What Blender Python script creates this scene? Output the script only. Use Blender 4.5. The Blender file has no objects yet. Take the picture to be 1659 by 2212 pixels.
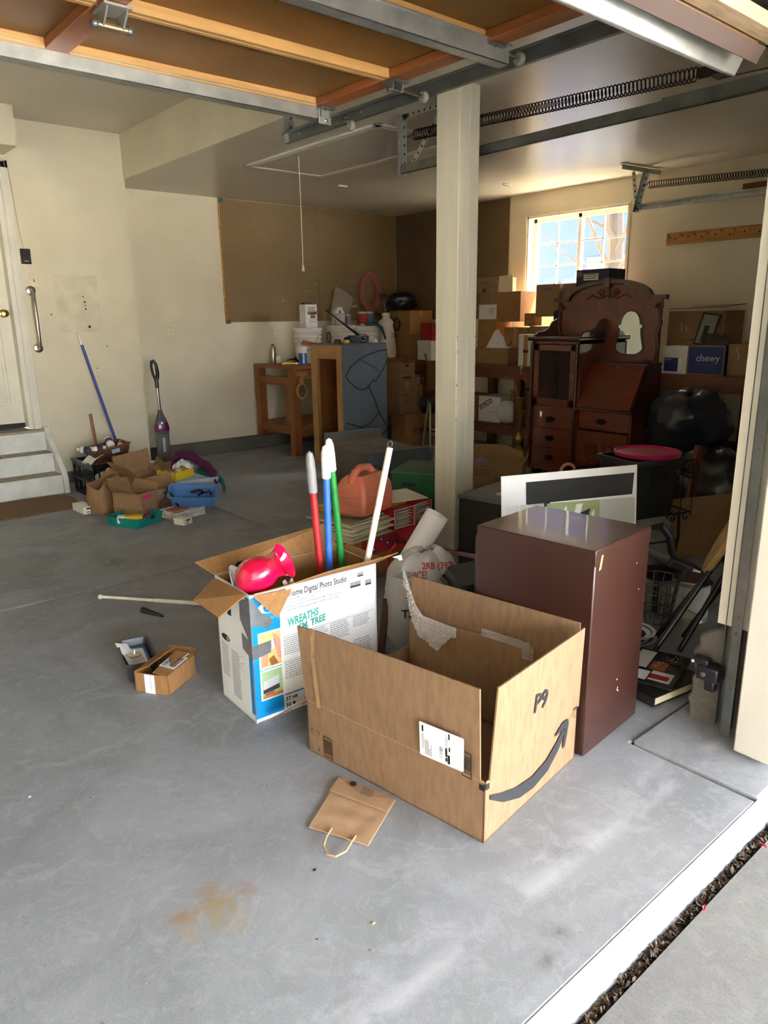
import bpy, math, random
from mathutils import Matrix, Vector, noise
PI = math.pi
sc = bpy.context.scene
C = sc.collection
# ------------------------------------------------------------------ camera, world, sun, exposure
cam = bpy.data.objects.new('camera', bpy.data.cameras.new('camera')); C.objects.link(cam)
cam.data.sensor_fit = 'HORIZONTAL'; cam.data.sensor_width = 36.0
cam.data.lens = 36.0 * 1575.0 / 1659.0
cam.data.clip_start = 0.02; cam.data.clip_end = 200
right = Vector((0.759183, -0.650756, -0.012555)); down = Vector((-0.175963, -0.186634, -0.966543)); fwd = Vector((0.626641, 0.735992, -0.256198))
cam.matrix_world = Matrix.Translation((0, 0, 1.4)) @ Matrix((right, -down, -fwd)).transposed().to_4x4()
sc.camera = cam
sc.view_settings.view_transform = 'Standard'; sc.view_settings.look = 'None'
sc.view_settings.gamma = 1.0; sc.view_settings.use_curve_mapping = False
sc.view_settings.exposure = 3.48
w = bpy.data.worlds.new('sky'); sc.world = w; w.use_nodes = True
nt = w.node_tree; nt.nodes.clear()
sky = nt.nodes.new('ShaderNodeTexSky'); sky.sky_type = 'NISHITA'; sky.sun_disc = False
sky.sun_elevation = math.radians(64); sky.sun_rotation = math.radians(95); sky.dust_density = 3.0; sky.ozone_density = 1.0
hs = nt.nodes.new('ShaderNodeHueSaturation'); hs.inputs['Saturation'].default_value = 0.3
bg = nt.nodes.new('ShaderNodeBackground'); bg.inputs['Strength'].default_value = 0.6
wo = nt.nodes.new('ShaderNodeOutputWorld')
nt.links.new(sky.outputs[0], hs.inputs['Color']); nt.links.new(hs.outputs[0], bg.inputs[0]); nt.links.new(bg.outputs[0], wo.inputs[0])
sd = bpy.data.lights.new('sun', 'SUN'); sd.energy = 14.0; sd.angle = 0.01; sd.color = (1.0, 0.97, 0.93)
sun = bpy.data.objects.new('sun', sd); C.objects.link(sun)
sun.rotation_euler = Vector((0.41, -0.07, 0.91)).to_track_quat('Z', 'Y').to_euler()

# ------------------------------------------------------------------ materials
MATS = {}
def mat(name, col=(.5, .5, .5), rough=.5, metal=0, spec=.5, var=.06, scale=8, bump=0, bscale=60, kind='noise', trans=0, alpha=1, coat=0, stretch=(1, 1, 1), col2=None):
    """procedural material: base colour broken up by noise (or wave grain), optional bump"""
    if name in MATS: return MATS[name]
    m = bpy.data.materials.new(name); m.use_nodes = True; MATS[name] = m
    n = m.node_tree.nodes; L = m.node_tree.links; b = n['Principled BSDF']
    b.inputs['Roughness'].default_value = rough; b.inputs['Metallic'].default_value = metal
    b.inputs['Specular IOR Level'].default_value = spec
    b.inputs['Transmission Weight'].default_value = trans; b.inputs['Alpha'].default_value = alpha
    b.inputs['Coat Weight'].default_value = coat
    tc = n.new('ShaderNodeTexCoord'); mp = n.new('ShaderNodeMapping'); mp.inputs['Scale'].default_value = stretch
    L.new(tc.outputs['Object'], mp.inputs[0])
    if kind == 'wood':
        t = n.new('ShaderNodeTexNoise'); t.inputs['Scale'].default_value = scale; t.inputs['Detail'].default_value = 6; t.inputs['Distortion'].default_value = .6
    else:
        t = n.new('ShaderNodeTexNoise'); t.inputs['Scale'].default_value = scale; t.inputs['Detail'].default_value = 5
    L.new(mp.outputs[0], t.inputs['Vector'])
    r = n.new('ShaderNodeValToRGB')
    c2 = col2 or tuple(max(0, c * (1 - 2.2 * var)) for c in col)
    c1 = tuple(min(1, c * (1 + 1.2 * var)) for c in col)
    r.color_ramp.elements[0].position = .3; r.color_ramp.elements[1].position = .7
    r.color_ramp.elements[0].color = (*c2, 1); r.color_ramp.elements[1].color = (*c1, 1)
    L.new(t.outputs['Fac'], r.inputs[0]); L.new(r.outputs[0], b.inputs['Base Color'])
    if bump:
        t2 = n.new('ShaderNodeTexNoise'); t2.inputs['Scale'].default_value = bscale; t2.inputs['Detail'].default_value = 4
        L.new(mp.outputs[0], t2.inputs['Vector'])
        bp = n.new('ShaderNodeBump'); bp.inputs['Strength'].default_value = bump; bp.inputs['Distance'].default_value = .01
        L.new(t2.outputs['Fac'], bp.inputs['Height']); L.new(bp.outputs[0], b.inputs['Normal'])
    return m
def srgb(r, g, b):
    f = lambda c: ((c / 255 + .055) / 1.055) ** 2.4 if c > 10 else c / 255 / 12.92
    return (f(r), f(g), f(b))
def ink(name, r=128, g=128, b=128, rough=.6): return MATS.get(name) or mat(name, srgb(r, g, b), rough, var=.02)
def wood(name, r, g, b, stretch=(14, 1.2, 14), rough=.5, var=.16, coat=0): return mat(name, srgb(r, g, b), rough, kind='wood', var=var, scale=2.2, stretch=stretch, coat=coat, bump=.06, bscale=8)

# ------------------------------------------------------------------ mesh helpers
def V(*a): return Vector(a)
class MB:
    def __init__(s): s.v = []; s.f = []
    def add(s, vs, fs):
        o = len(s.v); s.v += [tuple(p) for p in vs]; s.f += [tuple(i + o for i in q) for q in fs]; return s
    def bx(s, x0, x1, y0, y1, z0, z1):
        return s.add([(x0, y0, z0), (x1, y0, z0), (x1, y1, z0), (x0, y1, z0), (x0, y0, z1), (x1, y0, z1), (x1, y1, z1), (x0, y1, z1)],
                     [(0, 3, 2, 1), (4, 5, 6, 7), (0, 1, 5, 4), (1, 2, 6, 5), (2, 3, 7, 6), (3, 0, 4, 7)])
    def box(s, c, d, R=None):
        m = MB().bx(-d[0] / 2, d[0] / 2, -d[1] / 2, d[1] / 2, -d[2] / 2, d[2] / 2)
        R = R or Matrix.Identity(3); c = Vector(c)
        return s.add([R @ Vector(p) + c for p in m.v], m.f)
    def bar(s, a, b, w, h, up=(0, 0, 1)):
        "rectangular bar from a to b, w across, h along up"
        a = Vector(a); b = Vector(b); d = (b - a).normalized(); x = d.cross(Vector(up)).normalized(); u = x.cross(d)
        o = [(-.5, -.5), (.5, -.5), (.5, .5), (-.5, .5)]
        vs = [a + x * w * i + u * h * j for i, j in o] + [b + x * w * i + u * h * j for i, j in o]
        return s.add(vs, [(0, 1, 2, 3), (7, 6, 5, 4), (0, 4, 5, 1), (1, 5, 6, 2), (2, 6, 7, 3), (3, 7, 4, 0)])
    def tube(s, pts, r, n=8, cap=True, closed=False):
        pts = [Vector(p) for p in pts]; k = len(pts); rs = r if isinstance(r, (list, tuple)) else [r] * k
        up = None; vs = []
        for i, p in enumerate(pts):
            a = pts[i - 1] if (i or closed) else p; b = pts[(i + 1) % k] if (i < k - 1 or closed) else p
            t = (b - a).normalized()
            if up is None: up = t.orthogonal().normalized()
            x = (up - t * up.dot(t))
            x = x.normalized() if x.length > 1e-6 else t.orthogonal().normalized()
            up = x; y = t.cross(x)
            vs += [p + (x * math.cos(2 * PI * j / n) + y * math.sin(2 * PI * j / n)) * rs[i] for j in range(n)]
        fs = []
        for i in range(k if closed else k - 1):
            q = (i + 1) % k
            fs += [(i * n + j, i * n + (j + 1) % n, q * n + (j + 1) % n, q * n + j) for j in range(n)]
        if cap and not closed: fs += [tuple(range(n))[::-1], tuple((k - 1) * n + j for j in range(n))]
        return s.add(vs, fs)
    def lathe(s, prof, n=24, c=(0, 0, 0), R=None, sx=1, sy=1, a0=0, a1=2 * PI):
        c = Vector(c); R = R or Matrix.Identity(3); full = abs(a1 - a0 - 2 * PI) < 1e-6; m = n if full else n + 1
        vs = [R @ Vector((r * math.cos(a0 + (a1 - a0) * j / n) * sx, r * math.sin(a0 + (a1 - a0) * j / n) * sy, z)) + c for r, z in prof for j in range(m)]
        fs = []
        for i in range(len(prof) - 1):
            for j in range(n):
                k = (j + 1) % m
                fs.append((i * m + j, i * m + k, (i + 1) * m + k, (i + 1) * m + j))
        return s.add(vs, fs)
    def cyl(s, a, b, r, n=16): return s.tube([a, b], r, n)
    def prism(s, poly, O, U, W, N, t0, t1):
        "2-D polygon (u,w) on plane O,U,W extruded along N from t0 to t1"
        O, U, W, N = map(Vector, (O, U, W, N)); k = len(poly)
        vs = [O + U * u + W * q + N * t for t in (t0, t1) for u, q in poly]
        return s.add(vs, [tuple(range(k))[::-1], tuple(range(k, 2 * k))] + [(i, (i + 1) % k, k + (i + 1) % k, k + i) for i in range(k)])
    def sheet(s, a, b, c, d, t=.004):
        "thick quad"
        p = [Vector(q) for q in (a, b, c, d)]; n = (p[1] - p[0]).cross(p[3] - p[0]).normalized() * t
        return s.add(p + [q + n for q in p], [(3, 2, 1, 0), (4, 5, 6, 7), (0, 1, 5, 4), (1, 2, 6, 5), (2, 3, 7, 6), (3, 0, 4, 7)])
    def ell(s, c, r, n=16, m=10, R=None):
        r = r if isinstance(r, (tuple, list)) else (r, r, r)
        return s.lathe([(max(1e-5, math.cos(-PI / 2 + PI * i / m)), math.sin(-PI / 2 + PI * i / m) * 1) for i in range(m + 1)], n, (0, 0, 0)).scale_last((m + 1) * n, r, c, R)
    def scale_last(s, k, r, c, R=None):
        R = R or Matrix.Identity(3); c = Vector(c)
        for i in range(len(s.v) - k, len(s.v)):
            p = s.v[i]; s.v[i] = tuple(R @ Vector((p[0] * r[0], p[1] * r[1], p[2] * r[2])) + c)
        return s
    def grid(s, fn, nu, nv, t=0):
        "surface fn(u,v) u,v in 0..1; thickness t"
        P = [[Vector(fn(i / nu, j / nv)) for j in range(nv + 1)] for i in range(nu + 1)]
        vs = [p for r in P for p in r]; w = nv + 1
        fs = [(i * w + j, (i + 1) * w + j, (i + 1) * w + j + 1, i * w + j + 1) for i in range(nu) for j in range(nv)]
        if t:
            k = len(vs); nn = []
            for i in range(nu + 1):
                for j in range(nv + 1):
                    a = P[min(i + 1, nu)][j] - P[max(i - 1, 0)][j]; b = P[i][min(j + 1, nv)] - P[i][max(j - 1, 0)]
                    q = a.cross(b); nn.append(q.normalized() * t if q.length > 1e-9 else Vector((0, 0, t)))
            vs += [p + q for p, q in zip(vs, nn)]
            fs = [q[::-1] for q in fs] + [tuple(i + k for i in q) for q in fs]
            rim = [i * w for i in range(nu + 1)] + [nu * w + j for j in range(1, w)] + [i * w + nv for i in range(nu - 1, -1, -1)] + [j for j in range(nv - 1, 0, -1)]
            fs += [(rim[i], rim[(i + 1) % len(rim)], rim[(i + 1) % len(rim)] + k, rim[i] + k) for i in range(len(rim))]
        return s.add(vs, fs)
    def helix(s, a, b, R, r, turns, n=10, m=4):
        a = Vector(a); b = Vector(b); d = b - a; t = d.normalized(); x = t.orthogonal().normalized(); y = t.cross(x); k = int(turns * n)
        return s.tube([a + d * (i / k) + (x * math.cos(2 * PI * i / n) + y * math.sin(2 * PI * i / n)) * R for i in range(k + 1)], r, m)
    def obj(s, name, m, parent=None, bevel=0, smooth=True, angle=35):
        me = bpy.data.meshes.new(name); me.from_pydata(s.v, [], s.f); me.update()
        o = bpy.data.objects.new(name, me); C.objects.link(o)
        for q in (m if isinstance(m, (list, tuple)) else [m]): me.materials.append(q)
        if smooth:
            me.shade_smooth(); me.set_sharp_from_angle(angle=math.radians(angle))
        if parent is not None: o.parent = parent
        if bevel:
            bv = o.modifiers.new('bevel', 'BEVEL'); bv.width = bevel; bv.segments = 2; bv.limit_method = 'ANGLE'
        return o
def tag(o, label, cat, group=None, kind=None):
    o['label'] = label; o['category'] = cat
    if group: o['group'] = group
    if kind: o['kind'] = kind
    return o
def thing(name, label, cat, loc=(0, 0, 0), rz=0, group=None, rot=None):
    o = bpy.data.objects.new(name, None); C.objects.link(o); o.location = loc; o.rotation_euler = rot or (0, 0, rz)
    o.empty_display_size = .05
    return tag(o, label, cat, group)
def struct(o): o['kind'] = 'structure'; return o
def rotz(a): return Matrix.Rotation(a, 3, 'Z')
def rotx(a): return Matrix.Rotation(a, 3, 'X')
def roty(a): return Matrix.Rotation(a, 3, 'Y')
TXT = {}
class Face:
    "a flat face with origin O and unit axes U (right), W (up) seen from outside: print goes on it"
    def __init__(s, O, U, W, off=.0008):
        s.U = Vector(U).normalized(); s.W = Vector(W).normalized(); s.N = s.U.cross(s.W).normalized(); s.O = Vector(O) + s.N * off
    def p(s, u, w, t=0): return s.O + s.U * u + s.W * w + s.N * t
    def rect(s, m, u0, w0, u1, w1, t=0): return m.add([s.p(u0, w0, t), s.p(u1, w0, t), s.p(u1, w1, t), s.p(u0, w1, t)], [(0, 1, 2, 3)])
    def poly(s, m, pts, t=0): return m.add([s.p(u, q, t) for u, q in pts], [tuple(range(len(pts)))])
    def line(s, m, pts, wd, t=0):
        for a, b in zip(pts, pts[1:]):
            a = Vector(a); b = Vector(b); d = (b - a)
            if d.length < 1e-6: continue
            n = Vector((-d.y, d.x)).normalized() * wd / 2; e = d.normalized() * wd * .3
            s.poly(m, [a - n - e, b - n + e, b + n + e, a + n - e], t)
        return m
    def text(s, body, u, w, size, m, parent, ang=0, sx=1, shear=0, name='lettering', align='LEFT', t=0, bold=0, width=None):
        cu = bpy.data.curves.new('txt', 'FONT'); cu.body = body; cu.size = size; cu.align_x = align; cu.resolution_u = 2; cu.shear = shear; cu.offset = bold
        tmp = bpy.data.objects.new('txt', cu); me = bpy.data.meshes.new_from_object(tmp); bpy.data.objects.remove(tmp); bpy.data.curves.remove(cu)
        ca, sa = math.cos(ang), math.sin(ang)
        if width: sx = width / max(1e-6, max(q.co.x for q in me.vertices))
        for q in me.vertices:
            x = q.co.x * sx; y = q.co.y; q.co = s.p(u + x * ca - y * sa, w + x * sa + y * ca, t)
        me.name = name; o = bpy.data.objects.new(name, me); C.objects.link(o); me.materials.append(m); o.parent = parent
        return o
    def lines(s, m, u0, w0, u1, w1, n, rnd, h=.45, t=0, ragged=.15):
        "n lines of unreadable small print as short word bars from top w1 to bottom w0"
        for i in range(n):
            y1 = w1 - (w1 - w0) * i / n; y0 = y1 - (w1 - w0) / n * h; x = u0; end = u1 - rnd.random() * (u1 - u0) * ragged
            while x < end:
                l = (u1 - u0) * rnd.uniform(.05, .16); s.rect(m, x, y0, min(x + l, end), y1, t); x += l + (u1 - u0) * .022
        return m
rnd = random.Random(7)

# ------------------------------------------------------------------ structure materials
def concrete(name, base, stains=(), band=None, dark=.62, bumps=.25):
    m = bpy.data.materials.new(name); m.use_nodes = True; n = m.node_tree.nodes; L = m.node_tree.links; b = n['Principled BSDF']
    b.inputs['Roughness'].default_value = .72; b.inputs['Specular IOR Level'].default_value = .35
    tc = n.new('ShaderNodeTexCoord'); P = tc.outputs['Object']
    def noise_(sc_, det=6, dis=0, rough=.55):
        t = n.new('ShaderNodeTexNoise'); t.inputs['Scale'].default_value = sc_; t.inputs['Detail'].default_value = det; t.inputs['Distortion'].default_value = dis; t.inputs['Roughness'].default_value = rough
        L.new(P, t.inputs['Vector']); return t.outputs['Fac']
    def ramp(f, a, b_, c0, c1):
        r = n.new('ShaderNodeValToRGB'); r.color_ramp.elements[0].position = a; r.color_ramp.elements[1].position = b_
        r.color_ramp.elements[0].color = (*c0, 1); r.color_ramp.elements[1].color = (*c1, 1); L.new(f, r.inputs[0]); return r.outputs[0]
    def mix(fac, a, b_, mode='MIX'):
        x = n.new('ShaderNodeMix'); x.data_type = 'RGBA'; x.blend_type = mode
        if isinstance(fac, float): x.inputs[0].default_value = fac
        else: L.new(fac, x.inputs[0])
        for s_, v in ((6, a), (7, b_)):
            if isinstance(v, tuple): x.inputs[s_].default_value = (*v, 1)
            else: L.new(v, x.inputs[s_])
        return x.outputs[2]
    d = tuple(c * dark for c in base)
    col = ramp(noise_(1.7, 8, 1.2, .6), .38, .60, d, base)
    col = mix(ramp(noise_(5.5, 9, 1.6, .65), .54, .66, (0, 0, 0), (.55, .55, .55)), col, tuple(min(1, c * 1.35) for c in base))
    col = mix(ramp(noise_(3.1, 7, 2.2, .6), .57, .64, (0, 0, 0), (.4, .4, .4)), col, tuple(c * .66 for c in base))
    col = mix(ramp(noise_(13, 9, 2.5, .7), .52, .60, (0, 0, 0), (.38, .38, .38)), col, tuple(min(1, c * 1.28) for c in base))
    col = mix(ramp(noise_(9, 9, 3, .7), .55, .62, (0, 0, 0), (.3, .3, .3)), col, tuple(c * .7 for c in base))
    col = mix(.4, col, ramp(noise_(260, 3), .3, .7, tuple(c * .7 for c in base), tuple(min(1, c * 1.25) for c in base)))
    col = mix(ramp(noise_(42, 2), .70, .74, (0, 0, 0), (.35, .35, .35)), col, tuple(c * .45 for c in base))
    def dist(p):
        v = n.new('ShaderNodeVectorMath'); v.operation = 'DISTANCE'; L.new(P, v.inputs[0]); v.inputs[1].default_value = p; return v.outputs['Value']
    for p, r0, c in stains:
        mr = n.new('ShaderNodeMapRange'); mr.inputs[1].default_value = r0; mr.inputs[2].default_value = r0 * .2; L.new(dist(p), mr.inputs[0])
        mu = n.new('ShaderNodeMath'); mu.operation = 'MULTIPLY'; mr2 = n.new('ShaderNodeMapRange'); mr2.inputs[1].default_value = .35; mr2.inputs[2].default_value = .62; mr2.inputs[4].default_value = .6
        L.new(noise_(22, 4), mr2.inputs[0]); L.new(mr.outputs[0], mu.inputs[0]); L.new(mr2.outputs[0], mu.inputs[1])
        col = mix(mu.outputs[0], col, c)
    if band:   # pale mineral bloom where the door seal sits, along y
        sx = n.new('ShaderNodeSeparateXYZ'); L.new(P, sx.inputs[0])
        for y0, wd, am in band:
            s1 = n.new('ShaderNodeMath'); s1.operation = 'SUBTRACT'; L.new(sx.outputs[1], s1.inputs[0]); s1.inputs[1].default_value = y0
            s2 = n.new('ShaderNodeMath'); s2.operation = 'ABSOLUTE'; L.new(s1.outputs[0], s2.inputs[0])
            mr = n.new('ShaderNodeMapRange'); mr.inputs[1].default_value = wd; mr.inputs[2].default_value = 0; mr.inputs[4].default_value = am; L.new(s2.outputs[0], mr.inputs[0])
            mu = n.new('ShaderNodeMath'); mu.operation = 'MULTIPLY'; L.new(mr.outputs[0], mu.inputs[0])
            mr2 = n.new('ShaderNodeMapRange'); mr2.inputs[1].default_value = .38; mr2.inputs[2].default_value = .6; L.new(noise_(6, 6, 1), mr2.inputs[0]); L.new(mr2.outputs[0], mu.inputs[1])
            col = mix(mu.outputs[0], col, tuple(min(1, c * 1.9) for c in base))
    L.new(col, b.inputs['Base Color'])
    bp = n.new('ShaderNodeBump'); bp.inputs['Strength'].default_value = bumps; bp.inputs['Distance'].default_value = .004
    L.new(noise_(90, 5), bp.inputs['Height']); L.new(bp.outputs[0], b.inputs['Normal'])
    return m
RUST = srgb(150, 105, 60)
M_floor = concrete('floor_concrete', srgb(150, 154, 159), stains=[((0.719, 1.416, 0.000), .05, RUST), ((0.645, 1.460, 0.000), .06, RUST), ((0.665, 1.413, 0.000), .06, srgb(150,128,80)), ((0.653, 1.356, 0.000), .07, srgb(150,128,80)), ((0.628, 1.415, 0.000), .06, srgb(150,128,80)), ((0.563, 1.444, 0.000), .05, RUST), ((0.555, 1.378, 0.000), .05, srgb(160,140,95)),
    ((1.211, 0.818, 0.000), .05, srgb(90,88,82)), ((1.130, 0.771, 0.000), .05, srgb(90,88,82)), ((1.452, 4.250, 0.000), .12, srgb(80,78,72)), ((1.050, 4.235, 0.000), .2, srgb(110,106,98))], band=[(.93, .04, .42), (1.0, .1, .22), (.745, .03, .12)])
M_drive = concrete('driveway_concrete', srgb(128, 129, 129), dark=.88)
M_curb = concrete('curb_concrete', srgb(112, 108, 98), dark=.5, bumps=1.0)
M_wall = mat('wall_paint', srgb(224, 215, 190), .62, spec=.3, var=.035, scale=2.5, bump=.12, bscale=180)
M_ceil = mat('ceiling_paint', srgb(204, 196, 176), .32, spec=.5, var=.05, scale=1.2, bump=.05, bscale=7)
M_trimw = mat('white_trim', srgb(226, 222, 208), .45, var=.04, scale=5)
M_ext = mat('exterior_trim', srgb(206, 201, 187), .5, var=.05, scale=9, bump=.15, bscale=25, stretch=(1, 1, .2))
M_dark = mat('dark_gap', (.02, .018, .015), .9)
M_peg = mat('hardboard', srgb(104, 86, 58), .6, var=.08, scale=3)
M_step = mat('step_paint', srgb(216, 216, 208), .55, var=.07, scale=9, bump=.1, bscale=40)
M_tread = mat('tread_worn', srgb(160, 150, 128), .6, var=.12, scale=9)

# ------------------------------------------------------------------ floor, drive, curb
fl = struct(MB().bx(-3.0, 6.41, .70, 7.30, -.30, -.012).obj('floor', M_dark))
for pl in ([(-2.99, .715), (2.045, .715), (2.045, 1.134), (2.565, 1.134), (2.565, 3.855), (-2.99, 3.855)], [(-2.99, 3.867), (2.565, 3.867), (2.565, 7.29), (-2.99, 7.29)],
           [(2.577, 1.14), (6.40, 1.14), (6.40, 3.855), (2.577, 3.855)], [(2.577, 3.867), (6.40, 3.867), (6.40, 7.29), (2.577, 7.29)], [(2.057, .715), (6.40, .715), (6.40, 1.126), (2.057, 1.126)]):
    MB().prism(pl, (0, 0, 0), (1, 0, 0), (0, 1, 0), (0, 0, 1), -.1, .008 if pl[0][0] == 2.057 else 0).obj('slab', M_floor, fl, bevel=.006)
lip = MB().prism([(.715, 0), (.70, -.004), (.668, -.028), (.668, -.1), (.715, -.1)], (-2.99, 0, 0), (0, 1, 0), (0, 0, 1), (1, 0, 0), 0, 9.4)
lip.obj('slab_edge', M_floor, fl)
dr = struct(MB().bx(-9, 12, -2.6, .635, -.2, -.032).obj('ground', M_drive))
struct(MB().bx(-14, 16, -16, -2.61, -.2, -.034).obj('street', mat('pale_concrete', srgb(184, 180, 172), .8)))
struct(MB().bx(-30, 40, -60, 60, -.5, -.21).obj('terrain', mat('soil', srgb(170, 160, 140), .9)))
# leaf litter in the joint between slab and drive
m = MB(); r = random.Random(3)
for i in range(2600):
    x = r.uniform(.75, 3.0); y = r.uniform(.64, .665); z = -.05 + r.random() * .02; a = r.random() * PI; l = r.uniform(.003, .011); wd = l * r.uniform(.2, .6)
    ca, sa = math.cos(a) * l, math.sin(a) * l; cb, sb = -math.sin(a) * wd, math.cos(a) * wd; t = r.uniform(-.006, .006)
    m.add([(x - ca, y - sa, z), (x + cb, y + sb, z + .003), (x + ca, y + sa, z + t), (x - cb, y - sb, z)], [(0, 1, 2, 3)])
lit = m.obj('leaf_litter', mat('litter', srgb(96, 78, 62), .9, var=.4, scale=60, col2=srgb(40, 34, 30)), smooth=False)
tag(lit, 'dry leaf litter packed in the joint between garage slab and driveway', 'litter', kind='stuff')
MB().bx(-2.9, 4, .63, .67, -.12, -.048).obj('joint_dirt', mat('joint_soil', srgb(60, 52, 44), .95, var=.3, scale=80), fl)
cb = struct(MB().bx(2.81, 6.40, 7.17, 7.26, 0, .14).obj('curb', M_curb, bevel=.01))
struct(MB().bx(-2.95, 2.81, 6.76, 6.80, 0, .10).obj('curb', M_curb, bevel=.01))

# ------------------------------------------------------------------ walls and ceilings
DX0, DX1, DZ0, DZ1 = .90, 1.79, .512, 2.60
wl = struct(MB().bx(-3.0, DX0, 6.775, 7.24, .1, 2.98).bx(DX1, 2.81, 6.775, 7.24, .1, 2.98).bx(DX0, DX1, 6.775, 7.24, DZ1, 2.98).bx(DX0, DX1, 6.775, 7.24, .1, DZ0 - .03).obj('wall_left', M_wall, smooth=False))
struct(MB().bx(2.81, 6.55, 7.24, 7.34, -.25, 2.64).obj('wall_back', M_wall, smooth=False))
WY0, WY1, WZ0, WZ1 = 3.98, 5.165, 1.50, 2.40
struct(MB().bx(6.406, 6.52, .8, WY0, -.25, 2.64).bx(6.406, 6.52, WY1, 7.3, -.25, 2.64).bx(6.406, 6.52, WY0, WY1, -.25, WZ0).bx(6.406, 6.52, WY0, WY1, WZ1, 2.64).obj('wall_right', M_wall, smooth=False))
struct(MB().bx(2.82, 6.52, .8, 7.34, 2.625, 2.72).obj('ceiling', M_ceil, smooth=False))
struct(MB().bx(-3.1, 2.85, .8, 7.3, 2.98, 3.08).obj('ceiling', M_ceil, smooth=False))
struct(MB().bx(2.80, 2.823, .95, 7.25, 2.618, 2.985).obj('soffit', M_wall, smooth=False))
struct(MB().bx(-1.5, -1.38, .8, 7.3, 0, 3.0).obj('wall_far', M_wall, smooth=False))
struct(MB().bx(-1.38, 1.84, 6.39, 6.775, 2.70, 2.98).obj('bulkhead', M_wall, smooth=False))
# front wall: pier between the two door openings, header, outer parts; side wall and deep eaves added to block sky light
struct(MB().bx(2.32, 3.20, .84, 1.004, .40, 2.98).bx(-1.5, 6.52, .84, .99, 2.22, 3.1).bx(6.15, 6.52, .84, 1.0, 0, 3.0).bx(-1.5, -.58, .84, 1.0, 0, 3.0).obj('wall_front', M_trimw, smooth=False))
tr = struct(MB().bx(2.222, 2.40, .748, .868, .02, 2.30).obj('trim_1', M_ext, bevel=.006))
MB().bx(2.30, 2.44, .742, .86, .02, 2.3).obj('trim_board', M_ext, tr, bevel=.004)
struct(MB().bx(2.40, 3.3, .78, .85, -.02, 3.1).bx(6.1, 6.7, .78, .85, -.02, 3.1).bx(-3.3, -.55, .78, .85, -.02, 3.1).bx(-3.3, 6.7, .78, .85, 2.24, 3.1).obj('wall_outside', M_ext, smooth=False))
struct(MB().bx(-.6, 2.26, .72, .80, 2.16, 2.26).obj('trim_2', M_ext, bevel=.004))
struct(MB().bx(-1.45, -1.3, -3.9, .78, -.02, 2.6).obj('wall_light_block', M_ext, smooth=False))  # unseen wall added to hold back sky light from the left
rf = MB().prism([(-4.0, 2.45), (-3.98, 2.3), (-3.9, 2.45), (.8, 2.75), (3.6, 4.6), (8.2, 2.75), (8.2, 2.95), (3.6, 4.8), (-4.0, 2.75)], (-3.6, 0, 0), (0, 1, 0), (0, 0, 1), (1, 0, 0), 0, 10.5)  # eave stretched far over the drive to dim the sky light up front
struct(MB().bx(6.89, 12, -4.0, .75, 2.45, 2.75).obj('roof_light_block', M_ext, smooth=False))  # unseen slab added to block sky light from the right
struct(rf.obj('roof', mat('roof_shingle', srgb(96, 88, 80), .9), smooth=False))
# ragged concrete footing under the pier
fr = random.Random(11); poly = [(.80, -.02), (1.10, -.02)] + [(1.085 + fr.uniform(-.02, .016), z) for z in (.03, .05, .08, .10, .13, .16, .18, .21, .24, .26, .29, .31)] + [(1.07, .33), (1.035, .355), (1.0, .375), (.96, .392), (.80, .395)]
struct(MB().prism(poly, (2.345, 0, 0), (0, 1, 0), (0, 0, 1), (1, 0, 0), 0, .9).obj('footing', M_curb, bevel=.012))
struct(MB().bx(3.32, 6.16, .90, .95, .0, 2.25).obj('door_2', M_ext, smooth=False))

# ------------------------------------------------------------------ post
pst = thing('support_post', 'white painted square wooden post standing mid garage with chipped edges', 'post', (3.205, 3.09, 0), math.radians(4))
MB().bx(-.088, .088, -.083, .083, 0, 2.625).obj('shaft', mat('post_paint', srgb(224, 218, 198), .5, var=.06, scale=3, bump=.2, bscale=14, stretch=(3, 3, .3)), pst, bevel=.006)
MB().bx(.0, .006, -.0855, -.083, 0, 2.625).obj('corner_bead', M_trimw, pst)
m = MB(); r = random.Random(5)
for i in range(40):
    z = r.uniform(0.02, 1.3); u = r.choice([-.087, .087]) + r.uniform(-.006, .006); h = r.uniform(.004, .02); wd = r.uniform(.002, .007)
    m.bx(max(-.088, u - wd), min(.088, u + wd), -.0836, -.083, z, z + h)
m.obj('chipped_paint', mat('chip', srgb(160, 140, 110), .8), pst, smooth=False)['kind'] = 'stuff'

# ------------------------------------------------------------------ window in the right wall, with view
wn = struct(MB().bx(6.406, 6.52, WY0, WY0 + .02, WZ0, WZ1).bx(6.406, 6.52, WY1 - .02, WY1, WZ0, WZ1).bx(6.406, 6.52, WY0, WY1, WZ1 - .02, WZ1).bx(6.406, 6.52, WY0, WY1, WZ0, WZ0 + .02).obj('window_1', mat('window_reveal', srgb(230, 214, 170), .5, var=.08, scale=14)))
M_vin = mat('vinyl', srgb(235, 235, 228), .35)
YM = 4.56
m = MB()
for y0, y1, x0 in ((WY0 + .02, YM + .02, 6.470), (YM - .02, WY1 - .02, 6.495)):
    for a, b, c, d in ((y0, y0 + .04, WZ0 + .02, WZ1 - .02), (y1 - .04, y1, WZ0 + .02, WZ1 - .02), (y0, y1, WZ0 + .02, WZ0 + .06), (y0, y1, WZ1 - .06, WZ1 - .02)): m.bx(x0, x0 + .022, a, b, c, d)
m.obj('window_frame', M_vin, wn, bevel=.003)
M_glass = bpy.data.materials.new('window_glass'); M_glass.use_nodes = True
gn = M_glass.node_tree.nodes; gl = M_glass.node_tree.links; gn.clear()
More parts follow.
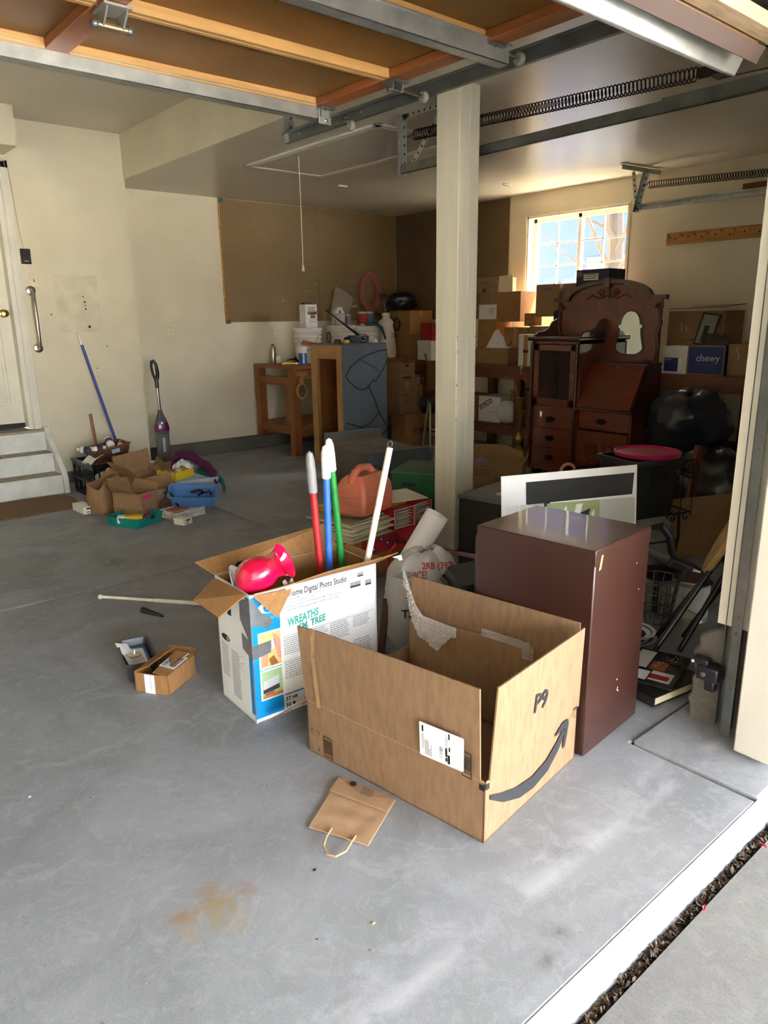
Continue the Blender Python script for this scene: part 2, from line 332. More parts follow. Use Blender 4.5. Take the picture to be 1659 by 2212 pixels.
o_ = gn.new('ShaderNodeOutputMaterial'); t_ = gn.new('ShaderNodeBsdfTransparent'); g_ = gn.new('ShaderNodeBsdfGlossy'); d_ = gn.new('ShaderNodeBsdfDiffuse'); x_ = gn.new('ShaderNodeMixShader'); x2 = gn.new('ShaderNodeMixShader')
g_.inputs['Roughness'].default_value = .03; x_.inputs[0].default_value = .05; x2.inputs[0].default_value = .025
nz = gn.new('ShaderNodeTexNoise'); nz.inputs['Scale'].default_value = 3
gl.new(t_.outputs[0], x_.inputs[1]); gl.new(g_.outputs[0], x_.inputs[2]); gl.new(x_.outputs[0], x2.inputs[1]); gl.new(d_.outputs[0], x2.inputs[2]); gl.new(nz.outputs['Color'], d_.inputs['Color']); gl.new(x2.outputs[0], o_.inputs[0])
for y0, y1, x0 in ((WY0 + .06, YM - .02, 6.479), (YM + .02, WY1 - .06, 6.504)):
    MB().bx(x0, x0 + .004, y0, y1, WZ0 + .06, WZ1 - .06).obj('pane', M_glass, wn)
    yc = (y0 + y1) / 2; mm = MB().bx(x0 - .008, x0 + .012, yc - .006, yc + .006, WZ0 + .06, WZ1 - .06)
    for k in (1, 2, 3):
        z = WZ1 - .06 - k * (WZ1 - WZ0 - .12) / 3.6; mm.bx(x0 - .008, x0 + .012, y0, y1, z - .006, z + .006)
    mm.obj('muntin', M_vin, wn)
m = MB().bx(6.398, 6.41, WY0 - .012, WY1 + .012, WZ1, WZ1 + .012).bx(6.398, 6.41, WY1, WY1 + .03, WZ0 - .02, WZ1 + .012).bx(6.398, 6.41, WY0 - .012, WY0, WZ0 - .02, WZ1)
m.obj('bead', M_trimw, wn)
# outside the window: neighbour's gabled house and bare trees
nb = thing('neighbour_house', 'blue gabled house with white sloping fascia seen through the garage window', 'house', (10.5, 6.2, 0))
MB().prism([(-5, 0), (5, 0), (5, 2.4), (0, 5.6), (-5, 2.4)], (0, 0, 0), (0, 1, 0), (0, 0, 1), (1, 0, 0), 0, 5).obj('wall', mat('blue_siding', srgb(26, 50, 104), .7, var=.04), nb, smooth=False)
for s in (-1, 1):
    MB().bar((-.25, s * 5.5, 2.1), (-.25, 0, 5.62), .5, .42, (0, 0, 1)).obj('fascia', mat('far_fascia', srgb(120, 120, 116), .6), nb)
for k in range(2): MB().bx(-.05, .02, -3.2 + 3.2 * k, -2.2 + 3.2 * k, 1.2, 2.3).obj('window', mat('far_glass', srgb(60, 90, 86), .1), nb)
def bare_tree(name, label, x, y, h, seed):
    t = thing(name, label, 'tree', (x, y, 0), 0, 'bare trees outside the window'); r = random.Random(seed); m = MB(); b = MB()
    tr_ = [(0, 0, 0), (.05, .03, h * .3), (-.03, .06, h * .6), (.04, .1, h)]; m.tube(tr_, [.13, .11, .08, .03], 8)
    for i in range(26):
        z = r.uniform(h * .22, h * .95); a = r.random() * 2 * PI; l = r.uniform(.6, 1.6) * (1.2 - z / h); p = Vector((0, .05, z)); pts = [p]
        for k in range(4):
            p = p + Vector((math.cos(a) * l * .25, math.sin(a) * l * .25, l * r.uniform(.1, .3))); a += r.uniform(-.5, .5); pts.append(p.copy())
        b.tube(pts, [.035, .025, .018, .012, .006], 5)
    m.obj('trunk', mat('bark', srgb(58, 50, 44), .9), t); b.obj('branches', mat('bark'), t)
bare_tree('bare_tree', 'leafless tree with forked trunk behind the right window pane', 8.3, 5.3, 5.5, 1)
bare_tree('bare_tree', 'leafless tree with thin branches behind the left window pane', 8.9, 7.3, 4.6, 2)

# ------------------------------------------------------------------ entry door, stairs, mat
d1 = struct(MB().bx(DX0 + .03, DX1 - .04, 6.885, 6.93, DZ0 + .01, DZ1 - .03).obj('door_1', mat('door_paint', srgb(226, 222, 204), .45, var=.03)))
M_dp = mat('door_paint')
for x0, x1 in ((.99, 1.30), (1.38, 1.66)):
    for z0, z1 in ((.72, 1.35), (1.62, 2.2)):
        MB().bx(x0, x1, 6.872, 6.886, z0, z1).obj('panel_moulding', M_dp, d1, bevel=.006)
        MB().bx(x0 + .03, x1 - .03, 6.868, 6.874, z0 + .03, z1 - .03).obj('panel', M_dp, d1, bevel=.003)
MB().bx(DX0, DX1 - .04, 6.876, 6.886, DZ0 + .01, DZ0 + .05).obj('weather_strip', mat('black_rubber', (.015, .015, .015), .7), d1)
kx, kz = 1.70, 1.482
M_brass = mat('brass', srgb(196, 164, 92), .22, metal=1)
kn = MB().lathe([(.001, 0), (.033, 0), (.033, .008), (.012, .014), (.012, .035), (.026, .045), (.031, .058), (.027, .07), (.008, .074), (.001, .074)], 20, (kx, 6.885, kz), rotx(PI / 2)).obj('door_knob', M_brass, d1)
kn['label'] = 'brass door knob'
MB().bx(DX1 - .04, DX1, 6.775, 7.0, DZ0, DZ1).bx(DX0, DX0 + .03, 6.775, 7.0, DZ0, DZ1).bx(DX0, DX1, 6.775, 7.0, DZ1 - .03, DZ1).obj('door_frame', M_trimw, d1)
m = MB()
for x0, x1, z0, z1 in ((DX1 - .005, DX1 + .062, DZ0, DZ1 + .06), (DX0 - .062, DX0 + .005, DZ0, DZ1 + .06), (DX0 - .062, DX1 + .062, DZ1, DZ1 + .062)):
    m.bx(x0, x1, 6.758, 6.776, z0, z1).bx(x0 + .008, x1 - .022, 6.752, 6.76, z0, z1 - .008)
m.obj('casing', M_trimw, d1, bevel=.004)
MB().bx(DX0, DX1 + .07, 6.70, 6.93, DZ0 - .03, DZ0 - .004).obj('threshold', M_tread, d1)
MB().bx(DX0, DX1 - .06, 6.79, 6.86, DZ0 - .004, DZ0 + .012).obj('sill_plate', mat('dark_alu', srgb(90, 84, 74), .4, metal=.7), d1)

st = thing('entry_steps', 'white painted wooden three step stair up to the house door', 'steps', (0, 0, 0))
SX1 = 1.85
for k, (yf, zt) in enumerate(((6.37, .165), (6.545, .33), (6.71, .495))):
    MB().bx(.6, SX1, yf, yf + .02, zt - .165, zt - .028).obj('riser', M_step, st)
    t = MB().bx(.6, SX1, yf - .025, yf + .19 if k < 2 else 6.774, zt - .028, zt).obj('tread', M_tread, st, bevel=.008)
    MB().bx(.6, SX1 - .005, yf - .027, yf - .022, zt - .026, zt - .003).obj('nosing', M_step, t)
    if k == 1: MB().bx(.6, 1.45, yf - .01, yf + .045, zt, zt + .002).obj('grip_strip', mat('black_rubber'), t)
MB().prism([(6.335, 0), (6.757, 0), (6.757, .53), (6.70, .53), (6.60, .40), (6.36, .19), (6.335, .13)], (SX1, 0, 0), (0, 1, 0), (0, 0, 1), (1, 0, 0), 0, .045).obj('stringer', M_step, st, bevel=.008)

# coir mat: slab with a tufted top
mt = thing('door_mat', 'brown coir door mat with a rounded edge at the foot of the steps', 'mat', (1.0, 5.98, 0))
MB().prism([(x, y) for x, y in [(-.6, -.28), (.74, -.22), (.80, -.16), (.85, .12), (.82, .27), (.72, .34), (-.6, .36)]], (0, 0, 0), (1, 0, 0), (0, 1, 0), (0, 0, 1), 0, .012).obj('mat_body', mat('coir', srgb(128, 102, 70), .95, var=.3, scale=90, bump=.8, bscale=220), mt, bevel=.004)

# ------------------------------------------------------------------ wall fittings
gb = thing('grab_bar', 'brushed steel grab bar screwed to wall beside the house door', 'grab bar', (1.91, 6.775, 1.43))
M_steel = mat('brushed_steel', srgb(190, 184, 172), .28, metal=1)
MB().tube([(0, 0, -.235), (0, -.03, -.235), (0, -.05, -.22), (0, -.06, -.195), (0, -.06, .195), (0, -.05, .22), (0, -.03, .235), (0, 0, .235)], .016, 14).obj('bar', M_steel, gb)
for s in (-1, 1): MB().lathe([(.001, .014), (.022, .014), (.036, .009), (.040, 0)], 24, (0, 0, s * .235), rotx(PI / 2)).obj('flange', M_steel, gb)
def plate(name, label, x, z, y, group=None, kind='outlet'):
    t = thing(name, label, kind if kind == 'outlet' else 'switch', (x, y, z), 0, group)
    M_pl = mat('almond_plate', srgb(226, 216, 186), .4)
    MB().bx(-.036, .036, -.006, 0, -.057, .057).obj('plate', M_pl, t, bevel=.003)
    if kind == 'outlet':
        for s in (-1, 1):
            q = MB().lathe([(.001, .0085), (.016, .0085), (.017, .0)], 16, (0, 0, s * .021), rotx(PI / 2)).obj('receptacle', M_pl, t)
            MB().bx(-.008, -.0055, -.0092, -.008, s * .021 - .004, s * .021 + .006).bx(.0055, .008, -.0092, -.008, s * .021 - .004, s * .021 + .006).bx(-.002, .002, -.0092, -.008, s * .021 - .010, s * .021 - .006).obj('slot', M_dark, q)
    else:
        MB().bx(-.005, .005, -.02, -.004, -.006, .012).obj('toggle', M_pl, t, bevel=.002)
        MB().bx(-.007, .007, -.0066, -.004, -.013, .013).obj('slot', M_dark, t)
    MB().lathe([(.001, .0075), (.003, .007), (.003, 0)], 8, (0, 0, .042 if kind != 'outlet' else 0), rotx(PI / 2)).obj('screw', M_steel, t)
plate('light_switch', 'almond light switch plate between the grab bar and black keypad', 1.945, 1.75, 6.775, kind='toggle')
plate('wall_outlet', 'almond wall outlet on bare wall to the right of the vacuum', 3.33, 1.32, 7.24)
plate('wall_outlet', 'almond wall outlet below the pegboard above the workbench end', 4.55, 1.265, 7.24)
op = thing('door_opener_console', 'black garage door opener button console above the light switch', 'opener', (1.905, 6.775, 1.935))
MB().bx(-.042, .042, -.018, 0, -.06, .06).obj('back_plate', mat('white_plastic', srgb(232, 230, 222), .4), op, bevel=.006)
MB().bx(-.045, .034, -.026, -.016, -.06, .06).obj('cover', mat('black_plastic', (.012, .012, .014), .3), op, bevel=.008)
MB().bx(-.028, .018, -.029, -.025, 0, .042).obj('button', mat('black_plastic'), op, bevel=.004)
MB().bx(-.022, .012, -.0268, -.0258, -.04, -.034).obj('logo', mat('grey_print', srgb(170, 170, 170), .5), op)
MB().tube([(1.895, 6.770, 1.99), (1.875, 6.768, 2.15), (1.868, 6.768, 2.35), (1.855, 6.768, 2.62), (1.80, 6.77, 2.69)], .003, 5).obj('wire', mat('beige_wire', srgb(190, 180, 150), .5)).parent = op
bpy.data.objects['wire'].matrix_parent_inverse = op.matrix_basis.inverted()
# pale patches left on the wall
pp = MB().bx(2.10, 2.47, 6.7742, 6.7752, 1.32, 1.80).obj('patch', mat('wall_patch', srgb(219, 210, 185), .66), wl)
m = MB()
for x, z, s in ((2.335, 1.62, .006), (2.345, 1.575, .009), (2.345, 1.545, .006), (2.347, 1.515, .008), (2.362, 1.365, .012), (2.39, 1.0, .006), (2.39, .93, .004), (2.50, 1.19, .006), (2.05, 1.47, .007)): m.lathe([(.001, .002), (s, 0)], 8, (x, 6.774, z), rotx(PI / 2))
m.obj('screw_holes', mat('hole', srgb(70, 58, 44), .9), wl)['kind'] = 'stuff'

# ------------------------------------------------------------------ pegboard
def pegmat():
    m = bpy.data.materials.new('pegboard'); m.use_nodes = True; n = m.node_tree.nodes; L = m.node_tree.links; b = n['Principled BSDF']; b.inputs['Roughness'].default_value = .6
    tc = n.new('ShaderNodeTexCoord'); vs = n.new('ShaderNodeVectorMath'); vs.operation = 'SCALE'; vs.inputs['Scale'].default_value = 1 / .0254; L.new(tc.outputs['Object'], vs.inputs[0])
    fr = n.new('ShaderNodeVectorMath'); fr.operation = 'FRACTION'; L.new(vs.outputs[0], fr.inputs[0])
    sb = n.new('ShaderNodeVectorMath'); sb.operation = 'SUBTRACT'; sb.inputs[1].default_value = (.5, .5, .5); L.new(fr.outputs[0], sb.inputs[0])
    mu = n.new('ShaderNodeVectorMath'); mu.operation = 'MULTIPLY'; mu.inputs[1].default_value = (1, 0, 1); L.new(sb.outputs[0], mu.inputs[0])
    ln = n.new('ShaderNodeVectorMath'); ln.operation = 'LENGTH'; L.new(mu.outputs[0], ln.inputs[0])
    lt = n.new('ShaderNodeMath'); lt.operation = 'LESS_THAN'; lt.inputs[1].default_value = .16; L.new(ln.outputs['Value'], lt.inputs[0])
    nz = n.new('ShaderNodeTexNoise'); nz.inputs['Scale'].default_value = 1.5; L.new(tc.outputs['Object'], nz.inputs['Vector'])
    rp = n.new('ShaderNodeValToRGB'); rp.color_ramp.elements[0].color = (*srgb(120, 98, 62), 1); rp.color_ramp.elements[1].color = (*srgb(146, 122, 82), 1); L.new(nz.outputs['Fac'], rp.inputs[0])
    mx = n.new('ShaderNodeMix'); mx.data_type = 'RGBA'; L.new(lt.outputs[0], mx.inputs[0]); L.new(rp.outputs[0], mx.inputs[6]); mx.inputs[7].default_value = (.02, .015, .01, 1); L.new(mx.outputs[2], b.inputs['Base Color'])
    return m
M_pegb = pegmat()
pg = thing('pegboard', 'brown perforated hardboard pegboard covering the back wall corner', 'pegboard', (0, 7.238, 0))
MB().bx(3.975, 5.195, -.024, -.018, 1.385, 2.618).obj('panel', M_pegb, pg)
MB().bx(5.198, 6.385, -.024, -.018, 1.385, 2.618).obj('panel', M_pegb, pg)
MB().bx(3.965, 3.985, -.019, 0, 1.385, 2.615).obj('edge_strip', wood('pine_edge', 206, 150, 74), pg)
m = MB()
for x in (4.02, 4.6, 5.2, 5.8, 6.35): m.bx(x - .015, x + .015, -.019, 0, 1.385, 2.615)
m.obj('furring', mat('pine_edge'), pg)
for x, z in ((3.98, 2.60), (3.985, 1.39)): MB().bx(x - .014, x + .03, -.03, -.0, z - .02, z + .02).obj('corner_clip', mat('teal_clip', srgb(50, 90, 90), .5), pg)
pg2 = thing('pegboard', 'dark brown hardboard panel on the side wall beyond the post', 'pegboard', (6.406, 0, 0))
MB().bx(-.014, -.002, 5.4, 7.21, 1.385, 2.618).obj('panel', M_peg, pg2)
M_wire = mat('zinc_wire', srgb(170, 164, 150), .35, metal=.9)
def peg_hook(x, z, l, label):
    t = thing('peg_hook', label, 'hook', (x, 7.216, z), 0, 'empty hooks on the pegboard')
    MB().tube([(0, .004, .025), (0, -.006, .02), (0, -.006, 0), (0, -l, -.004), (0, -l - .012, .014)], .0028, 6).obj('wire', M_wire, t)
peg_hook(4.69, 1.60, .04, 'lone pegboard hook low near the pine edge of the board')
peg_hook(5.155, 1.62, .04, 'pegboard hook just left of the panel joint above the square metal can')
peg_hook(5.14, 1.79, .04, 'pegboard hook beside the wire bracket near panel joint')
peg_hook(5.64, 1.74, .05, 'pegboard hook left of the pink cord coil, lower of two')
peg_hook(5.68, 1.84, .05, 'pegboard hook left of the pink cord coil, upper of two')
t = thing('wire_tool_bracket', 'empty wire tool bracket on the pegboard left of the panel joint', 'bracket', (5.0, 7.212, 1.73))
MB().tube([(-.07, 0, .02), (-.07, -.07, 0), (-.055, -.075, -.03), (.06, -.04, .0), (.07, 0, .03)], .003, 6).tube([(-.07, 0, .02), (.07, 0, .03)], .003, 6).obj('wire', M_wire, t)

# ------------------------------------------------------------------ attic hatch, pull cord, ceiling boxes
hx0, hx1, hy0, hy1 = 3.40, 4.09, 4.0, 5.60
ah = thing('attic_hatch', 'flat attic ladder hatch with painted trim in the low ceiling', 'hatch', (0, 0, 2.625))
MB().bx(hx0 + .02, hx1 - .02, hy0 + .02, hy1 - .02, -.012, -.002).obj('hatch_panel', M_ceil, ah)
m = MB()
for a, b, c, d in ((hx0 - .05, hx0, hy0 - .05, hy1 + .05), (hx1, hx1 + .05, hy0 - .05, hy1 + .05), (hx0 - .05, hx1 + .05, hy0 - .05, hy0), (hx0 - .05, hx1 + .05, hy1, hy1 + .05)): m.bx(a, b, c, d, -.016, -.001)
m.obj('trim', M_trimw, ah, bevel=.003)
pc = thing('pull_cord', 'white pull cord with a small plastic bell hanging from the attic hatch', 'cord', (3.50, 5.07, 2.613))
MB().tube([(0, 0, 0), (.004, 0, -.4), (.002, 0, -.80)], .0035, 6).obj('cord', mat('cord_white', srgb(226, 220, 200), .7), pc)
MB().lathe([(.001, .02), (.006, .018), (.009, .0), (.012, -.028), (.001, -.028)], 12, (.002, 0, -.81)).obj('bell', mat('white_plastic'), pc)


for p, lab in (((4.561, 5.898, 2.620), 'small white ceiling clip near the pegboard end of the ceiling'), ((5.774, 4.918, 2.620), 'small white ceiling clip in front of the window wall')):
    t = thing('ceiling_clip', lab, 'clip', p); MB().bx(-.05, .05, -.012, .012, -.012, .004).obj('cover', mat('white_plastic'), t, bevel=.003); MB().bx(-.04, .04, -.005, .005, -.014, -.011).obj('slot', M_dark, t)
# peg rail on right wall
rl = thing('peg_rail', 'pine board with a row of slanted pegs on the right wall', 'peg rail', (6.406, 0, 2.05))
MB().bx(-.022, 0, 2.5, 3.585, -.05, .05).obj('board', wood('peg_board_pine', 196, 140, 74, (14, 1, 14)), rl, bevel=.003)
for i in range(9):
    y = 3.55 - i * .115 * (1 if i % 2 else 1.02); MB().cyl((-.02, y, .012), (-.075, y - .004, .034), .006, 8).obj('peg', mat('peg_board_pine'), rl)
m = MB()
for i in range(8): m.lathe([(.001, .001), (.008, .0005)], 8, (-.0225, 3.5 - i * .12, -.005 + .01 * (i % 2)), roty(-PI / 2))
m.obj('empty_holes', M_dark, rl)['kind'] = 'stuff'
t = thing('wood_block', 'dark stained wood backing board behind the far door track', 'board', (6.406, 2.6, 2.36))
MB().bx(-.03, 0, -.35, .35, -.04, .06).obj('board', wood('stained_board', 140, 74, 40), t)

# ------------------------------------------------------------------ overhead sectional door, tracks, springs
M_galv = mat('galvanised', srgb(176, 178, 172), .36, metal=.75, var=.1, scale=14, stretch=(1, 1, 1), bump=.05, bscale=40)
M_galvd = mat('dark_galvanised', srgb(112, 116, 114), .42, metal=.7, var=.14, scale=9)
M_hard = mat('door_hardboard', srgb(122, 84, 36), .55, var=.08, scale=3, spec=.4)
M_stile = wood('door_stile', 146, 84, 42, (9, 1, 9), .5)
M_rail = wood('door_rail_pine', 186, 142, 84, (1, 12, 12), .5, .1)
M_bolt = mat('bolt', srgb(200, 196, 180), .25, metal=1)
gd = thing('garage_door', 'raised sectional garage door with brown hardboard panels overhead', 'garage door', (0, 0, 0))
XL, XRt = -.5, 2.16
STX = [-.5, .955, 2.08]
for y0, y1 in ((1.91, 2.40), (2.405, 2.885), (1.42, 1.905)):
    p = MB().bx(XL, XRt, y0, y1, 2.335, 2.345).obj('section', M_hard, gd)
    for x in STX: MB().bx(x, x + .08, y0, y1, 2.302, 2.335).obj('stile', M_stile, p, bevel=.003)
    for ya, yb in ((y0, y0 + .022), (y1 - .022, y1)):
        for xa, xb in zip(STX, STX[1:]): MB().bx(xa + .08, xb, ya, yb, 2.300, 2.335).obj('rail', M_rail, p, bevel=.002)
# bottom section leaning down into the opening
p = MB().sheet((XL, 1.415, 2.34), (XL, 1.0, 2.085), (XRt, 1.0, 2.085), (XRt, 1.415, 2.34), .01).obj('section', M_hard, gd)
for x in STX: MB().bar((x + .04, 1.405, 2.315), (x + .04, 1.0, 2.066), .08, .033, (0, -.5, .85)).obj('stile', M_stile, p)
MB().bar((XL, 1.0, 2.062), (XRt, 1.0, 2.062), .03, .04, (0, -.5, .85)).obj('bottom_seal', mat('brown_rubber', srgb(52, 36, 28), .8), p)
MB().bx(XL, 2.24, .935, .985, 2.085, 2.12).obj('bottom_rail', mat('weathered_rail', srgb(150, 128, 100), .6, var=.15, scale=12, stretch=(1, 8, 8)), p)
def strut(x0, x1, y, z0, z1, d=.05):
    m = MB().bx(x0, x1, y - d / 2, y - d / 2 + .004, z0, z1).bx(x0, x1, y + d / 2 - .004, y + d / 2, z0, z1).bx(x0, x1, y - d / 2, y + d / 2, z0, z0 + .004)
    m.bx(x0, x1, y - d / 2 - .014, y - d / 2, z1 - .004, z1).bx(x0, x1, y + d / 2, y + d / 2 + .014, z1 - .004, z1)
    return m.obj('strut', M_galv, gd, bevel=.001)
strut(XL, 2.10, 2.90, 2.253, 2.31); strut(XL, 2.20, 1.905, 2.250, 2.31)
m = MB().bar((XL, 1.10, 2.085), (2.235, 1.10, 2.085), .06, .07, (0, -.45, .9)); m.obj('strut', M_galv, gd, bevel=.004)
MB().bx(2.095, 2.16, 2.865, 2.87, 2.235, 2.318).bx(2.095, 2.16, 2.82, 2.93, 2.312, 2.318).obj('end_bracket', M_galv, gd, bevel=.001)
for x, z in ((2.125, 2.295), (2.13, 2.25)): MB().lathe([(.001, .008), (.007, .006), (.007, 0)], 8, (x, 2.864, z), rotx(PI / 2)).obj('bolt', M_bolt, gd)
for yy, zz in ((2.88, 2.262), (2.40, 2.28), (1.905, 2.30), (1.42, 2.295)):
    hg = MB().bx(2.09, 2.165, yy - .045, yy + .045, 2.293, 2.30).bx(2.10, 2.106, yy - .02, yy + .02, 2.262, 2.298).bx(2.15, 2.156, yy - .02, yy + .02, 2.262, 2.298).obj('hinge', M_galvd, gd, bevel=.001)
    MB().cyl((2.09, yy, zz - .008), (2.285, yy, zz - .008 if yy < 2.8 else 2.275), .0065, 10).obj('roller_stem', M_bolt, hg)
    MB().lathe([(.001, -.012), (.018, -.012), (.023, -.006), (.023, .006), (.018, .012), (.001, .012)], 16, (2.285, yy, zz - .008), roty(PI / 2)).obj('roller', mat('roller_nylon', srgb(120, 118, 112), .5), hg)
    for dx, dy in ((2.115, -.035), (2.115, .035), (2.15, .035)): MB().lathe([(.001, -.009), (.006, -.008), (.006, 0)], 6, (dx, yy + dy, 2.293)).obj('bolt', M_bolt, hg)
yy = 2.40
hg = MB().prism([(-.045, 0), (.045, 0), (.03, -.05), (.01, -.055), (-.03, -.02)], (0, yy, 2.30), (0, 1, 0), (0, 0, 1), (1, 0, 0), .975, .981).prism([(-.045, 0), (.045, 0), (.03, -.05), (.01, -.055), (-.03, -.02)], (0, yy, 2.30), (0, 1, 0), (0, 0, 1), (1, 0, 0), 1.035, 1.041).bx(.965, 1.05, yy - .05, yy + .05, 2.293, 2.30).obj('hinge', M_galv, gd)
MB().cyl((.955, yy + .012, 2.255), (1.06, yy + .012, 2.255), .010, 14).obj('hinge_tube', mat('hinge_brass', srgb(190, 170, 120), .3, metal=.9), hg)
for x in (.955, 1.06): MB().ell((x, yy + .012, 2.255), .014, 12, 6).obj('end_cap', M_galvd, hg)

def sweep(m, path, x0, x1, n0, n1):
    "plate swept along a (y,z) path between x0..x1 and normal offsets n0..n1"
    P = []
    for i, q in enumerate(path):
        a = Vector(path[max(i - 1, 0)]); b = Vector(path[min(i + 1, len(path) - 1)]); t = (b - a).normalized(); n = Vector((-t.y, t.x)); q = Vector(q)
        P.append([(x, q.x + n.x * k, q.y + n.y * k) for x, k in ((x0, n0), (x1, n0), (x1, n1), (x0, n1))])
    vs = [p for r in P for p in r]; fs = [(0, 1, 2, 3), tuple(len(vs) - 4 + i for i in (3, 2, 1, 0))]
    for i in range(len(P) - 1):
        for j in range(4): fs.append((i * 4 + j, (i + 1) * 4 + j, (i + 1) * 4 + (j + 1) % 4, i * 4 + (j + 1) % 4))
    return m.add(vs, fs)
def perf_bar(parent, a, b, wd=.035, up=(1, 0, 0), leg=True):
    a = Vector(a); b = Vector(b); d = (b - a).normalized(); x = d.cross(Vector(up)).normalized()
    m = MB().bar(a, b, wd, .003, up)
    if leg: m.bar(a + x * wd / 2 - Vector(up) * wd / 2, b + x * wd / 2 - Vector(up) * wd / 2, .003, wd, up)
    o = m.obj('hanger', M_galv, parent); h = MB(); k = int((b - a).length / .045); u = Vector(up)
    R = Matrix((x, d, u)).transposed()
    for i in range(k):
        c = a + (b - a) * ((i + .5) / k); h.lathe([(.0001, -.0023), (.008, -.0023)], 8, c, R).lathe([(.008, .0023), (.0001, .0023)], 8, c, R)
    h.obj('punched_holes', M_dark, o)['kind'] = 'stuff'
def track(name, label, X, yend, side, gal, zh=2.31, ceil=2.625, vert=True, bolts=True):
    t = thing(name, label, 'track'); yv = .95; rr = .36; path = [(yend, zh)]
    path += [(yv + rr - rr * math.sin(a), zh - rr + rr * math.cos(a)) for a in [PI / 2 * i / 12 for i in range(13)]]
    path += [(yv, .03)] if vert else []
    m = MB(); s = side
    sweep(m, path, X, X + .0025, -.026, .026); sweep(m, path, min(X, X - s * .03), max(X, X - s * .03), -.026, -.0235); sweep(m, path, min(X, X - s * .018), max(X, X - s * .018), .0235, .026)
    sweep(m, path, X - s * .03 - .001, X - s * .03 + .0015, -.026, -.014)
    m.obj('rail', gal, t)
    if bolts:
        for yy in (yend - .12, yend - .5, yend - .62, 1.45, 1.55): MB().lathe([(.001, .006), (.007, .004), (.007, 0)], 8, (X - s * .0, yy, zh + .006), roty(-PI / 2 * s)).obj('bolt', M_bolt, t)
    return t
tA = track('door_track', 'galvanised track of the raised door running along its right edge', 2.335, 3.48, 1, M_galvd)
perf_bar(tA, (2.345, 3.45, 2.29), (2.345, 3.45, 2.975), .035, (1, 0, 0)); perf_bar(tA, (2.345, 3.45, 2.30), (2.345, 3.72, 2.96), .032, (1, 0, 0), False)
# flanged jamb angle beside the vertical run
MB().bx(2.275, 2.2775, .905, .938, .03, 2.0).bx(2.275, 2.318, .9365, .939, .03, 2.0).obj('jamb_angle', M_galvd, tA)
for z in (.16, .20, .40, .425, .455, .95, 1.0, 1.04, 1.3, 1.34): MB().lathe([(.001, .003), (.006, .002), (.006, 0)], 8, (2.275, .922, z), roty(-PI / 2)).obj('rivet', M_galvd, tA)
tB = track('door_track', 'dark galvanised track beside the post, left track of the closed door', 3.345, 3.74, -1, M_galvd)
perf_bar(tB, (3.36, 3.70, 2.27), (3.36, 3.70, 2.622), .04, (1, 0, 0)); perf_bar(tB, (3.36, 3.66, 2.30), (3.36, 3.36, 2.60), .035, (1, 0, 0), False); perf_bar(tB, (3.36, 3.30, 2.612), (3.36, 3.74, 2.612), .03, (1, 0, 0), False)
MB().bx(3.338, 3.343, 1.35, 1.95, 2.29, 2.345).obj('splice_plate', M_galvd, tB)
tC = track('door_track', 'thin galvanised track along the window wall, right track of the closed door', 6.145, 3.78, 1, M_galv)
perf_bar(tC, (6.13, 3.74, 2.27), (6.13, 3.66, 2.61), .04, (1, 0, 0)); perf_bar(tC, (6.13, 3.74, 2.28), (6.13, 3.80, 2.61), .035, (1, 0, 0), False); perf_bar(tC, (5.80, 3.72, 2.612), (6.30, 3.66, 2.612), .035, (0, 0, 1))
M_spr = mat('oiled_spring', srgb(58, 52, 50), .4, metal=.8)
def spring(X, y0, y1, z0, z1, label, turns):
    t = thing('extension_spring', label, 'spring')
    MB().helix((X, y0, z0), (X, y1, z1), .028, .0035, turns, 12, 5).obj('coil', M_spr, t)
    MB().tube([(X, y0 - .0, z0 + .028), (X, y0 + .03, z0), (X, y0 + .07, z0)], .004, 6).obj('hook', M_spr, t)
    f = MB().bx(X - .012, X - .009, y1 - .13, y1 + .0, z1 - .02, z1 + .02).bx(X + .009, X + .012, y1 - .13, y1, z1 - .02, z1 + .02).obj('pulley_fork', M_spr, t, bevel=.004)
    MB().lathe([(.012, -.007), (.042, -.008), (.036, 0), (.042, .008), (.012, .007)], 20, (X, y1 - .10, z1), roty(PI / 2)).obj('pulley', M_galvd, f)
    MB().tube([(X, y1 - .10, z1 + .04), (X, 1.0, z1 + .02)], .003, 5).tube([(X, y1 - .10, z1 - .04), (X, 1.0, z1 - .06)], .003, 5).obj('cable', M_spr, t)
    return t
spring(3.335, 3.58, 1.79, 2.482, 2.405, 'long dark extension spring beside the post over the middle track', 86)
spring(6.10, 3.62, 1.9, 2.475, 2.40, 'long extension spring close to the window wall above the thin track', 80)
# photo eye sensor on the jamb
pe = thing('photo_eye', 'black photo eye sensor bracket on the door track near the footing', 'sensor', (2.30, .985, .215))
MB().bx(-.025, .035, -.02, .055, -.02, .035).obj('housing', mat('black_plastic'), pe, bevel=.008)
MB().bx(-.02, .02, .02, .075, .03, .055).obj('bracket', mat('black_plastic'), pe, bevel=.006); MB().bx(-.01, .025, -.005, .03, -.06, -.02).obj('mount', mat('black_plastic'), pe, bevel=.006)
MB().lathe([(.001, .006), (.008, .004), (.010, 0)], 12, (-.025, .03, .005), roty(-PI / 2)).obj('wing_nut', M_galvd, pe)
MB().ell((-.022, .07, .04), .006, 8, 6).obj('lens', mat('lens_glass', (.6, .6, .6), .05), pe)

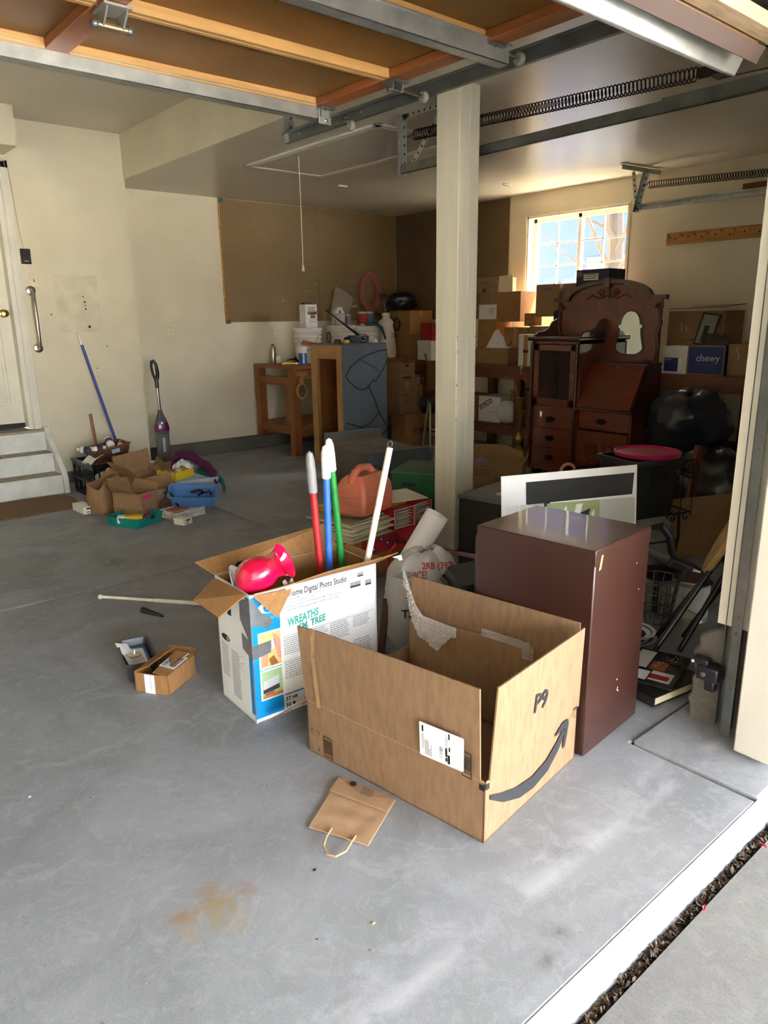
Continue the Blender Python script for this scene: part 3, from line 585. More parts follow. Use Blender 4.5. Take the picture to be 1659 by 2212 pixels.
# ------------------------------------------------------------------ shared materials for things
def cardmat(name, r, g, b, var=.07): return mat(name, srgb(r, g, b), .8, spec=.2, var=var, scale=60, bump=.12, bscale=90, stretch=(1, 1, .25))
M_card = cardmat('cardboard', 140, 111, 84); M_card2 = cardmat('cardboard_orange', 156, 116, 74); M_card3 = cardmat('cardboard_dull', 150, 119, 86); M_cardw = cardmat('white_card', 226, 224, 216, .03)
M_edge = cardmat('cardboard_edge', 172, 140, 102)
K = ink('black_ink', 26, 26, 30); KB = ink('brown_ink', 74, 46, 30); KG = ink('grey_ink', 120, 122, 126); KM = ink('marker', 40, 36, 34)
M_white = ink('paper_white', 240, 240, 240, .7); M_blue = ink('print_blue', 0, 140, 214, .4)
M_film = bpy.data.materials.new('clear_film'); M_film.use_nodes = True
def filmmat(name, tint, fac, rough=.15, diff=.25):
    m = bpy.data.materials.new(name); m.use_nodes = True; n = m.node_tree.nodes; L = m.node_tree.links; n.clear()
    o = n.new('ShaderNodeOutputMaterial'); t = n.new('ShaderNodeBsdfTransparent'); p = n.new('ShaderNodeBsdfPrincipled'); x = n.new('ShaderNodeMixShader')
    p.inputs['Base Color'].default_value = (*tint, 1); p.inputs['Roughness'].default_value = rough; x.inputs[0].default_value = fac
    nz = n.new('ShaderNodeTexNoise'); nz.inputs['Scale'].default_value = 26; nz.inputs['Detail'].default_value = 3; bp = n.new('ShaderNodeBump'); bp.inputs['Strength'].default_value = .7; bp.inputs['Distance'].default_value = .01
    L.new(nz.outputs['Fac'], bp.inputs['Height']); L.new(bp.outputs[0], p.inputs['Normal'])
    L.new(t.outputs[0], x.inputs[1]); L.new(p.outputs[0], x.inputs[2]); L.new(x.outputs[0], o.inputs[0]); MATS[name] = m; return m
M_tape = filmmat('clear_tape', (.8, .74, .66), .35, .2); M_bag = filmmat('white_film', (.86, .87, .88), .82, .3); M_clear = filmmat('clear_plastic', (.8, .88, .95), .35, .1); M_bub = filmmat('bubble_film', (.85, .8, .74), .55, .12)
M_blk = mat('black_plastic'); M_wp = mat('white_plastic')
def card_flap(parent, a, b, c, d, m=None, t=.005, name='flap'): return MB().sheet(a, b, c, d, t).obj(name, m or M_card, parent)
def open_box(parent, w, d, h, m=None, t=.005, name='body'):
    "open-topped box with thick walls, local origin at front-left bottom corner, x width, y depth"
    q = MB(); q.bx(0, w, 0, d, 0, t).bx(0, w, 0, t, 0, h).bx(0, w, d - t, d, 0, h).bx(0, t, 0, d, 0, h).bx(w - t, w, 0, d, 0, h)
    return q.obj(name, m or M_card, parent)
def closed_box(parent, w, d, h, m=None, name='body', bev=.003): return MB().bx(0, w, 0, d, 0, h).obj(name, m or M_card, parent, bevel=bev)

# ------------------------------------------------------------------ big brown shipping box in front
R_ = math.radians
ab = thing('shipping_box', 'large open brown shipping carton marked P9 in the foreground', 'box', (1.306, 1.129, 0), R_(8.2))
W, D, HB, HT = .529, .699, .193, .47
open_box(ab, W, D, HB)
q = MB().grid(lambda u, v: (-.004 - .012 * v - (.010 * max(0, (u - .86) / .14) * v), .014 + u * .688, HB + v * (HT - HB - .012 * u)), 24, 6, .005).obj('flap', M_card, ab)
card_flap(ab, (.012, -.002, HB), (W - .002, -.002, HB), (W - .012, -.012, HT), (.03, -.010, HT - .004), t=.005)
card_flap(ab, (W - .003, .004, HB), (W - .003, D - .004, HB), (W + .035, D + .01, HT - .01), (W + .012, .012, HT), t=.005)
card_flap(ab, (.004, D, HB), (.01, D + .20, .04), (.30, D + .23, .02), (W - .05, D, HB), t=.005)
MB().sheet((W - .014, .16, .02), (W - .014, D - .01, .02), (W - .012, D - .02, .32), (W - .012, .16, .35), .004).obj('inner_sheet', M_card3, ab)
MB().sheet((W - .0165, .17, .335), (W - .0165, .36, .335), (W - .016, .36, .365), (W - .016, .17, .362), .001).sheet((W - .0165, .16, .30), (W - .0165, .20, .30), (W - .016, .20, .345), (W - .016, .16, .345), .001).obj('clear_tape', M_tape, ab)
# score lines and tape on the outer faces
fL = Face((-.0012, D, 0), (0, -1, 0), (0, 0, 1)); fR = Face((0, -.0032, 0), (1, 0, 0), (0, 0, 1))
fLf = Face((-.012, D, 0), (0, -1, 0), (-.04, 0, 1)); fRf = Face((0, -.004, 0), (1, 0, 0), (0, -.03, 1))
m = MB(); fL.rect(m, 0, HB - .004, D, HB + .002); m.obj('score_line', M_edge, ab); m = MB(); fR.rect(m, 0, HB - .004, W, HB + .003); m.obj('score_line', M_edge, ab)
m = MB(); fL.line(m, [(.075, HB + .006), (.055, HT - .1), (.06, HT - .012)], .018, .017); fL.line(m, [(.072, HB + .006), (.062, HT - .1), (.066, HT - .012)], .004, .0178); m.obj('crushed_fold', M_edge, ab)
def U(s): return D - s      # distance from the front corner -> u on left face
lab = MB(); fLf.poly(lab, [(U(.206), .309), (U(.206), .207), (U(.203), .204), (U(.058), .2105), (U(.055), .214), (U(.053), .312), (U(.056), .3155), (U(.203), .3115)], .001)
lb = lab.obj('shipping_label', M_white, ab)
m = MB(); r = random.Random(2)
for u0, w0, u1, w1 in ((.197, .283, .191, .303), (.116, .232, .109, .208 + .012), (.108, .215, .1, .243), (.116, .262, .109, .235), (.105, .292, .1, .31), (.104, .255, .099, .268)): fLf.rect(m, U(u0), w0, U(u1), w1, .0016)
m.obj('label_bars', K, ab)['kind'] = 'stuff'
m = MB()
for i in range(9): fLf.rect(m, U(.136), .224 + i * .0042, U(.125), .224 + i * .0042 + r.choice([.0012, .002, .003]), .0016)
for i in range(5): fLf.rect(m, U(.186 - i * .005), .212, U(.184 - i * .005), .212 + r.uniform(.015, .07), .0016)
for i in range(3): fLf.rect(m, U(.197 - i * .003), .228, U(.196 - i * .003), .278, .0016)
m.obj('small_print', KG, ab)['kind'] = 'stuff'
fLf.text('CYCLE 1', U(.108), .262, .011, K, ab, ang=PI / 2, t=.0016)
def barcode(face, par, u0, w0, u1, w1, seed):
    m = MB(); r = random.Random(seed); b = .0035
    for a in ((u0, w0, u1, w0 + b), (u0, w1 - b, u1, w1), (u0, w0, u0 + b, w1), (u1 - b, w0, u1, w1)): face.rect(m, *a)
    z = w0 + (w1 - w0) * .16
    while z < w0 + (w1 - w0) * .84:
        h = r.choice([.0015, .0025, .004]); face.rect(m, u0 + b, z, u1 - b, z + h); z += h + r.choice([.0012, .0022])
    m.obj('barcode', KB if seed == 1 else K, par)['kind'] = 'stuff'
barcode(fL, ab, U(.625), .012, U(.585), .085, 1); barcode(fLf, ab, U(.062), .198, U(.030), .278, 2)
m = MB()
for u, w, s, v in ((.682, .09, 1, -1), (.682, .02, 1, 1), (.645, .09, -1, -1), (.645, .02, -1, 1)): fL.line(m, [(U(u) + .012 * s, w), (U(u), w), (U(u), w + .016 * v)], .002)
m.obj('corner_marks', K, ab)['kind'] = 'stuff'
fRf.text('P9', .222, .305, .080, K, ab, ang=-.10, width=.078, bold=.0016)
m = MB(); top = [(.022, .143), (.08, .118), (.16, .092), (.25, .080), (.33, .092), (.39, .122), (.43, .150)]; bot = [(.022, .128), (.09, .082), (.18, .046), (.26, .036), (.345, .050), (.41, .092), (.45, .140)]
for a, b, c, d in zip(top, top[1:], bot[1:], bot): fR.poly(m, [d, c, b, a])
fR.poly(m, [(.378, .150), (.39, .160), (.43, .178), (.462, .176), (.470, .160), (.463, .130), (.452, .085), (.438, .078), (.436, .1), (.444, .14), (.440, .155), (.41, .150)])
m.obj('smile_arrow', ink('print_black', 36, 36, 40), ab)
m = MB()
for u in (.492, .505): fRf.line(m, [(u, .172), (u, .202)], .0025); fRf.line(m, [(u - .005, .195), (u, .203), (u + .005, .195)], .0025)
fRf.rect(m, .484, .168, .513, .171); m.obj('this_way_up', K, ab)['kind'] = 'stuff'
m = MB(); fR.rect(m, 0, .168, .016, .186); m.obj('tape_band', K, ab); m = MB(); fL.rect(m, D - .018, .164, D, .182); m.obj('tape_band', K, ab)
# bubble wrap hung over the back flap
bw = thing('bubble_wrap', 'strip of clear bubble wrap draped over the far corner of the big carton', 'bubble wrap', (1.306, 1.129, 0), R_(8.2))
m = MB(); r = random.Random(9)
def strip(u, v):
    y = D + .045 - u * .28; cz = .46 - .13 * min(1, u * 2.2) + (.0 if u < .45 else -.015 * (u - .45)); hw = .018 + .03 * math.sin(PI * min(1, u * 1.3)) + .035 * max(0, 1 - abs(u - .72) / .22) * v
    return (W - .022 + .05 * (1 - min(1, u * 3)) * (1), y, cz + .012 - v * 2 * hw)
m.grid(strip, 30, 8, .003)
for i in range(260):
    u, v = r.random(), r.random(); p = strip(u, v); m.ell((p[0] - .003, p[1], p[2]), (.004, .0045, .0045), 6, 4)
m.obj('film', M_bub, bw)
# ------------------------------------------------------------------ file cabinet
fc = thing('file_cabinet', 'brown enamelled two drawer metal file cabinet with side to camera', 'cabinet', (1.849, 1.184, 0), R_(5))
M_br = mat('brown_enamel', srgb(58, 33, 26), .3, var=.05, scale=3, spec=.55, coat=.15)
MB().bx(0, .372, 0, .45, .004, .71).obj('case', M_br, fc, bevel=.004)
MB().bx(-.001, .373, -.001, .02, .66, .712).obj('top_seam', M_br, fc, bevel=.002)
m = MB(); fcr = Face((0, -.001, 0), (1, 0, 0), (0, 0, 1))
for u, w in ((.02, .03), (.35, .03)): fcr.rect(m, u, w, u + .007, w + .018)
for u in (.03, .10, .20, .29, .34): fcr.rect(m, u, .697, u + .03, .701)
m.obj('slots', M_dark, fc)['kind'] = 'stuff'
m = MB(); fcr.poly(m, [(.022, .642), (.036, .646), (.046, .69), (.036, .69)]); m.obj('tape_scrap', ink('yellow_tape', 210, 186, 96), fc)
for z0, z1 in ((.03, .34), (.36, .67)):
    dw = MB().bx(.012, .36, .45, .466, z0, z1).obj('drawer', M_br, fc, bevel=.004); MB().bx(.13, .24, .466, .478, z1 - .09, z1 - .06).obj('pull', M_galv, dw, bevel=.003)
m = MB()
for u, w in ((.205, .165), (.212, .158), (.208, .172), (.20, .205), (.31, .5), (.28, .60)): fcr.rect(m, u, w, u + .004, w + .006)
m.obj('paint_chips', M_white, fc)['kind'] = 'stuff'

# ------------------------------------------------------------------ printed carton with poles
hp = thing('printed_carton', 'white and blue printed electronics carton with open flaps and duct tape', 'box', (1.161, 2.083, 0), R_(-3))
W, D, H = .545, .27, .49
M_prt = mat('printed_card', srgb(238, 240, 240), .45, var=.02)
open_box(hp, W, D, H, M_prt)
MB().bx(.006, W - .006, .006, D - .006, .004, .012).obj('floor_sheet', M_card2, hp)
MB().bx(.0055, W - .0055, D - .0075, D - .0055, .01, H).bx(W - .0075, W - .0055, .0055, D - .0055, .01, H).obj('liner', M_card2, hp)
card_flap(hp, (0, D, H), (W, D, H), (W - .02, D + .06, H + .085), (-.04, D + .08, H + .035), M_card2)
card_flap(hp, (0, .012, H), (0, D - .005, H - .01), (-.095, D - .02, H - .07), (-.075, .085, H - .09), M_card2)
MB().grid(lambda u, v: (.005 + u * (W - .01) + .085 * v * u, -.001 - v * .03 - v * .008 * math.sin(u * 9), H + .003 + .02 * v * u + v * .012), 14, 3, .004).obj('flap', M_card2, hp)
MB().add([(.012, -.010, H - .002), (.15, -.03, H - .002), (.065, -.075, H - .07), (.012, -.012, H - .006), (.15, -.032, H - .006), (.065, -.077, H - .074)], [(0, 1, 2), (3, 5, 4), (0, 3, 4, 1), (1, 4, 5, 2), (2, 5, 3, 0)]).obj('torn_flap', M_card2, hp)
m = MB(); 
for k in range(5): m.tube([(W + .06 + .004 * k, -.03, H + .018), (W + .08 + .004 * k, -.035, H + .012 + .002 * k), (W + .088 + .003 * k, -.036, H + .0)], .002, 4)
m.obj('torn_paper', M_white, hp)['kind'] = 'stuff'
card_flap(hp, (W, .01, H), (W, D - .01, H), (W + .04, D - .02, H + .01), (W + .05, .02, H + .005), M_card2)
ff = Face((0, 0, 0), (1, 0, 0), (0, 0, 1), .0009); fl_ = Face((0, D, 0), (0, -1, 0), (0, 0, 1), .0009)
m = MB(); ff.rect(m, 0, .015, .115, .478); m.obj('blue_band', M_blue, hp); m = MB(); fl_.rect(m, D - .028, .03, D, .478); m.obj('blue_band', M_blue, hp)
m = MB(); fl_.rect(m, D - .006, 0, D, .48); ff.rect(m, 0, 0, .005, .48); m.obj('worn_corner', mat('worn_card', srgb(196, 200, 204), .5), hp)
# photographs printed on the blue band
def photo(u0, w0, u1, w1, c):
    m = MB(); ff.rect(m, u0 - .006, w0 - .006, u1 + .006, w1 + .006, .0004); m.obj('photo_border', M_prt, hp)
    m = MB(); ff.rect(m, u0, w0, u1, w1, .0008); return m.obj('photo', ink('photo_' + str(c), *c), hp)
photo(.030, .205, .112, .335, (226, 190, 120)); photo(.030, .085, .112, .19, (158, 190, 142))
def blob(name, pts, c, t=.0012): m = MB(); ff.poly(m, pts, t); return m.obj(name, ink(name + str(c), *c), hp)
blob('hand', [(.03, .21), (.056, .21), (.06, .25), (.048, .28), (.034, .265)], (214, 150, 120)); blob('hand', [(.08, .33), (.094, .325), (.112, .30), (.112, .225), (.1, .23), (.088, .28)], (216, 152, 124))
blob('camera', [(.048, .262), (.09, .272), (.092, .305), (.05, .297)], (206, 208, 212)); blob('screen', [(.056, .27), (.075, .275), (.075, .292), (.056, .288)], (70, 66, 70)); blob('shade', [(.07, .207), (.1, .21), (.082, .245), (.062, .235)], (150, 96, 40))
blob('printer', [(.033, .12), (.098, .13), (.1, .165), (.036, .153)], (196, 200, 204)); blob('printer_base', [(.033, .105), (.1, .112), (.098, .13), (.033, .12)], (52, 54, 60)); blob('desk', [(.03, .085), (.112, .085), (.112, .10), (.03, .095)], (196, 120, 66)); blob('printout', [(.038, .094), (.075, .097), (.08, .112), (.042, .108)], (150, 104, 84))
m = MB(); ff.poly(m, [(.03 + .045 + .042 * math.cos(a) * (1.1 if abs(math.cos(a)) > .7 else 1), .43 + .022 * math.sin(a)) for a in [2 * PI * i / 24 for i in range(24)]], .0006); m.obj('logo_badge', M_prt, hp)
m = MB(); ff.poly(m, [(.075 + .024 * math.cos(a), .43 + .02 * math.sin(a)) for a in [2 * PI * i / 24 for i in range(24)]], .001); m.obj('logo_disc', M_blue, hp)
ff.text('hp', .058, .424, .030, M_prt, hp, shear=.25, t=.0014); ff.text('n i', .08, .385, .012, M_prt, hp, t=.001)
ff.text('HP Home Digital Photo Studio', .120, .4475, .033, K, hp, width=.285, bold=.0006)
for i, s in enumerate(('HP Photosmart M307 Digital Camera with HP Instant Share and', 'HP Photosmart 7660 Photo Printer', 'Appareil photo numerique HP Photosmart M307 avec fonction', 'HP Instant Share et imprimante photo HP Photosmart 7660')): ff.text(s, .122, .4345 - .0135 * i, .0125, KG, hp, width=.26 * len(s) / 58, bold=.0001)
TEAL = ink('teal_marker', 40, 170, 150)
ff.text('WREATHS', .145, .335, .042, TEAL, hp, ang=.10, width=.135, shear=.2, bold=.0012); ff.text('SM. TREE', .19, .308, .036, TEAL, hp, ang=.10, width=.12, shear=.2, bold=.0012)
m = MB(); r = random.Random(4)
for u0, w0, u1, w1, n_ in ((.125, .225, .215, .295, 9), (.225, .215, .315, .297, 11), (.325, .225, .415, .297, 9), (.43, .25, .51, .297, 6), (.125, .13, .22, .20, 8), (.23, .08, .32, .18, 12), (.33, .1, .42, .19, 10), (.43, .1, .52, .2, 10)): ff.lines(m, u0, w0, u1, w1, n_, r, .38)
m.obj('fine_print', ink('fine_ink', 140, 143, 150), hp)['kind'] = 'stuff'
m = MB()
for z, u0, u1 in ((.3015, .12, .53), (.075, .12, .53), (.205, .12, .31)): ff.rect(m, u0, z, u1, z + .0012)
m.obj('rules', KG, hp)['kind'] = 'stuff'
m = MB(); ff.rect(m, .12, .07, .53, .076); m.obj('blue_rule', M_blue, hp)
for i, (a, b) in enumerate((('57', '58'), ('56', '59'))):
    z = .047 - .025 * i; ff.text(a, .122, z, .022, K, hp, bold=.0006); ff.text(b, .20, z + .002, .022, K, hp, bold=.0006)
    for j, c in enumerate(((200, 60, 50), (240, 190, 40), (60, 90, 170)) if i == 0 else ((20, 20, 24),)): m = MB(); ff.poly(m, [(.156 + .005 * j + .006 * math.cos(a_), z + .008 + .003 * (j % 2) + .006 * math.sin(a_)) for a_ in [2 * PI * k / 14 for k in range(14)]], .0002 * j); m.obj('ink_dot', ink('dot%d%d' % (i, j), *c), hp)
ff.text('Original HP Supplies', .122, .010, .012, K, hp); ff.text('Les fournitures HP', .122, -.0035 + .003, .010, K, hp)
for (u, w, a, b) in ((.42, .415, .05, .022), (.49, .41, .03, .022), (.455, .452, .028, .018)):
    m = MB(); ff.rect(m, u, w, u + a, w + b); m.obj('product_picture', ink('pic_grey', 150, 152, 156), hp); m = MB(); ff.rect(m, u + .002, w + .001, u + a - .002, w + b * .35, .0004); m.obj('product_shadow', K, hp)
m = MB(); r = random.Random(8); fl_.lines(m, .02, .10, .08, .235, 16, r, .4); fl_.lines(m, .1, .04, .17, .23, 20, r, .4); m.obj('fine_print', mat('fine_ink'), hp)['kind'] = 'stuff'
m = MB(); fl_.line(m, [(.16, .22), (.2, .235)], .0012); fl_.line(m, [(.155, .19), (.2, .21), (.17, .18), (.2, .17)], .0012); m.obj('pencil_scribble', ink('red_pencil', 190, 120, 100), hp)['kind'] = 'stuff'
m = MB(); fl_.poly(m, [(.06 + .035 * math.cos(a), .262 + .013 * math.sin(a)) for a in [2 * PI * k / 16 for k in range(16)]]); m.obj('handle_slot', M_dark, hp); m = MB(); fl_.poly(m, [(.068, .252), (.09, .257), (.088, .27), (.064, .268)], .0004); m.obj('green_inside', ink('green_pack', 140, 180, 90), hp)
M_duct = mat('duct_tape', srgb(142, 144, 148), .3, metal=.45, var=.08, scale=25)
m = MB(); ff.poly(m, [(-.001, .475), (.012, .47), (.05, .405), (.078, .395), (.085, .372), (.068, .352), (.03, .37), (-.001, .375)], .001); m.obj('duct_tape', M_duct, hp)
m = MB(); ff.poly(m, [(-.001, .30), (.075, .305), (.072, .258), (-.001, .248)], .0014); m.obj('duct_tape', M_duct, hp)
m = MB(); fl_.poly(m, [(D - .075, .455), (D, .475), (D, .30), (D - .03, .33), (D - .078, .38)], .001); m.obj('duct_tape', M_duct, hp); m = MB(); fl_.poly(m, [(D - .07, .33), (D, .31), (D, .25), (D - .07, .27)], .0014); m.obj('duct_tape', M_duct, hp)
m = MB(); fl_.rect(m, .09, .365, .12, .40); m.obj('product_picture', K, hp)

# contents: vase, plastic bag, cable, poles
vs = thing('glass_vase', 'glossy magenta red glass vase with flared mouth lying in the printed carton', 'vase', (1.232, 2.155, .525))
RV = Vector((.62, -.62, .48)).normalized().to_track_quat('Z', 'Y').to_matrix()
mv = mat('red_glass', srgb(222, 14, 74), .06, var=.12, scale=5, spec=.8, coat=.6, col2=srgb(190, 8, 40))
pr = [(.001, -.068), (.03, -.066), (.056, -.045), (.069, -.01), (.067, .02), (.055, .05), (.046, .066), (.043, .08), (.049, .10), (.062, .122), (.066, .125), (.058, .12), (.045, .10), (.039, .08), (.041, .066), (.050, .05), (.060, .02), (.055, -.03), (.02, -.055), (.001, -.058)]
m = MB().lathe(pr, 36, (0, 0, 0), RV); k = 36
for i, q in enumerate(m.v):
    j = i % k; row = i // k
    if 9 <= row <= 11 and 14 <= j <= 22: 
        f_ = 1 - abs(j - 18) / 5.0; m.v[i] = (q[0] + .0, q[1], q[2] + .012 * f_)
m.obj('bowl', mv, vs)
wb = thing('plastic_bag', 'translucent white plastic bag tucked in the left end of the printed carton', 'bag', (1.20, 2.20, .0))
MB().grid(lambda u, v: (-.03 + .11 * u, .035 * math.sin(u * 7) + .05 * v - .02, .40 + .15 * (1 - .35 * u) * v + .012 * math.sin(9 * u + 5 * v)), 14, 10, .002).obj('film', M_bag, wb)
cb_ = thing('black_cable', 'looped black cable rising out of the printed carton behind the white bag', 'cable', (1.25, 2.27, 0))
MB().tube([(-.05, 0, .42), (-.05, .0, .51), (-.02, .0, .545), (.03, -.005, .55), (.075, -.01, .53), (.09, -.01, .42)], .0055, 8).obj('cord', M_blk, cb_)
m = MB(); m.grid(lambda u, v: (-.01 + u * .04, -.015 - .012 * math.sin(v * 4), .465 + v * .045 + .008 * math.sin(u * 8)), 8, 8, .0012); 
tp = thing('clear_tape_scrap', 'crumpled clear tape stuck across the mouth of the printed carton under the vase', 'tape', (1.30, 2.075, .0)); m.obj('film', M_tape, tp)
def pole(name, label, base, top, r, M_shaft, grip=None, glen=.12):
    b = Vector(base); t = Vector(top); th = thing(name, label, 'pole', tuple(b), 0, 'poles standing in the printed carton'); d = (t - b); L_ = d.length; dn = d.normalized()
    MB().tube([(0, 0, 0), dn * (L_ - (glen if grip else 0))], r, 14).obj('shaft', M_shaft, th)
    if grip:
        a = dn * (L_ - glen - .01); x = dn.cross(Vector((.8, -.6, 0))).normalized(); y = dn.cross(x)
        g = MB(); R = Matrix((x, y, dn)).transposed()
        g.lathe([(r * 1.0, 0), (r * 1.28, .004), (r * 1.32, glen * .55), (r * 1.25, glen * .85), (r * .8, glen * 1.03), (.001, glen * 1.08)], 16, a, R)
        g.obj('grip', grip, th)
        h = MB().lathe([(.0001, 0), (.007, 0)], 12, a + dn * glen * .8 + y * r * 1.30 * (1 if y.y < 0 else -1), Matrix((x, dn, y * (1 if y.y < 0 else -1))).transposed()).obj('hang_hole', M_dark, th)
    return th
pole('broom_pole', 'red pole with a grey teardrop grip in the printed carton', (1.58, 2.21, .014), (1.515, 2.20, .93), .0135, mat('red_pole', srgb(178, 36, 44), .45, var=.15, scale=30), mat('grey_grip', srgb(132, 132, 136), .5), .15)
pole('broom_pole', 'blue pole with a white ribbed grip in the printed carton', (1.60, 2.215, .014), (1.592, 2.205, .945), .0135, mat('blue_pole', srgb(48, 108, 206), .45, var=.1, scale=30), mat('white_grip', srgb(236, 236, 228), .45), .12)
pole('broom_pole', 'green pole with a white grip, tallest handle in the printed carton', (1.705, 2.22, .014), (1.612, 2.21, .968), .0135, mat('green_pole', srgb(24, 132, 52), .45, var=.1, scale=30), mat('white_grip'), .12)
wp = pole('curtain_pole', 'plain white pole with a screw eye at its tip leaning out of the carton', (1.565, 2.10, .014), (1.80, 2.075, .925), .0125, mat('white_pole', srgb(236, 230, 212), .5, var=.08, scale=25))
MB().tube([(.236 + .012 * math.sin(a), -.025, .911 + .014 - .012 * math.cos(a)) for a in [2 * PI * i / 14 for i in range(14)]], .002, 6, closed=True).obj('screw_eye', M_galvd, wp)

# ------------------------------------------------------------------ small carton, loaf pan, rod, cone, paper bag
sb = thing('small_carton', 'small orange brown mailing carton with barcode label on the garage floor', 'box', (1.011, 2.481, 0), R_(32.5))
W, D, H = .193, .15, .082
open_box(sb, W, D, H, M_card2, .003)
card_flap(sb, (.0, .0, H), (W, .0, H), (W - .005, .078, H + .015), (.005, .07, H + .004), M_card2, .003)
card_flap(sb, (0, D, H), (.005, .085, H + .03), (W - .005, .085, H + .028), (W, D, H), M_card2, .003)
card_flap(sb, (W, .004, H), (W, D - .004, H), (W + .04, D - .01, H + .012), (W + .055, .02, H + .004), M_card2, .003)
fa = Face((.006, .0, H + .0035), (1, 0, 0), (0, .078, .010), .0012)
m = MB(); fa.rect(m, .045, .005, .15, .072); m.obj('shipping_label', M_white, sb); m = MB(); r = random.Random(6)
def bars(m, f, u0, w0, u1, w1, t=.0005):
    x = u0
    while x < u1: b_ = r.choice([.001, .0018, .003]); f.rect(m, x, w0, min(x + b_, u1), w1, t); x += b_ + r.choice([.001, .002])
bars(m, fa, .06, .012, .14, .036); bars(m, fa, .055, .05, .14, .066); fa.rect(m, .05, .041, .15, .043, .0005); m.obj('barcode', K, sb)['kind'] = 'stuff'
m = MB(); fa.rect(m, .152, .02, .185, .066); m.obj('printed_tape', M_white, sb); ft = Face((0, D, 0), (0, -1, 0), (0, 0, 1))
m = MB(); ft.rect(m, .045, .0, .09, H - .002); m.obj('printed_tape', M_white, sb); ft.text('Georgetown', .075, .012, .014, ink('tape_blue', 70, 150, 180), sb, ang=PI / 2); fa.text('@', .158, .03, .025, ink('tape_blue'), sb)
lp = thing('loaf_pan', 'dark grey loaf pan holding papers and a steel disc beside the small carton', 'pan', (1.017, 2.79, 0), R_(76))
m = MB()
def rr(w, l, r_, n=6): return [(sx * (w - r_) + r_ * math.cos(a0 + PI / 2 * i / n), sy * (l - r_) + r_ * math.sin(a0 + PI / 2 * i / n)) for sx, sy, a0 in ((1, 1, 0), (-1, 1, PI / 2), (-1, -1, PI), (1, -1, 1.5 * PI)) for i in range(n + 1)]
def loft(m, loops, cap0=True, cap1=False):
    k = len(loops[0]); m.add([p for l in loops for p in l], [(i * k + j, i * k + (j + 1) % k, (i + 1) * k + (j + 1) % k, (i + 1) * k + j) for i in range(len(loops) - 1) for j in range(k)] + ([tuple(range(k))[::-1]] if cap0 else []) + ([tuple((len(loops) - 1) * k + j for j in range(k))] if cap1 else [])); return m
def tray(w, l, h, w2, l2, r_, t=.003, rim=.006):
    return loft(MB(), [[(x, y, 0) for x, y in rr(w2, l2, r_)], [(x, y, h) for x, y in rr(w, l, r_)], [(x, y, h) for x, y in rr(w + rim, l + rim, r_)], [(x, y, h + .004) for x, y in rr(w + rim, l + rim, r_)], [(x, y, h + .004) for x, y in rr(w - t, l - t, r_)], [(x, y, t) for x, y in rr(w2 - t, l2 - t, r_)]], True, True)
tray(.13, .0625, .078, .115, .05, .02).obj('pan', mat('pan_grey', srgb(84, 88, 92), .35, metal=.5), lp)
pk = thing('blue_packet', 'blue plastic packet lying inside the loaf pan under the papers', 'packet', (1.017, 2.79, .045), R_(76)); MB().bx(-.10, .105, -.046, .046, 0, .012).obj('packet', mat('packet_blue', srgb(30, 96, 176), .3), pk, bevel=.004)
pk = thing('folded_papers', 'folded printed papers inside the loaf pan', 'papers', (1.005, 2.785, .058), R_(80)); MB().sheet((-.09, -.035, 0), (.06, -.045, .002), (.08, .04, .006), (-.08, .04, .002), .003).obj('sheet', M_white, pk); MB().sheet((.02, -.0, .006), (.10, .01, .02), (.11, .055, .03), (.03, .05, .01), .002).obj('sheet', M_white, pk); m = MB(); Face((-.08, -.03, .006), (1, 0, 0), (0, 1, .03), .002).lines(m, 0, 0, .12, .05, 5, r, .35); m.obj('fine_print', KG, pk)['kind'] = 'stuff'
pk = thing('steel_disc', 'small steel disc with a white pin lying on the papers in the loaf pan', 'disc', (1.0, 2.775, .069)); MB().lathe([(.001, 0), (.024, 0), (.027, .003), (.024, .006), (.001, .006)], 24).obj('disc', M_steel, pk); MB().cyl((0, 0, .006), (.004, .004, .022), .003, 8).obj('pin', M_white, pk)
rd = thing('curtain_rod', 'thin white telescopic curtain rod lying on the floor', 'rod', (1.194, 3.683, .012))
MB().tube([(0, 0, 0), (.19, -.241, 0)], .008, 10).obj('inner_tube', mat('white_pole'), rd); MB().tube([(.185, -.235, 0), (.60, -.761, 0)], .0105, 10).obj('outer_tube', mat('white_pole'), rd); MB().ell((-.008, .010, 0), .013, 12, 8).obj('end_cap', M_wp, rd)
cn = thing('black_nozzle', 'black tapered nozzle lying on the floor below the curtain rod', 'nozzle', (1.276, 3.36, .016)); MB().tube([(0, 0, 0), (.012, -.03, -.002), (.05, -.125, -.010)], [.016, .0135, .005], 12).obj('cone', M_blk, cn)
pb = thing('paper_bag', 'flattened brown paper shopping bag lying in front of the big carton', 'bag', (1.10, 1.46, .001))
def PB(x, y): return (x - 1.10, y - 1.46)
M_kraft = mat('kraft_paper', srgb(178, 146, 112), .75, var=.06, scale=14, bump=.25, bscale=20)
A_, B_, C_, D_ = (Vector((*PB(*p), 0)) for p in ((.98, 1.498), (1.058, 1.328), (1.244, 1.425), (1.185, 1.625)))
MB().grid(lambda u, v: (A_ * (1 - u) + B_ * u) * (1 - v) + (D_ * (1 - u) + C_ * u) * v + Vector((0, 0, .002 + .003 * noise.noise(Vector((u * 4, v * 5, 1))))), 16, 20, .005).obj('bag_body', M_kraft, pb)
def PQ(u, v, z): return (A_ * (1 - u) + B_ * u) * (1 - v) + (D_ * (1 - u) + C_ * u) * v + Vector((0, 0, z))
MB().grid(lambda u, v: PQ(u * 1.0, .66 + v * .30 * (1 - .0 * u), .0095 + .004 * (1 - v)), 10, 6, .002).obj('bottom_fold', M_kraft, pb)
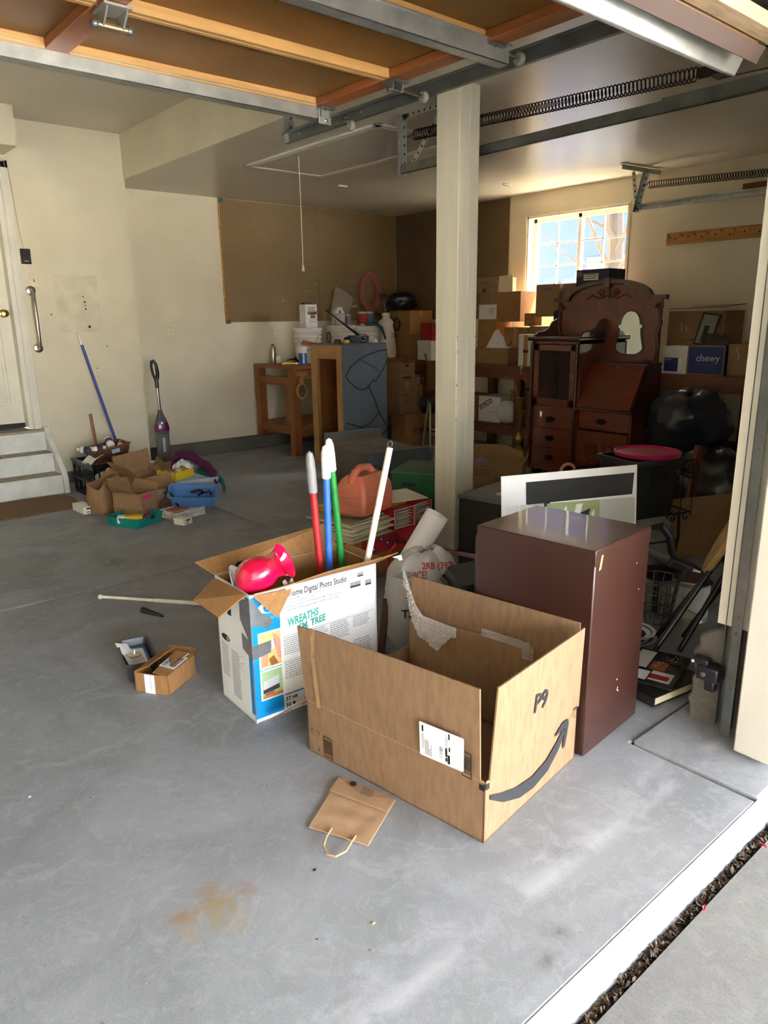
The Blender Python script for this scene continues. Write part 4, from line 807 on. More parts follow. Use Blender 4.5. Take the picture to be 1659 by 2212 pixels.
MB().add([PQ(.05, .97, .014), PQ(.55, .78, .0155), PQ(.95, .98, .014), PQ(.05, .99, .012), PQ(.95, .99, .012)], [(0, 1, 2, 4, 3)]).obj('gusset_flap', M_kraft, pb)
MB().tube([PQ(.36, .06, .011), PQ(.36, -.1, .012), PQ(.40, -.26, .012), PQ(.52, -.37, .012), PQ(.66, -.37, .012), PQ(.76, -.24, .012), PQ(.76, -.06, .012), PQ(.76, .06, .011)], .0032, 8).obj('handle', M_kraft, pb)
fb = Face(PQ(.2, .8, .016), (C_ - D_), (D_ - A_), .001); m = MB(); fb.poly(m, [(.02 + .012 * math.cos(a), .03 + .012 * math.sin(a)) for a in [2 * PI * k / 14 for k in range(14)]]); m.obj('round_logo', KM, pb); m = MB(); fb.lines(m, .055, .0, .10, .035, 7, r, .35); m.obj('fine_print', KM, pb)['kind'] = 'stuff'

# ------------------------------------------------------------------ clutter by the steps
vc = thing('stick_vacuum', 'upright stick vacuum with black loop handle and purple trim in the wall corner', 'vacuum', (2.875, 6.62, 0), R_(-12))
M_gry = mat('dark_grey_plastic', srgb(74, 74, 80), .35); M_pur = mat('purple_gloss', srgb(104, 24, 92), .25, coat=.4)
MB().bx(-.13, .13, -.09, .09, .0, .06).obj('floor_head', M_gry, vc, bevel=.02)
loft(MB(), [[(x * s, y * s, z) for x, y in rr(.062, .055, .04)] for z, s in ((.05, .8), (.10, 1), (.33, 1), (.37, 1))], True, True).obj('dust_cup', mat('smoked_plastic', srgb(116, 112, 112), .12, spec=.7), vc)
loft(MB(), [[(x * s, y * s, z) for x, y in rr(.028, .026, .02)] for z, s in ((.10, 1), (.25, 1.2), (.335, .8))], True, True).obj('filter_core', M_gry, vc)
MB().bx(-.012, .012, -.064, -.052, .20, .34).obj('release_latch', mat('pale_grey', srgb(190, 190, 192), .3), vc, bevel=.004)
loft(MB(), [[(x * s, y * s, z) for x, y in rr(.064, .058, .04)] for z, s in ((.37, 1), (.42, 1.06), (.50, .8), (.56, .42), (.60, .27))], True, True).obj('motor_housing', M_gry, vc)
loft(MB(), [[(x * s, y * s - .004, z) for x, y in rr(.064, .058, .04)] for z, s in ((.40, 1.05), (.435, 1.07), (.48, .9))], True, True).obj('purple_trim', M_pur, vc)
MB().lathe([(.001, .006), (.012, .004), (.014, 0)], 12, (0, -.055, .475), rotx(PI / 2)).obj('badge', M_galv, vc)
MB().cyl((0, 0, .59), (-.006, 0, .82), .0135, 14).obj('tube', mat('bright_tube', srgb(206, 202, 194), .2, metal=1), vc)
MB().tube([(-.006, 0, .80), (-.006, 0, .87), (.004, 0, .90), (.008, -.005, .94), (-.002, -.01, 1.02), (-.022, -.01, 1.055), (-.04, -.01, 1.045), (-.044, -.005, 1.0), (-.034, 0, .93), (-.012, 0, .87)], [.018, .018, .017, .016, .015, .014, .013, .012, .012, .014], 12).obj('handle', M_blk, vc)
bm = thing('broom', 'blue handled broom with white hanging tip leaning on the left wall', 'broom', (2.478, 6.62, .15))
MB().tube([(0, 0, 0), (-.215, .125, 1.075)], .012, 12).obj('handle', mat('royal_blue', srgb(26, 62, 160), .35), bm); MB().tube([(-.212, .123, 1.06), (-.222, .13, 1.11), (-.235, .138, 1.17)], [.013, .014, .009], 12).obj('hanging_tip', M_wp, bm)
MB().bx(-.12, .14, -.03, .03, -.15, -.08).obj('head', M_blk, bm, bevel=.01); MB().bx(-.025, .025, -.02, .02, -.09, .02).obj('socket', M_wp, bm, bevel=.008)
sk = thing('wooden_stick', 'short bare wooden handle leaning on the wall behind the black crate', 'stick', (2.285, 6.66, .0)); MB().tube([(0, 0, 0), (-.012, .092, .60)], .013, 12).obj('handle', wood('dowel', 150, 100, 58, (12, 12, 1)), sk)
# black milk crate
ck = thing('milk_crate', 'black slatted plastic crate beside the steps under the wicker basket', 'crate', (1.965, 5.93, 0), R_(2))
w_, d_, h_ = .36, .44, .285; m = MB()
for x0, x1, y0, y1 in ((0, w_, 0, .008), (0, w_, d_ - .008, d_), (0, .008, 0, d_), (w_ - .008, w_, 0, d_)):
    m.bx(x0, x1, y0, y1, 0, .03).bx(x0, x1, y0, y1, h_ - .05, h_).bx(x0, x1, y0, y1, .12, .14)
m.bx(0, w_, 0, d_, 0, .012)
for i in range(9):
    for y in (0, d_ - .008): m.bx(w_ * i / 8 - (.012 if i == 8 else 0), w_ * i / 8 + (0 if i == 8 else .012), y, y + .008, 0, h_)
    for x in (0, w_ - .008): m.bx(x, x + .008, d_ * i / 8 - (.012 if i == 8 else 0), d_ * i / 8 + (0 if i == 8 else .012), 0, h_)
m.bx(-.008, w_ + .008, -.008, .012, h_ - .012, h_ + .004).bx(-.008, w_ + .008, d_ - .012, d_ + .008, h_ - .012, h_ + .004).bx(-.008, .012, -.008, d_ + .008, h_ - .012, h_ + .004).bx(w_ - .012, w_ + .008, -.008, d_ + .008, h_ - .012, h_ + .004)
m.obj('lattice', M_blk, ck)
pk = thing('white_bundle', 'pale plastic wrapped bundle inside the black crate', 'bundle', (2.14, 6.12, .014)); MB().ell((0, 0, .085), (.12, .14, .085), 14, 8).obj('wrap', M_bag, pk)
# wicker basket
wk = thing('wicker_basket', 'reddish brown wicker basket full of bottles tilted on the black crate', 'basket', (2.17, 6.10, .285), rot=(R_(0), R_(-8), R_(4)))
M_wick = mat('wicker', srgb(104, 60, 38), .5, var=.2, scale=40)
def strand_ring(z, w, l, r_, ph): return [(x + .004 * math.cos(ph + i * PI) * (1 if abs(x) > w - .01 else 0), y + .004 * math.cos(ph + i * PI) * (1 if abs(y) > l - .01 else 0), z) for i, (x, y) in enumerate(rr(w, l, r_, 5))]
m = MB()
for i in range(13):
    f_ = i / 12; m.tube(strand_ring(.006 + f_ * .105, .125 + .03 * f_, .095 + .025 * f_, .03, i * PI), .0048, 6, closed=True)
m.tube(strand_ring(.116, .158, .123, .03, 0), .009, 8, closed=True); m.bx(-.12, .12, -.09, .09, 0, .006)
m.obj('weave', M_wick, wk)['kind'] = 'stuff'
m = MB()
for i, (x, y) in enumerate(rr(.125, .095, .03, 5)): m.tube([(x, y, 0), (x * 1.24, y * 1.26, .115)], .003, 5)
m.obj('stakes', M_wick, wk)['kind'] = 'stuff'
fw = Face((-.02, -.125, .06), (1, 0, 0), (0, -.1, 1)); m = MB(); fw.rect(m, 0, .01, .07, .045, .004); m.obj('blue_tag', ink('tag_blue', 150, 180, 205), wk); 
tg = thing('picture_card', 'small orange framed picture card hanging on the front of the wicker basket', 'card', (2.13, 5.938, .255), R_(4)); MB().bx(0, .11, -.004, 0, 0, .085).obj('frame', ink('orange_frame', 206, 140, 96), tg); MB().bx(.012, .098, -.005, -.003, .012, .073).obj('picture', ink('cream_print', 226, 218, 196), tg); MB().bx(.035, .07, -.0056, -.004, .03, .05).obj('motif', K, tg)
def bottle(label, loc, rot, r_, h, body, capm, grp='bottles in the wicker basket'):
    t = thing('bottle', label, 'bottle', loc, 0, grp, rot)
    MB().lathe([(.001, 0), (r_, 0), (r_ * 1.02, .006), (r_ * 1.02, h * .72), (r_ * .5, h * .84), (r_ * .38, h * .86), (r_ * .38, h * .9)], 16).obj('body', body, t)
    MB().lathe([(r_ * .45, h * .88), (r_ * .45, h), (.001, h)], 14).obj('cap', capm, t); MB().lathe([(r_ * 1.035, h * .2), (r_ * 1.035, h * .55)], 16).obj('label_band', ink('purple_label', 60, 54, 96), t); return t
bottle('white bottle with purple label and black cap on top of the wicker basket', (2.20, 6.12, .40), (R_(-70), R_(25), 0), .032, .15, M_wp, M_blk)
bottle('white bottle lying at the left in the wicker basket', (2.05, 6.10, .375), (R_(-85), 0, R_(50)), .03, .14, M_wp, M_wp)
bottle('white bottle lying across the middle of the wicker basket', (2.13, 6.05, .385), (R_(-88), 0, R_(80)), .028, .13, M_wp, M_blk)
bottle('pale bottle lying at the right end of the wicker basket', (2.27, 6.10, .385), (R_(-80), 0, R_(-30)), .026, .12, M_cardw, M_wp)
t = thing('white_paper', 'creased white paper sheet draped over the left rim of the basket', 'paper', (2.02, 6.05, .30)); MB().grid(lambda u, v: (-.07 + .12 * u, -.13 + .20 * v, -.01 + .075 * u + .012 * math.sin(6 * v + 3 * u)), 8, 8, .002).obj('sheet', M_white, t)
t = thing('white_tray', 'white ribbed plastic tray behind the right end of the wicker basket', 'tray', (2.50, 6.25, .03), R_(-35)); MB().bx(-.12, .12, -.05, .05, .0, .17).obj('tray', M_wp, t, bevel=.01)
# brown grocery bag
gb2 = thing('grocery_bag', 'crumpled brown paper grocery bag slumped between crate and open cartons', 'bag', (1.90, 5.52, 0), R_(18))
def crum(u, v):
    a = 2 * PI * u; s = 1 - .25 * max(0, v - .6) + .06 * noise.noise(Vector((math.cos(a) * 2, math.sin(a) * 2, v * 3)))
    x = .12 * s * math.copysign(abs(math.cos(a)) ** .5, math.cos(a)); y = .10 * s * math.copysign(abs(math.sin(a)) ** .5, math.sin(a))
    return (x + .02 * v, y + .03 * v, .003 + v * (.24 + .05 * math.cos(a * 1) + .02 * math.sin(3 * a)))
MB().grid(crum, 40, 16, -.002).obj('bag_body', mat('kraft_dark', srgb(150, 116, 80), .8, var=.1, scale=10, bump=.4, bscale=14), gb2)
MB().ell((0.01, 0, .10), (.09, .07, .08), 14, 8).obj('red_contents', mat('dull_red', srgb(120, 60, 40), .6), gb2)
# open carton behind
oc = thing('open_carton', 'open cardboard carton with two raised flaps behind the small carton', 'box', (2.12, 5.36, 0), R_(16))
open_box(oc, .33, .27, .24, M_card3)
card_flap(oc, (.0, 0, .24), (.0, .27, .24), (-.09, .26, .36), (-.10, .02, .345), M_card3)
card_flap(oc, (.33, .27, .24), (.0, .27, .24), (.0, .31, .38), (.36, .33, .40), M_card3)
card_flap(oc, (.33, 0, .24), (.33, .27, .24), (.40, .27, .33), (.37, 0, .12), M_card3); card_flap(oc, (.0, 0, .24), (.0, -.03, .13), (.33, -.03, .13), (.33, 0, .24), M_card3)
t = thing('folded_cloth', 'pale pink cloth lying in the open carton', 'cloth', (2.24, 5.46, .006), R_(16)); MB().ell((0, 0, .11), (.13, .10, .11), 14, 8).obj('cloth', mat('pale_pink', srgb(206, 178, 170), .9, bump=.4, bscale=20), t)
# teal tray with carton standing in it
tt = thing('teal_tray', 'shallow teal plastic tray on the floor under the small open carton', 'tray', (1.862, 4.821, 0), R_(26.7))
loft(MB(), [[(x + .14, y + .15, z) for x, y in rr(a, b, .02)] for a, b, z in ((.125, .135, 0), (.14, .15, .07), (.137, .147, .07), (.122, .132, .004))], True, True).obj('tray', mat('teal_plastic', srgb(16, 140, 126), .35), tt)
sc2 = thing('carton', 'small open carton with pink stickers standing in the teal tray', 'box', (1.966, 5.041, 0.020), R_(26))
W, D, H = .20, .24, .175
open_box(sc2, W, D, H, M_card3, .004)
card_flap(sc2, (0, 0, H), (0, D, H), (-.075, D - .02, H + .075), (-.07, -.02, H - .10) if False else (-.09, .03, H + .05), M_card3, .004)
card_flap(sc2, (W, D, H), (0, D, H), (0, D + .04, H + .10), (W + .02, D + .05, H + .07), M_card3, .004)
card_flap(sc2, (W, 0, H), (W, D, H), (W + .045, D, H + .06), (W + .05, .01, H + .04), M_card3, .004)
card_flap(sc2, (0, .0, H), (-.012, -.055, H - .11), (W * .0 - .035, .21, H - .10), (0, .22, H), M_card3, .004)
f2 = Face((0, 0, 0), (1, 0, 0), (0, 0, 1)); PK = ink('pink_sticker', 214, 36, 120)
for w0 in (.012, .125): m = MB(); f2.poly(m, [(.05, w0), (.135, w0 + .006), (.13, w0 + .036), (.052, w0 + .03)]); m.obj('sticker', PK, sc2)
bk = thing('book', 'thin pale blue boxed book lying in the small open carton', 'book', (2.011, 5.284, 0.100), R_(22)); MB().bx(-.09, .09, -.05, .06, 0, .035).obj('cover', ink('book_blue', 110, 160, 180), bk, bevel=.003); MB().bx(-.085, .085, -.045, .055, .035, .037).obj('front_cover', ink('book_cream', 206, 206, 190), bk)
bk = thing('soap_packet', 'cream printed packet lying beside the pale blue book in the carton', 'packet', (2.009, 5.131, 0.100), R_(22)); MB().bx(-.07, .08, -.045, .03, 0, .03).obj('packet', ink('cream_packet', 218, 206, 178), bk, bevel=.006); MB().bx(-.02, .035, -.025, .015, .03, .0315).obj('print', ink('tan_print', 190, 140, 96), bk)
t = thing('yellow_box', 'long yellow and white box lying in the teal tray before the carton', 'box', (1.812, 5.000, 0.030), R_(-28)); MB().bx(-.02, .15, -.03, .03, 0, .045).obj('box', ink('yellow_card', 226, 196, 40), t, bevel=.002); MB().bx(-.022, .03, -.031, .031, -.001, .046).obj('white_end', M_white, t)
t = thing('black_clip', 'black plastic clip in the right end of the teal tray', 'clip', (1.957, 4.864, 0.030), R_(10)); MB().tube([(-.04, 0, .02), (-.02, 0, .045), (.01, -.01, .05), (.045, .01, .025), (.03, .02, .02)], .012, 8).obj('clip', M_blk, t)
def small_white(label, p, a, w, d, h): 
    t = thing('small_box', label, 'box', p, R_(a), 'small white boxes on the floor'); MB().bx(0, w, 0, d, 0, h).obj('box', M_cardw, t, bevel=.002); f_ = Face((0, 0, 0), (1, 0, 0), (0, 0, 1)); m = MB(); f_.rect(m, w * .3, h * .62, w * .7, h * .85); f_.rect(m, w * .3, h * .2, w * .55, h * .35); m.obj('print', K, t)['kind'] = 'stuff'; return t
small_white('small white carton lying at the corner of the door mat', (1.722, 5.514, 0.000), 3, .085, .21, .055); small_white('small white open box on the floor beside the wire basket', (2.142, 4.704, 0.000), 18, .085, .10, .045)
# white wire basket and blue bin
wb2 = thing('wire_basket', 'white plastic lattice basket on the floor under the blue bin', 'basket', (2.16, 4.86, 0), R_(12)); m = MB(); w_, d_, h_ = .26, .20, .055
for i in range(17):
    x = w_ * i / 16; m.bx(x - .002, x + .002, 0, .004, 0, h_).bx(x - .002, x + .002, d_ - .004, d_, 0, h_)
for i in range(13):
    y = d_ * i / 12; m.bx(0, .004, y - .002, y + .002, 0, h_).bx(w_ - .004, w_, y - .002, y + .002, 0, h_)
for z in (.0, .018, .036, h_ - .004): m.bx(-.002, w_ + .002, -.002, .004, z, z + .005).bx(-.002, w_ + .002, d_ - .004, d_ + .002, z, z + .005).bx(-.002, .004, 0, d_, z, z + .005).bx(w_ - .004, w_ + .002, 0, d_, z, z + .005)
m.bx(0, w_, 0, d_, 0, .003); m.obj('lattice', M_wp, wb2)
t = thing('orange_card', 'orange cardboard sheet lying in the white lattice basket', 'card', (2.23, 4.98, .055), R_(12)); MB().bx(-.07, .06, -.06, .05, 0, .006).obj('card', ink('orange_card', 190, 110, 70), t)
bb = thing('blue_bin', 'pale blue plastic bin tilted on the white lattice basket', 'bin', (2.385, 5.03, .075), rot=(R_(16), R_(4), R_(-30)))
loft(MB(), [[(x, y, z) for x, y in rr(a, b, .035)] for a, b, z in ((.15, .085, 0), (.175, .105, .085), (.185, .115, .087), (.185, .115, .095), (.17, .10, .095), (.145, .08, .005))], True, True).obj('bin', mat('blue_bin_plastic', srgb(82, 128, 186), .35), bb)
for i, (x, y, a) in enumerate(((.05, .0, 20), (.09, -.02, 70), (.02, .02, -30))):
    t = thing('hand_tool', ('black handled pliers in the blue bin', 'steel and black tool at the front of the blue bin', 'short dark tool at the back of the blue bin')[i], 'tool', (2.40 + x, 5.0 + y - .02, .135 + .008 * i), R_(a)); MB().tube([(-.06, 0, 0), (0, .006, .012), (.04, 0, .006)], [.008, .012, .006], 8).obj('handle', M_blk, t); MB().tube([(.035, 0, .006), (.07, -.004, .012)], [.007, .005], 8).obj('jaw', M_steel, t)
t = thing('black_hook', 'curved black hook hanging over the near edge of the blue bin', 'hook', (2.215, 5.06, .06)); MB().tube([(-.02, .05, .10), (0, .02, .11), (.015, -.02, .085), (.02, -.06, .03), (.03, -.08, .01)], .009, 8).obj('hook', M_blk, t)
# clear tub, yellow box, towels
ct = thing('storage_tub', 'clear plastic storage tub full of small things behind the blue bin', 'tub', (2.63, 5.50, 0), R_(-12))
loft(MB(), [[(x, y, z) for x, y in rr(a, b, .03)] for a, b, z in ((.155, .115, 0), (.175, .135, .165), (.182, .142, .168), (.172, .132, .168), (.152, .112, .004))], True, True).obj('tub', M_clear, ct)
for i, (x, y, z, r_, c, lab) in enumerate(((-.08, -.03, .06, .045, (216, 222, 226), 'pale round pot inside the clear tub at left'), (.04, -.05, .055, .042, (60, 110, 170), 'blue ringed jar inside the clear tub'), (.10, -.02, .045, .038, (180, 90, 140), 'pink pot inside the clear tub at right'), (-.02, .05, .05, .045, (200, 196, 170), 'cream jar at the back of the clear tub'))):
    t = thing('jar', lab, 'jar', (2.63 + x, 5.50 + y, .006), 0, 'jars in the clear tub'); MB().lathe([(.001, 0), (r_, 0), (r_, z * 1.4), (r_ * .8, z * 1.6)], 16).obj('body', ink('jar%d' % i, *c), t); MB().lathe([(r_ * .85, z * 1.5), (r_ * .85, z * 1.9), (.001, z * 1.9)], 16).obj('lid', M_wp, t)
yb = thing('yellow_carton', 'yellow edged open carton of odds and ends on top of the clear tub', 'box', (2.42, 5.40, .172), R_(20)); open_box(yb, .21, .20, .065, ink('yellow_card'), .004); MB().bx(.005, .2, .005, .195, .004, .01).obj('liner', M_cardw, yb); card_flap(yb, (0, .2, .065), (.21, .2, .065), (.22, .27, .10), (-.02, .26, .09), M_card3)
for i, (x, y, c, lab) in enumerate(((.05, .13, (196, 120, 90), 'coral wrapped packet in the yellow carton at left'), (.13, .09, (214, 206, 170), 'cream folded card in the yellow carton at right'))): t = thing('packet', lab, 'packet', (2.42 + x * .94 - y * .34, 5.40 + x * .34 + y * .94, .184), R_(20 + 30 * i), 'packets in the yellow carton'); MB().ell((0, 0, .03), (.05, .035, .03), 12, 8).obj('wrap', ink('pk%d' % i, *c), t)
def towel(name, label, pts, wd, t, c, cat='towel'):
    th = thing(name, label, cat, pts[0]); P = [Vector(p) - Vector(pts[0]) for p in pts]; n_ = len(P) - 1
    def fn(u, v):
        i = min(int(u * n_), n_ - 1); f_ = u * n_ - i; p = P[i].lerp(P[i + 1], f_); return (p.x + (v - .5) * wd * .6, p.y + (v - .5) * wd, p.z + .018 * math.sin(v * 9 + u * 4) + .012 * noise.noise(Vector((u * 6, v * 4, 0))))
    MB().grid(fn, 30, 18, t).obj('cloth', mat(name + '_cloth', srgb(*c), .95, var=.15, scale=30, bump=.6, bscale=90), th)
towel('purple_towel', 'dark purple towel heaped over the back of the clear tub', [(2.55, 5.72, .12), (2.58, 5.70, .30), (2.66, 5.62, .31), (2.76, 5.50, .22), (2.80, 5.44, .12)], .22, .022, (84, 18, 66))
towel('teal_cloth', 'teal cloth hanging off the right side of the clear tub', [(2.72, 5.62, .17), (2.80, 5.50, .16), (2.84, 5.42, .10), (2.84, 5.40, .03)], .13, .012, (44, 122, 118), 'cloth')
towel('white_cloth', 'white cloth crumpled between purple towel and yellow carton', [(2.50, 5.58, .24), (2.56, 5.56, .28), (2.64, 5.54, .23)], .10, .01, (226, 226, 220), 'cloth')

# ------------------------------------------------------------------ pile beside the post: carton, records, gas can, green chest
rb = thing('moving_carton', 'brown carton with a red printed band under the stack of records', 'box', (2.345, 2.945, 0), R_(6))
W, D, H = .50, .36, .235
closed_box(rb, W, D, H, M_card2); RED = ink('box_red', 178, 34, 50)
f3 = Face((0, 0, 0), (1, 0, 0), (0, 0, 1)); m = MB(); f3.rect(m, 0, .145, W, H - .004); m.obj('red_band', RED, rb)
m = MB(); f3.rect(m, .30, .17, .37, H - .004, .0006); m.obj('brown_tape', M_card3, rb)
for u, w in ((.08, .16), (.19, .175), (.25, .155), (.40, .165), (.14, .205)): m = MB(); f3.rect(m, u, w, u + .028, w + .024, .0006); m.obj('blue_square', ink('navy_print', 40, 52, 110), rb); m = MB(); f3.rect(m, u + .008, w + .006, u + .02, w + .018, .001); m.obj('white_mark', M_white, rb)
M_slv = [ink('sleeve%d' % i, *c) for i, c in enumerate(((206, 196, 160), (196, 186, 150), (214, 206, 178), (170, 160, 128), (226, 220, 200), (188, 176, 130)))]
r = random.Random(12)
for i in range(10):
    t = thing('record_sleeve', 'worn cream record sleeve, %s of the stack under the gas can' % ('bottom', 'second from the bottom', 'third from the bottom', 'fourth from the bottom', 'fifth from the bottom', 'fifth from the top', 'fourth from the top', 'third from the top', 'second from the top', 'top')[i], 'record', (2.28 + r.uniform(-.012, .012), 2.93 + r.uniform(-.012, .012), .237 + i * .0115), R_(8 + r.uniform(-7, 7)), 'stacked record sleeves'); MB().bx(0, .31, 0, .31, 0, .009).obj('sleeve', M_slv[i % 6], t, bevel=.001)
def record_box(label, p, a, open_):
    t = thing('record_box', label, 'box', p, R_(a), 'red record boxes'); w, d, h = .165, .26, .125; MRd = ink('lp_red', 186, 22, 44)
    q = MB().bx(0, w, 0, d, 0, .005).bx(0, w, 0, d, h - .005, h).bx(0, .005, 0, d, 0, h).bx(w - .005, w, 0, d, 0, h).bx(0, w, d - .005, d, 0, h); q.obj('case', MRd, t)
    MB().sheet((0, 0, 0), (0, -.09, -.035), (w, -.09, -.035), (w, 0, 0), .004).obj('flap', MRd, t)
    m = MB()
    for a_, b_ in (((0, 0, h - .002), (w, 0, h - .002)), ((w - .002, 0, 0), (w - .002, 0, h)), ((0.002, 0, 0), (.002, 0, h)), ((0, -.09, -.033), (w, -.09, -.033)), ((w - .002, 0, .002), (w - .002, -.09, -.033))): m.bar(a_, b_, .003, .003, (0, 1, 0) if a_[2] != b_[2] else (0, 0, 1))
    m.obj('white_piping', M_white, t)
    for k in range(6): MB().bx(.008, w - .01, .004 + .004 * (k % 2), d - .01, .01 + k * .018, .013 + k * .018).obj('record', M_white if k % 2 else M_slv[2], t)
record_box('red record box, left of the two with its flap hanging down', (2.60, 2.965, .237), 5, True); record_box('red record box, right of the two with its flap hanging down', (2.775, 2.985, .237), 10, True)
t = thing('picture', 'thin gold framed picture lying flat under the gas can', 'picture', (2.33, 2.985, .365), R_(8)); MB().bx(0, .44, 0, .34, 0, .014).obj('panel', ink('old_gold', 150, 118, 40), t); MB().bx(.02, .42, .02, .32, .014, .016).obj('face', M_slv[1], t)
t = thing('loose_sleeve', 'loose white record sleeve sticking out to the right behind the gas can', 'record', (2.62, 3.05, .382), R_(-14)); MB().bx(0, .27, 0, .27, 0, .006).obj('sleeve', M_slv[4], t)
gc = thing('gas_can', 'faded red plastic gas can with black cap and embossed lettering', 'gas can', (2.44, 3.03, .381), R_(16))
M_gas = mat('faded_red_plastic', srgb(192, 96, 74), .45, var=.18, scale=6, col2=srgb(160, 96, 66))
w2, d2 = .145, .10
lps = []
for z, sx, sy, cx_ in ((0, .94, .9, 0), (.012, 1, 1, 0), (.11, 1, 1, 0), (.15, .97, .95, 0), (.185, .86, .75, 0), (.21, .70, .5, .0)):
    lps.append([(x * sx + cx_, y * sy, z) for x, y in rr(w2, d2, .028)])
loft(MB(), lps, True, True).obj('tank', M_gas, gc)
MB().tube([(-.118, 0, .165), (-.085, 0, .225), (-.04, 0, .245), (.05, 0, .235), (.075, 0, .20)], [.024, .022, .020, .020, .026], 12).obj('handle', M_gas, gc)
MB().lathe([(.030, 0), (.030, .02), (.026, .024)], 20, (.095, 0, .18), roty(R_(28))).obj('neck', M_gas, gc)
MB().lathe([(.033, 0), (.034, .02), (.030, .03), (.015, .032), (.012, .022), (.001, .022)], 20, (.105, 0, .198), roty(R_(28))).obj('cap', M_blk, gc)
fg = Face((-w2, -d2, 0), (1, 0, 0), (0, 0, 1), .0006); fg2 = Face((-w2, d2, 0), (0, -1, 0), (0, 0, 1), .0006)
M_emb = mat('embossed_red', srgb(206, 116, 92), .5)
fg.text('GASOLINE', .06, .105, .03, M_emb, gc, sx=1.15, bold=.001); fg2.text('GASOLINE', .022, .108, .030, M_emb, gc, sx=1.0, bold=.001)
for z in (.085, .045): m = MB(); fg2.rect(m, .03, z, .18, z + .003); fg.rect(m, .03, z, .26, z + .003); m.obj('raised_rib', M_emb, gc)
gt = thing('green_chest', 'dark green painted chest with a hand slot half behind the post', 'chest', (3.068, 3.521, 0.440), R_(-60)); gt.location.z = 0
GR = mat('green_paint', srgb(14, 84, 44), .45, var=.08)
MB().bx(0, .36, 0, .40, .02, .425).obj('body', GR, gt, bevel=.004); MB().bx(-.008, .368, -.008, .408, .425, .44).obj('lid', mat('dusty_green', srgb(70, 100, 76), .6, var=.1), gt, bevel=.003); MB().bx(.02, .34, .02, .38, 0, .02).obj('plinth', M_dark, gt)
f4 = Face((0, 0, 0), (1, 0, 0), (0, 0, 1)); m = MB(); f4.poly(m, [(.115 + .035 * s_ + .014 * math.cos(a), .355 + .014 * math.sin(a)) for s_, a0 in ((1, -PI / 2), (-1, PI / 2)) for a in [a0 + PI * k / 8 for k in range(9)]]); m.obj('hand_slot', M_dark, gt)
# ------------------------------------------------------------------ bags and black tub between cartons and cabinet
tb = thing('trash_bag', 'translucent white bag of junk with red writing behind the big carton', 'bag', (2.13, 2.28, 0))
def bagf(u, v):
    a = 2 * PI * u; ph = v * PI; rr_ = math.sin(min(ph, PI * .96)) ** .6; n_ = 1 + .16 * noise.noise(Vector((math.cos(a) * 1.6, math.sin(a) * 1.6, v * 3.0))) + .06 * noise.noise(Vector((math.cos(a) * 5, math.sin(a) * 5, v * 8)))
    return (.17 * rr_ * n_ * math.cos(a) + .06 * v, .16 * rr_ * n_ * math.sin(a), max(.002, .19 - .195 * math.cos(ph) * n_))
MB().grid(bagf, 44, 26).obj('film', M_bag, tb)
MB().ell((0, 0, .16), (.11, .10, .13), 16, 10).obj('contents', mat('grey_lumps', srgb(150, 152, 156), .6, var=.3, scale=12), tb)
MB().grid(lambda u, v: (.02 + .24 * u, -.02 - .17 * u + .03 * v, .395 - .05 * u * u - .02 * v), 10, 2, .003).obj('pink_drawstring', filmmat('pink_film', (.75, .35, .4), .6), tb)
fbg = Face((-.13, -.085, .29), (.76, -.65, 0), (.35, .38, 1), .012); REDM = ink('red_marker', 190, 40, 60)
fbg.text('NICE!', .0, .012, .05, REDM, tb, ang=.1, width=.085, shear=.2, bold=.001); fbg.text('2RB (397)', .06, .062, .040, REDM, tb, ang=.02, width=.14, bold=.001)
wg = thing('grocery_sack', 'white plastic sack with grey contents between printed carton and big carton', 'bag', (1.955, 2.18, 0))
def sack(u, v):
    a = 2 * PI * u; rr_ = math.sin(max(.12, v * PI * .93)) ** .5; n_ = 1 + .12 * noise.noise(Vector((math.cos(a) * 2, math.sin(a) * 2, v * 2 + 7))); return (.085 * rr_ * n_ * math.cos(a), .085 * rr_ * n_ * math.sin(a), .002 + .34 * v)
MB().grid(sack, 30, 18).obj('film', M_bag, wg); fbg = Face((-.075, -.075, .20), (.76, -.65, 0), (0, 0, 1), .012); fbg.text('Y', .02, .055, .05, KM, wg, bold=.001); fbg.text('TA', .0, .0, .05, KM, wg, bold=.001)
rp = thing('paper_roll', 'large roll of white paper leaning out of the trash bag', 'paper roll', (2.19, 2.42, .26), rot=(R_(18), R_(24), 0))
MB().lathe([(.055, 0), (.055, .30), (.052, .30), (.052, 0)], 32).obj('roll', M_white, rp); MB().sheet((.050, -.022, 0), (.064, -.012, 0), (.064, -.012, .30), (.050, -.022, .30), .001).obj('loose_edge', M_white, rp)
bt = thing('black_tote', 'black plastic tote turned upside down next to the file cabinet', 'tote', (2.185, 1.93, .0), rot=(R_(7), R_(-5), R_(-24)))
M_char = mat('charcoal_plastic', srgb(34, 38, 40), .45)
loft(MB(), [[(x, y, z) for x, y in rr(a, b, .025)] for a, b, z in ((.175, .15, .0), (.175, .15, .03), (.160, .135, .035), (.125, .10, .385), (.118, .092, .40))], True, True).obj('tub', M_char, bt)
loft(MB(), [[(x, y, z) for x, y in rr(a, b, .025)] for a, b, z in ((.137, .112, .335), (.141, .116, .345), (.134, .109, .36))], False, False).obj('ridge', M_char, bt)
pl = thing('picture', 'dark stained wooden picture frame leaning between the cartons', 'picture', (1.86, 2.02, .0), rot=(R_(0), R_(28), R_(35))); MB().bx(-.012, .012, -.15, .15, 0, .02).bx(-.012, .012, -.15, .15, .26, .28).bx(-.012, .012, -.15, -.125, 0, .28).bx(-.012, .012, .125, .15, 0, .28).obj('frame', wood('dark_frame', 96, 62, 36), pl)
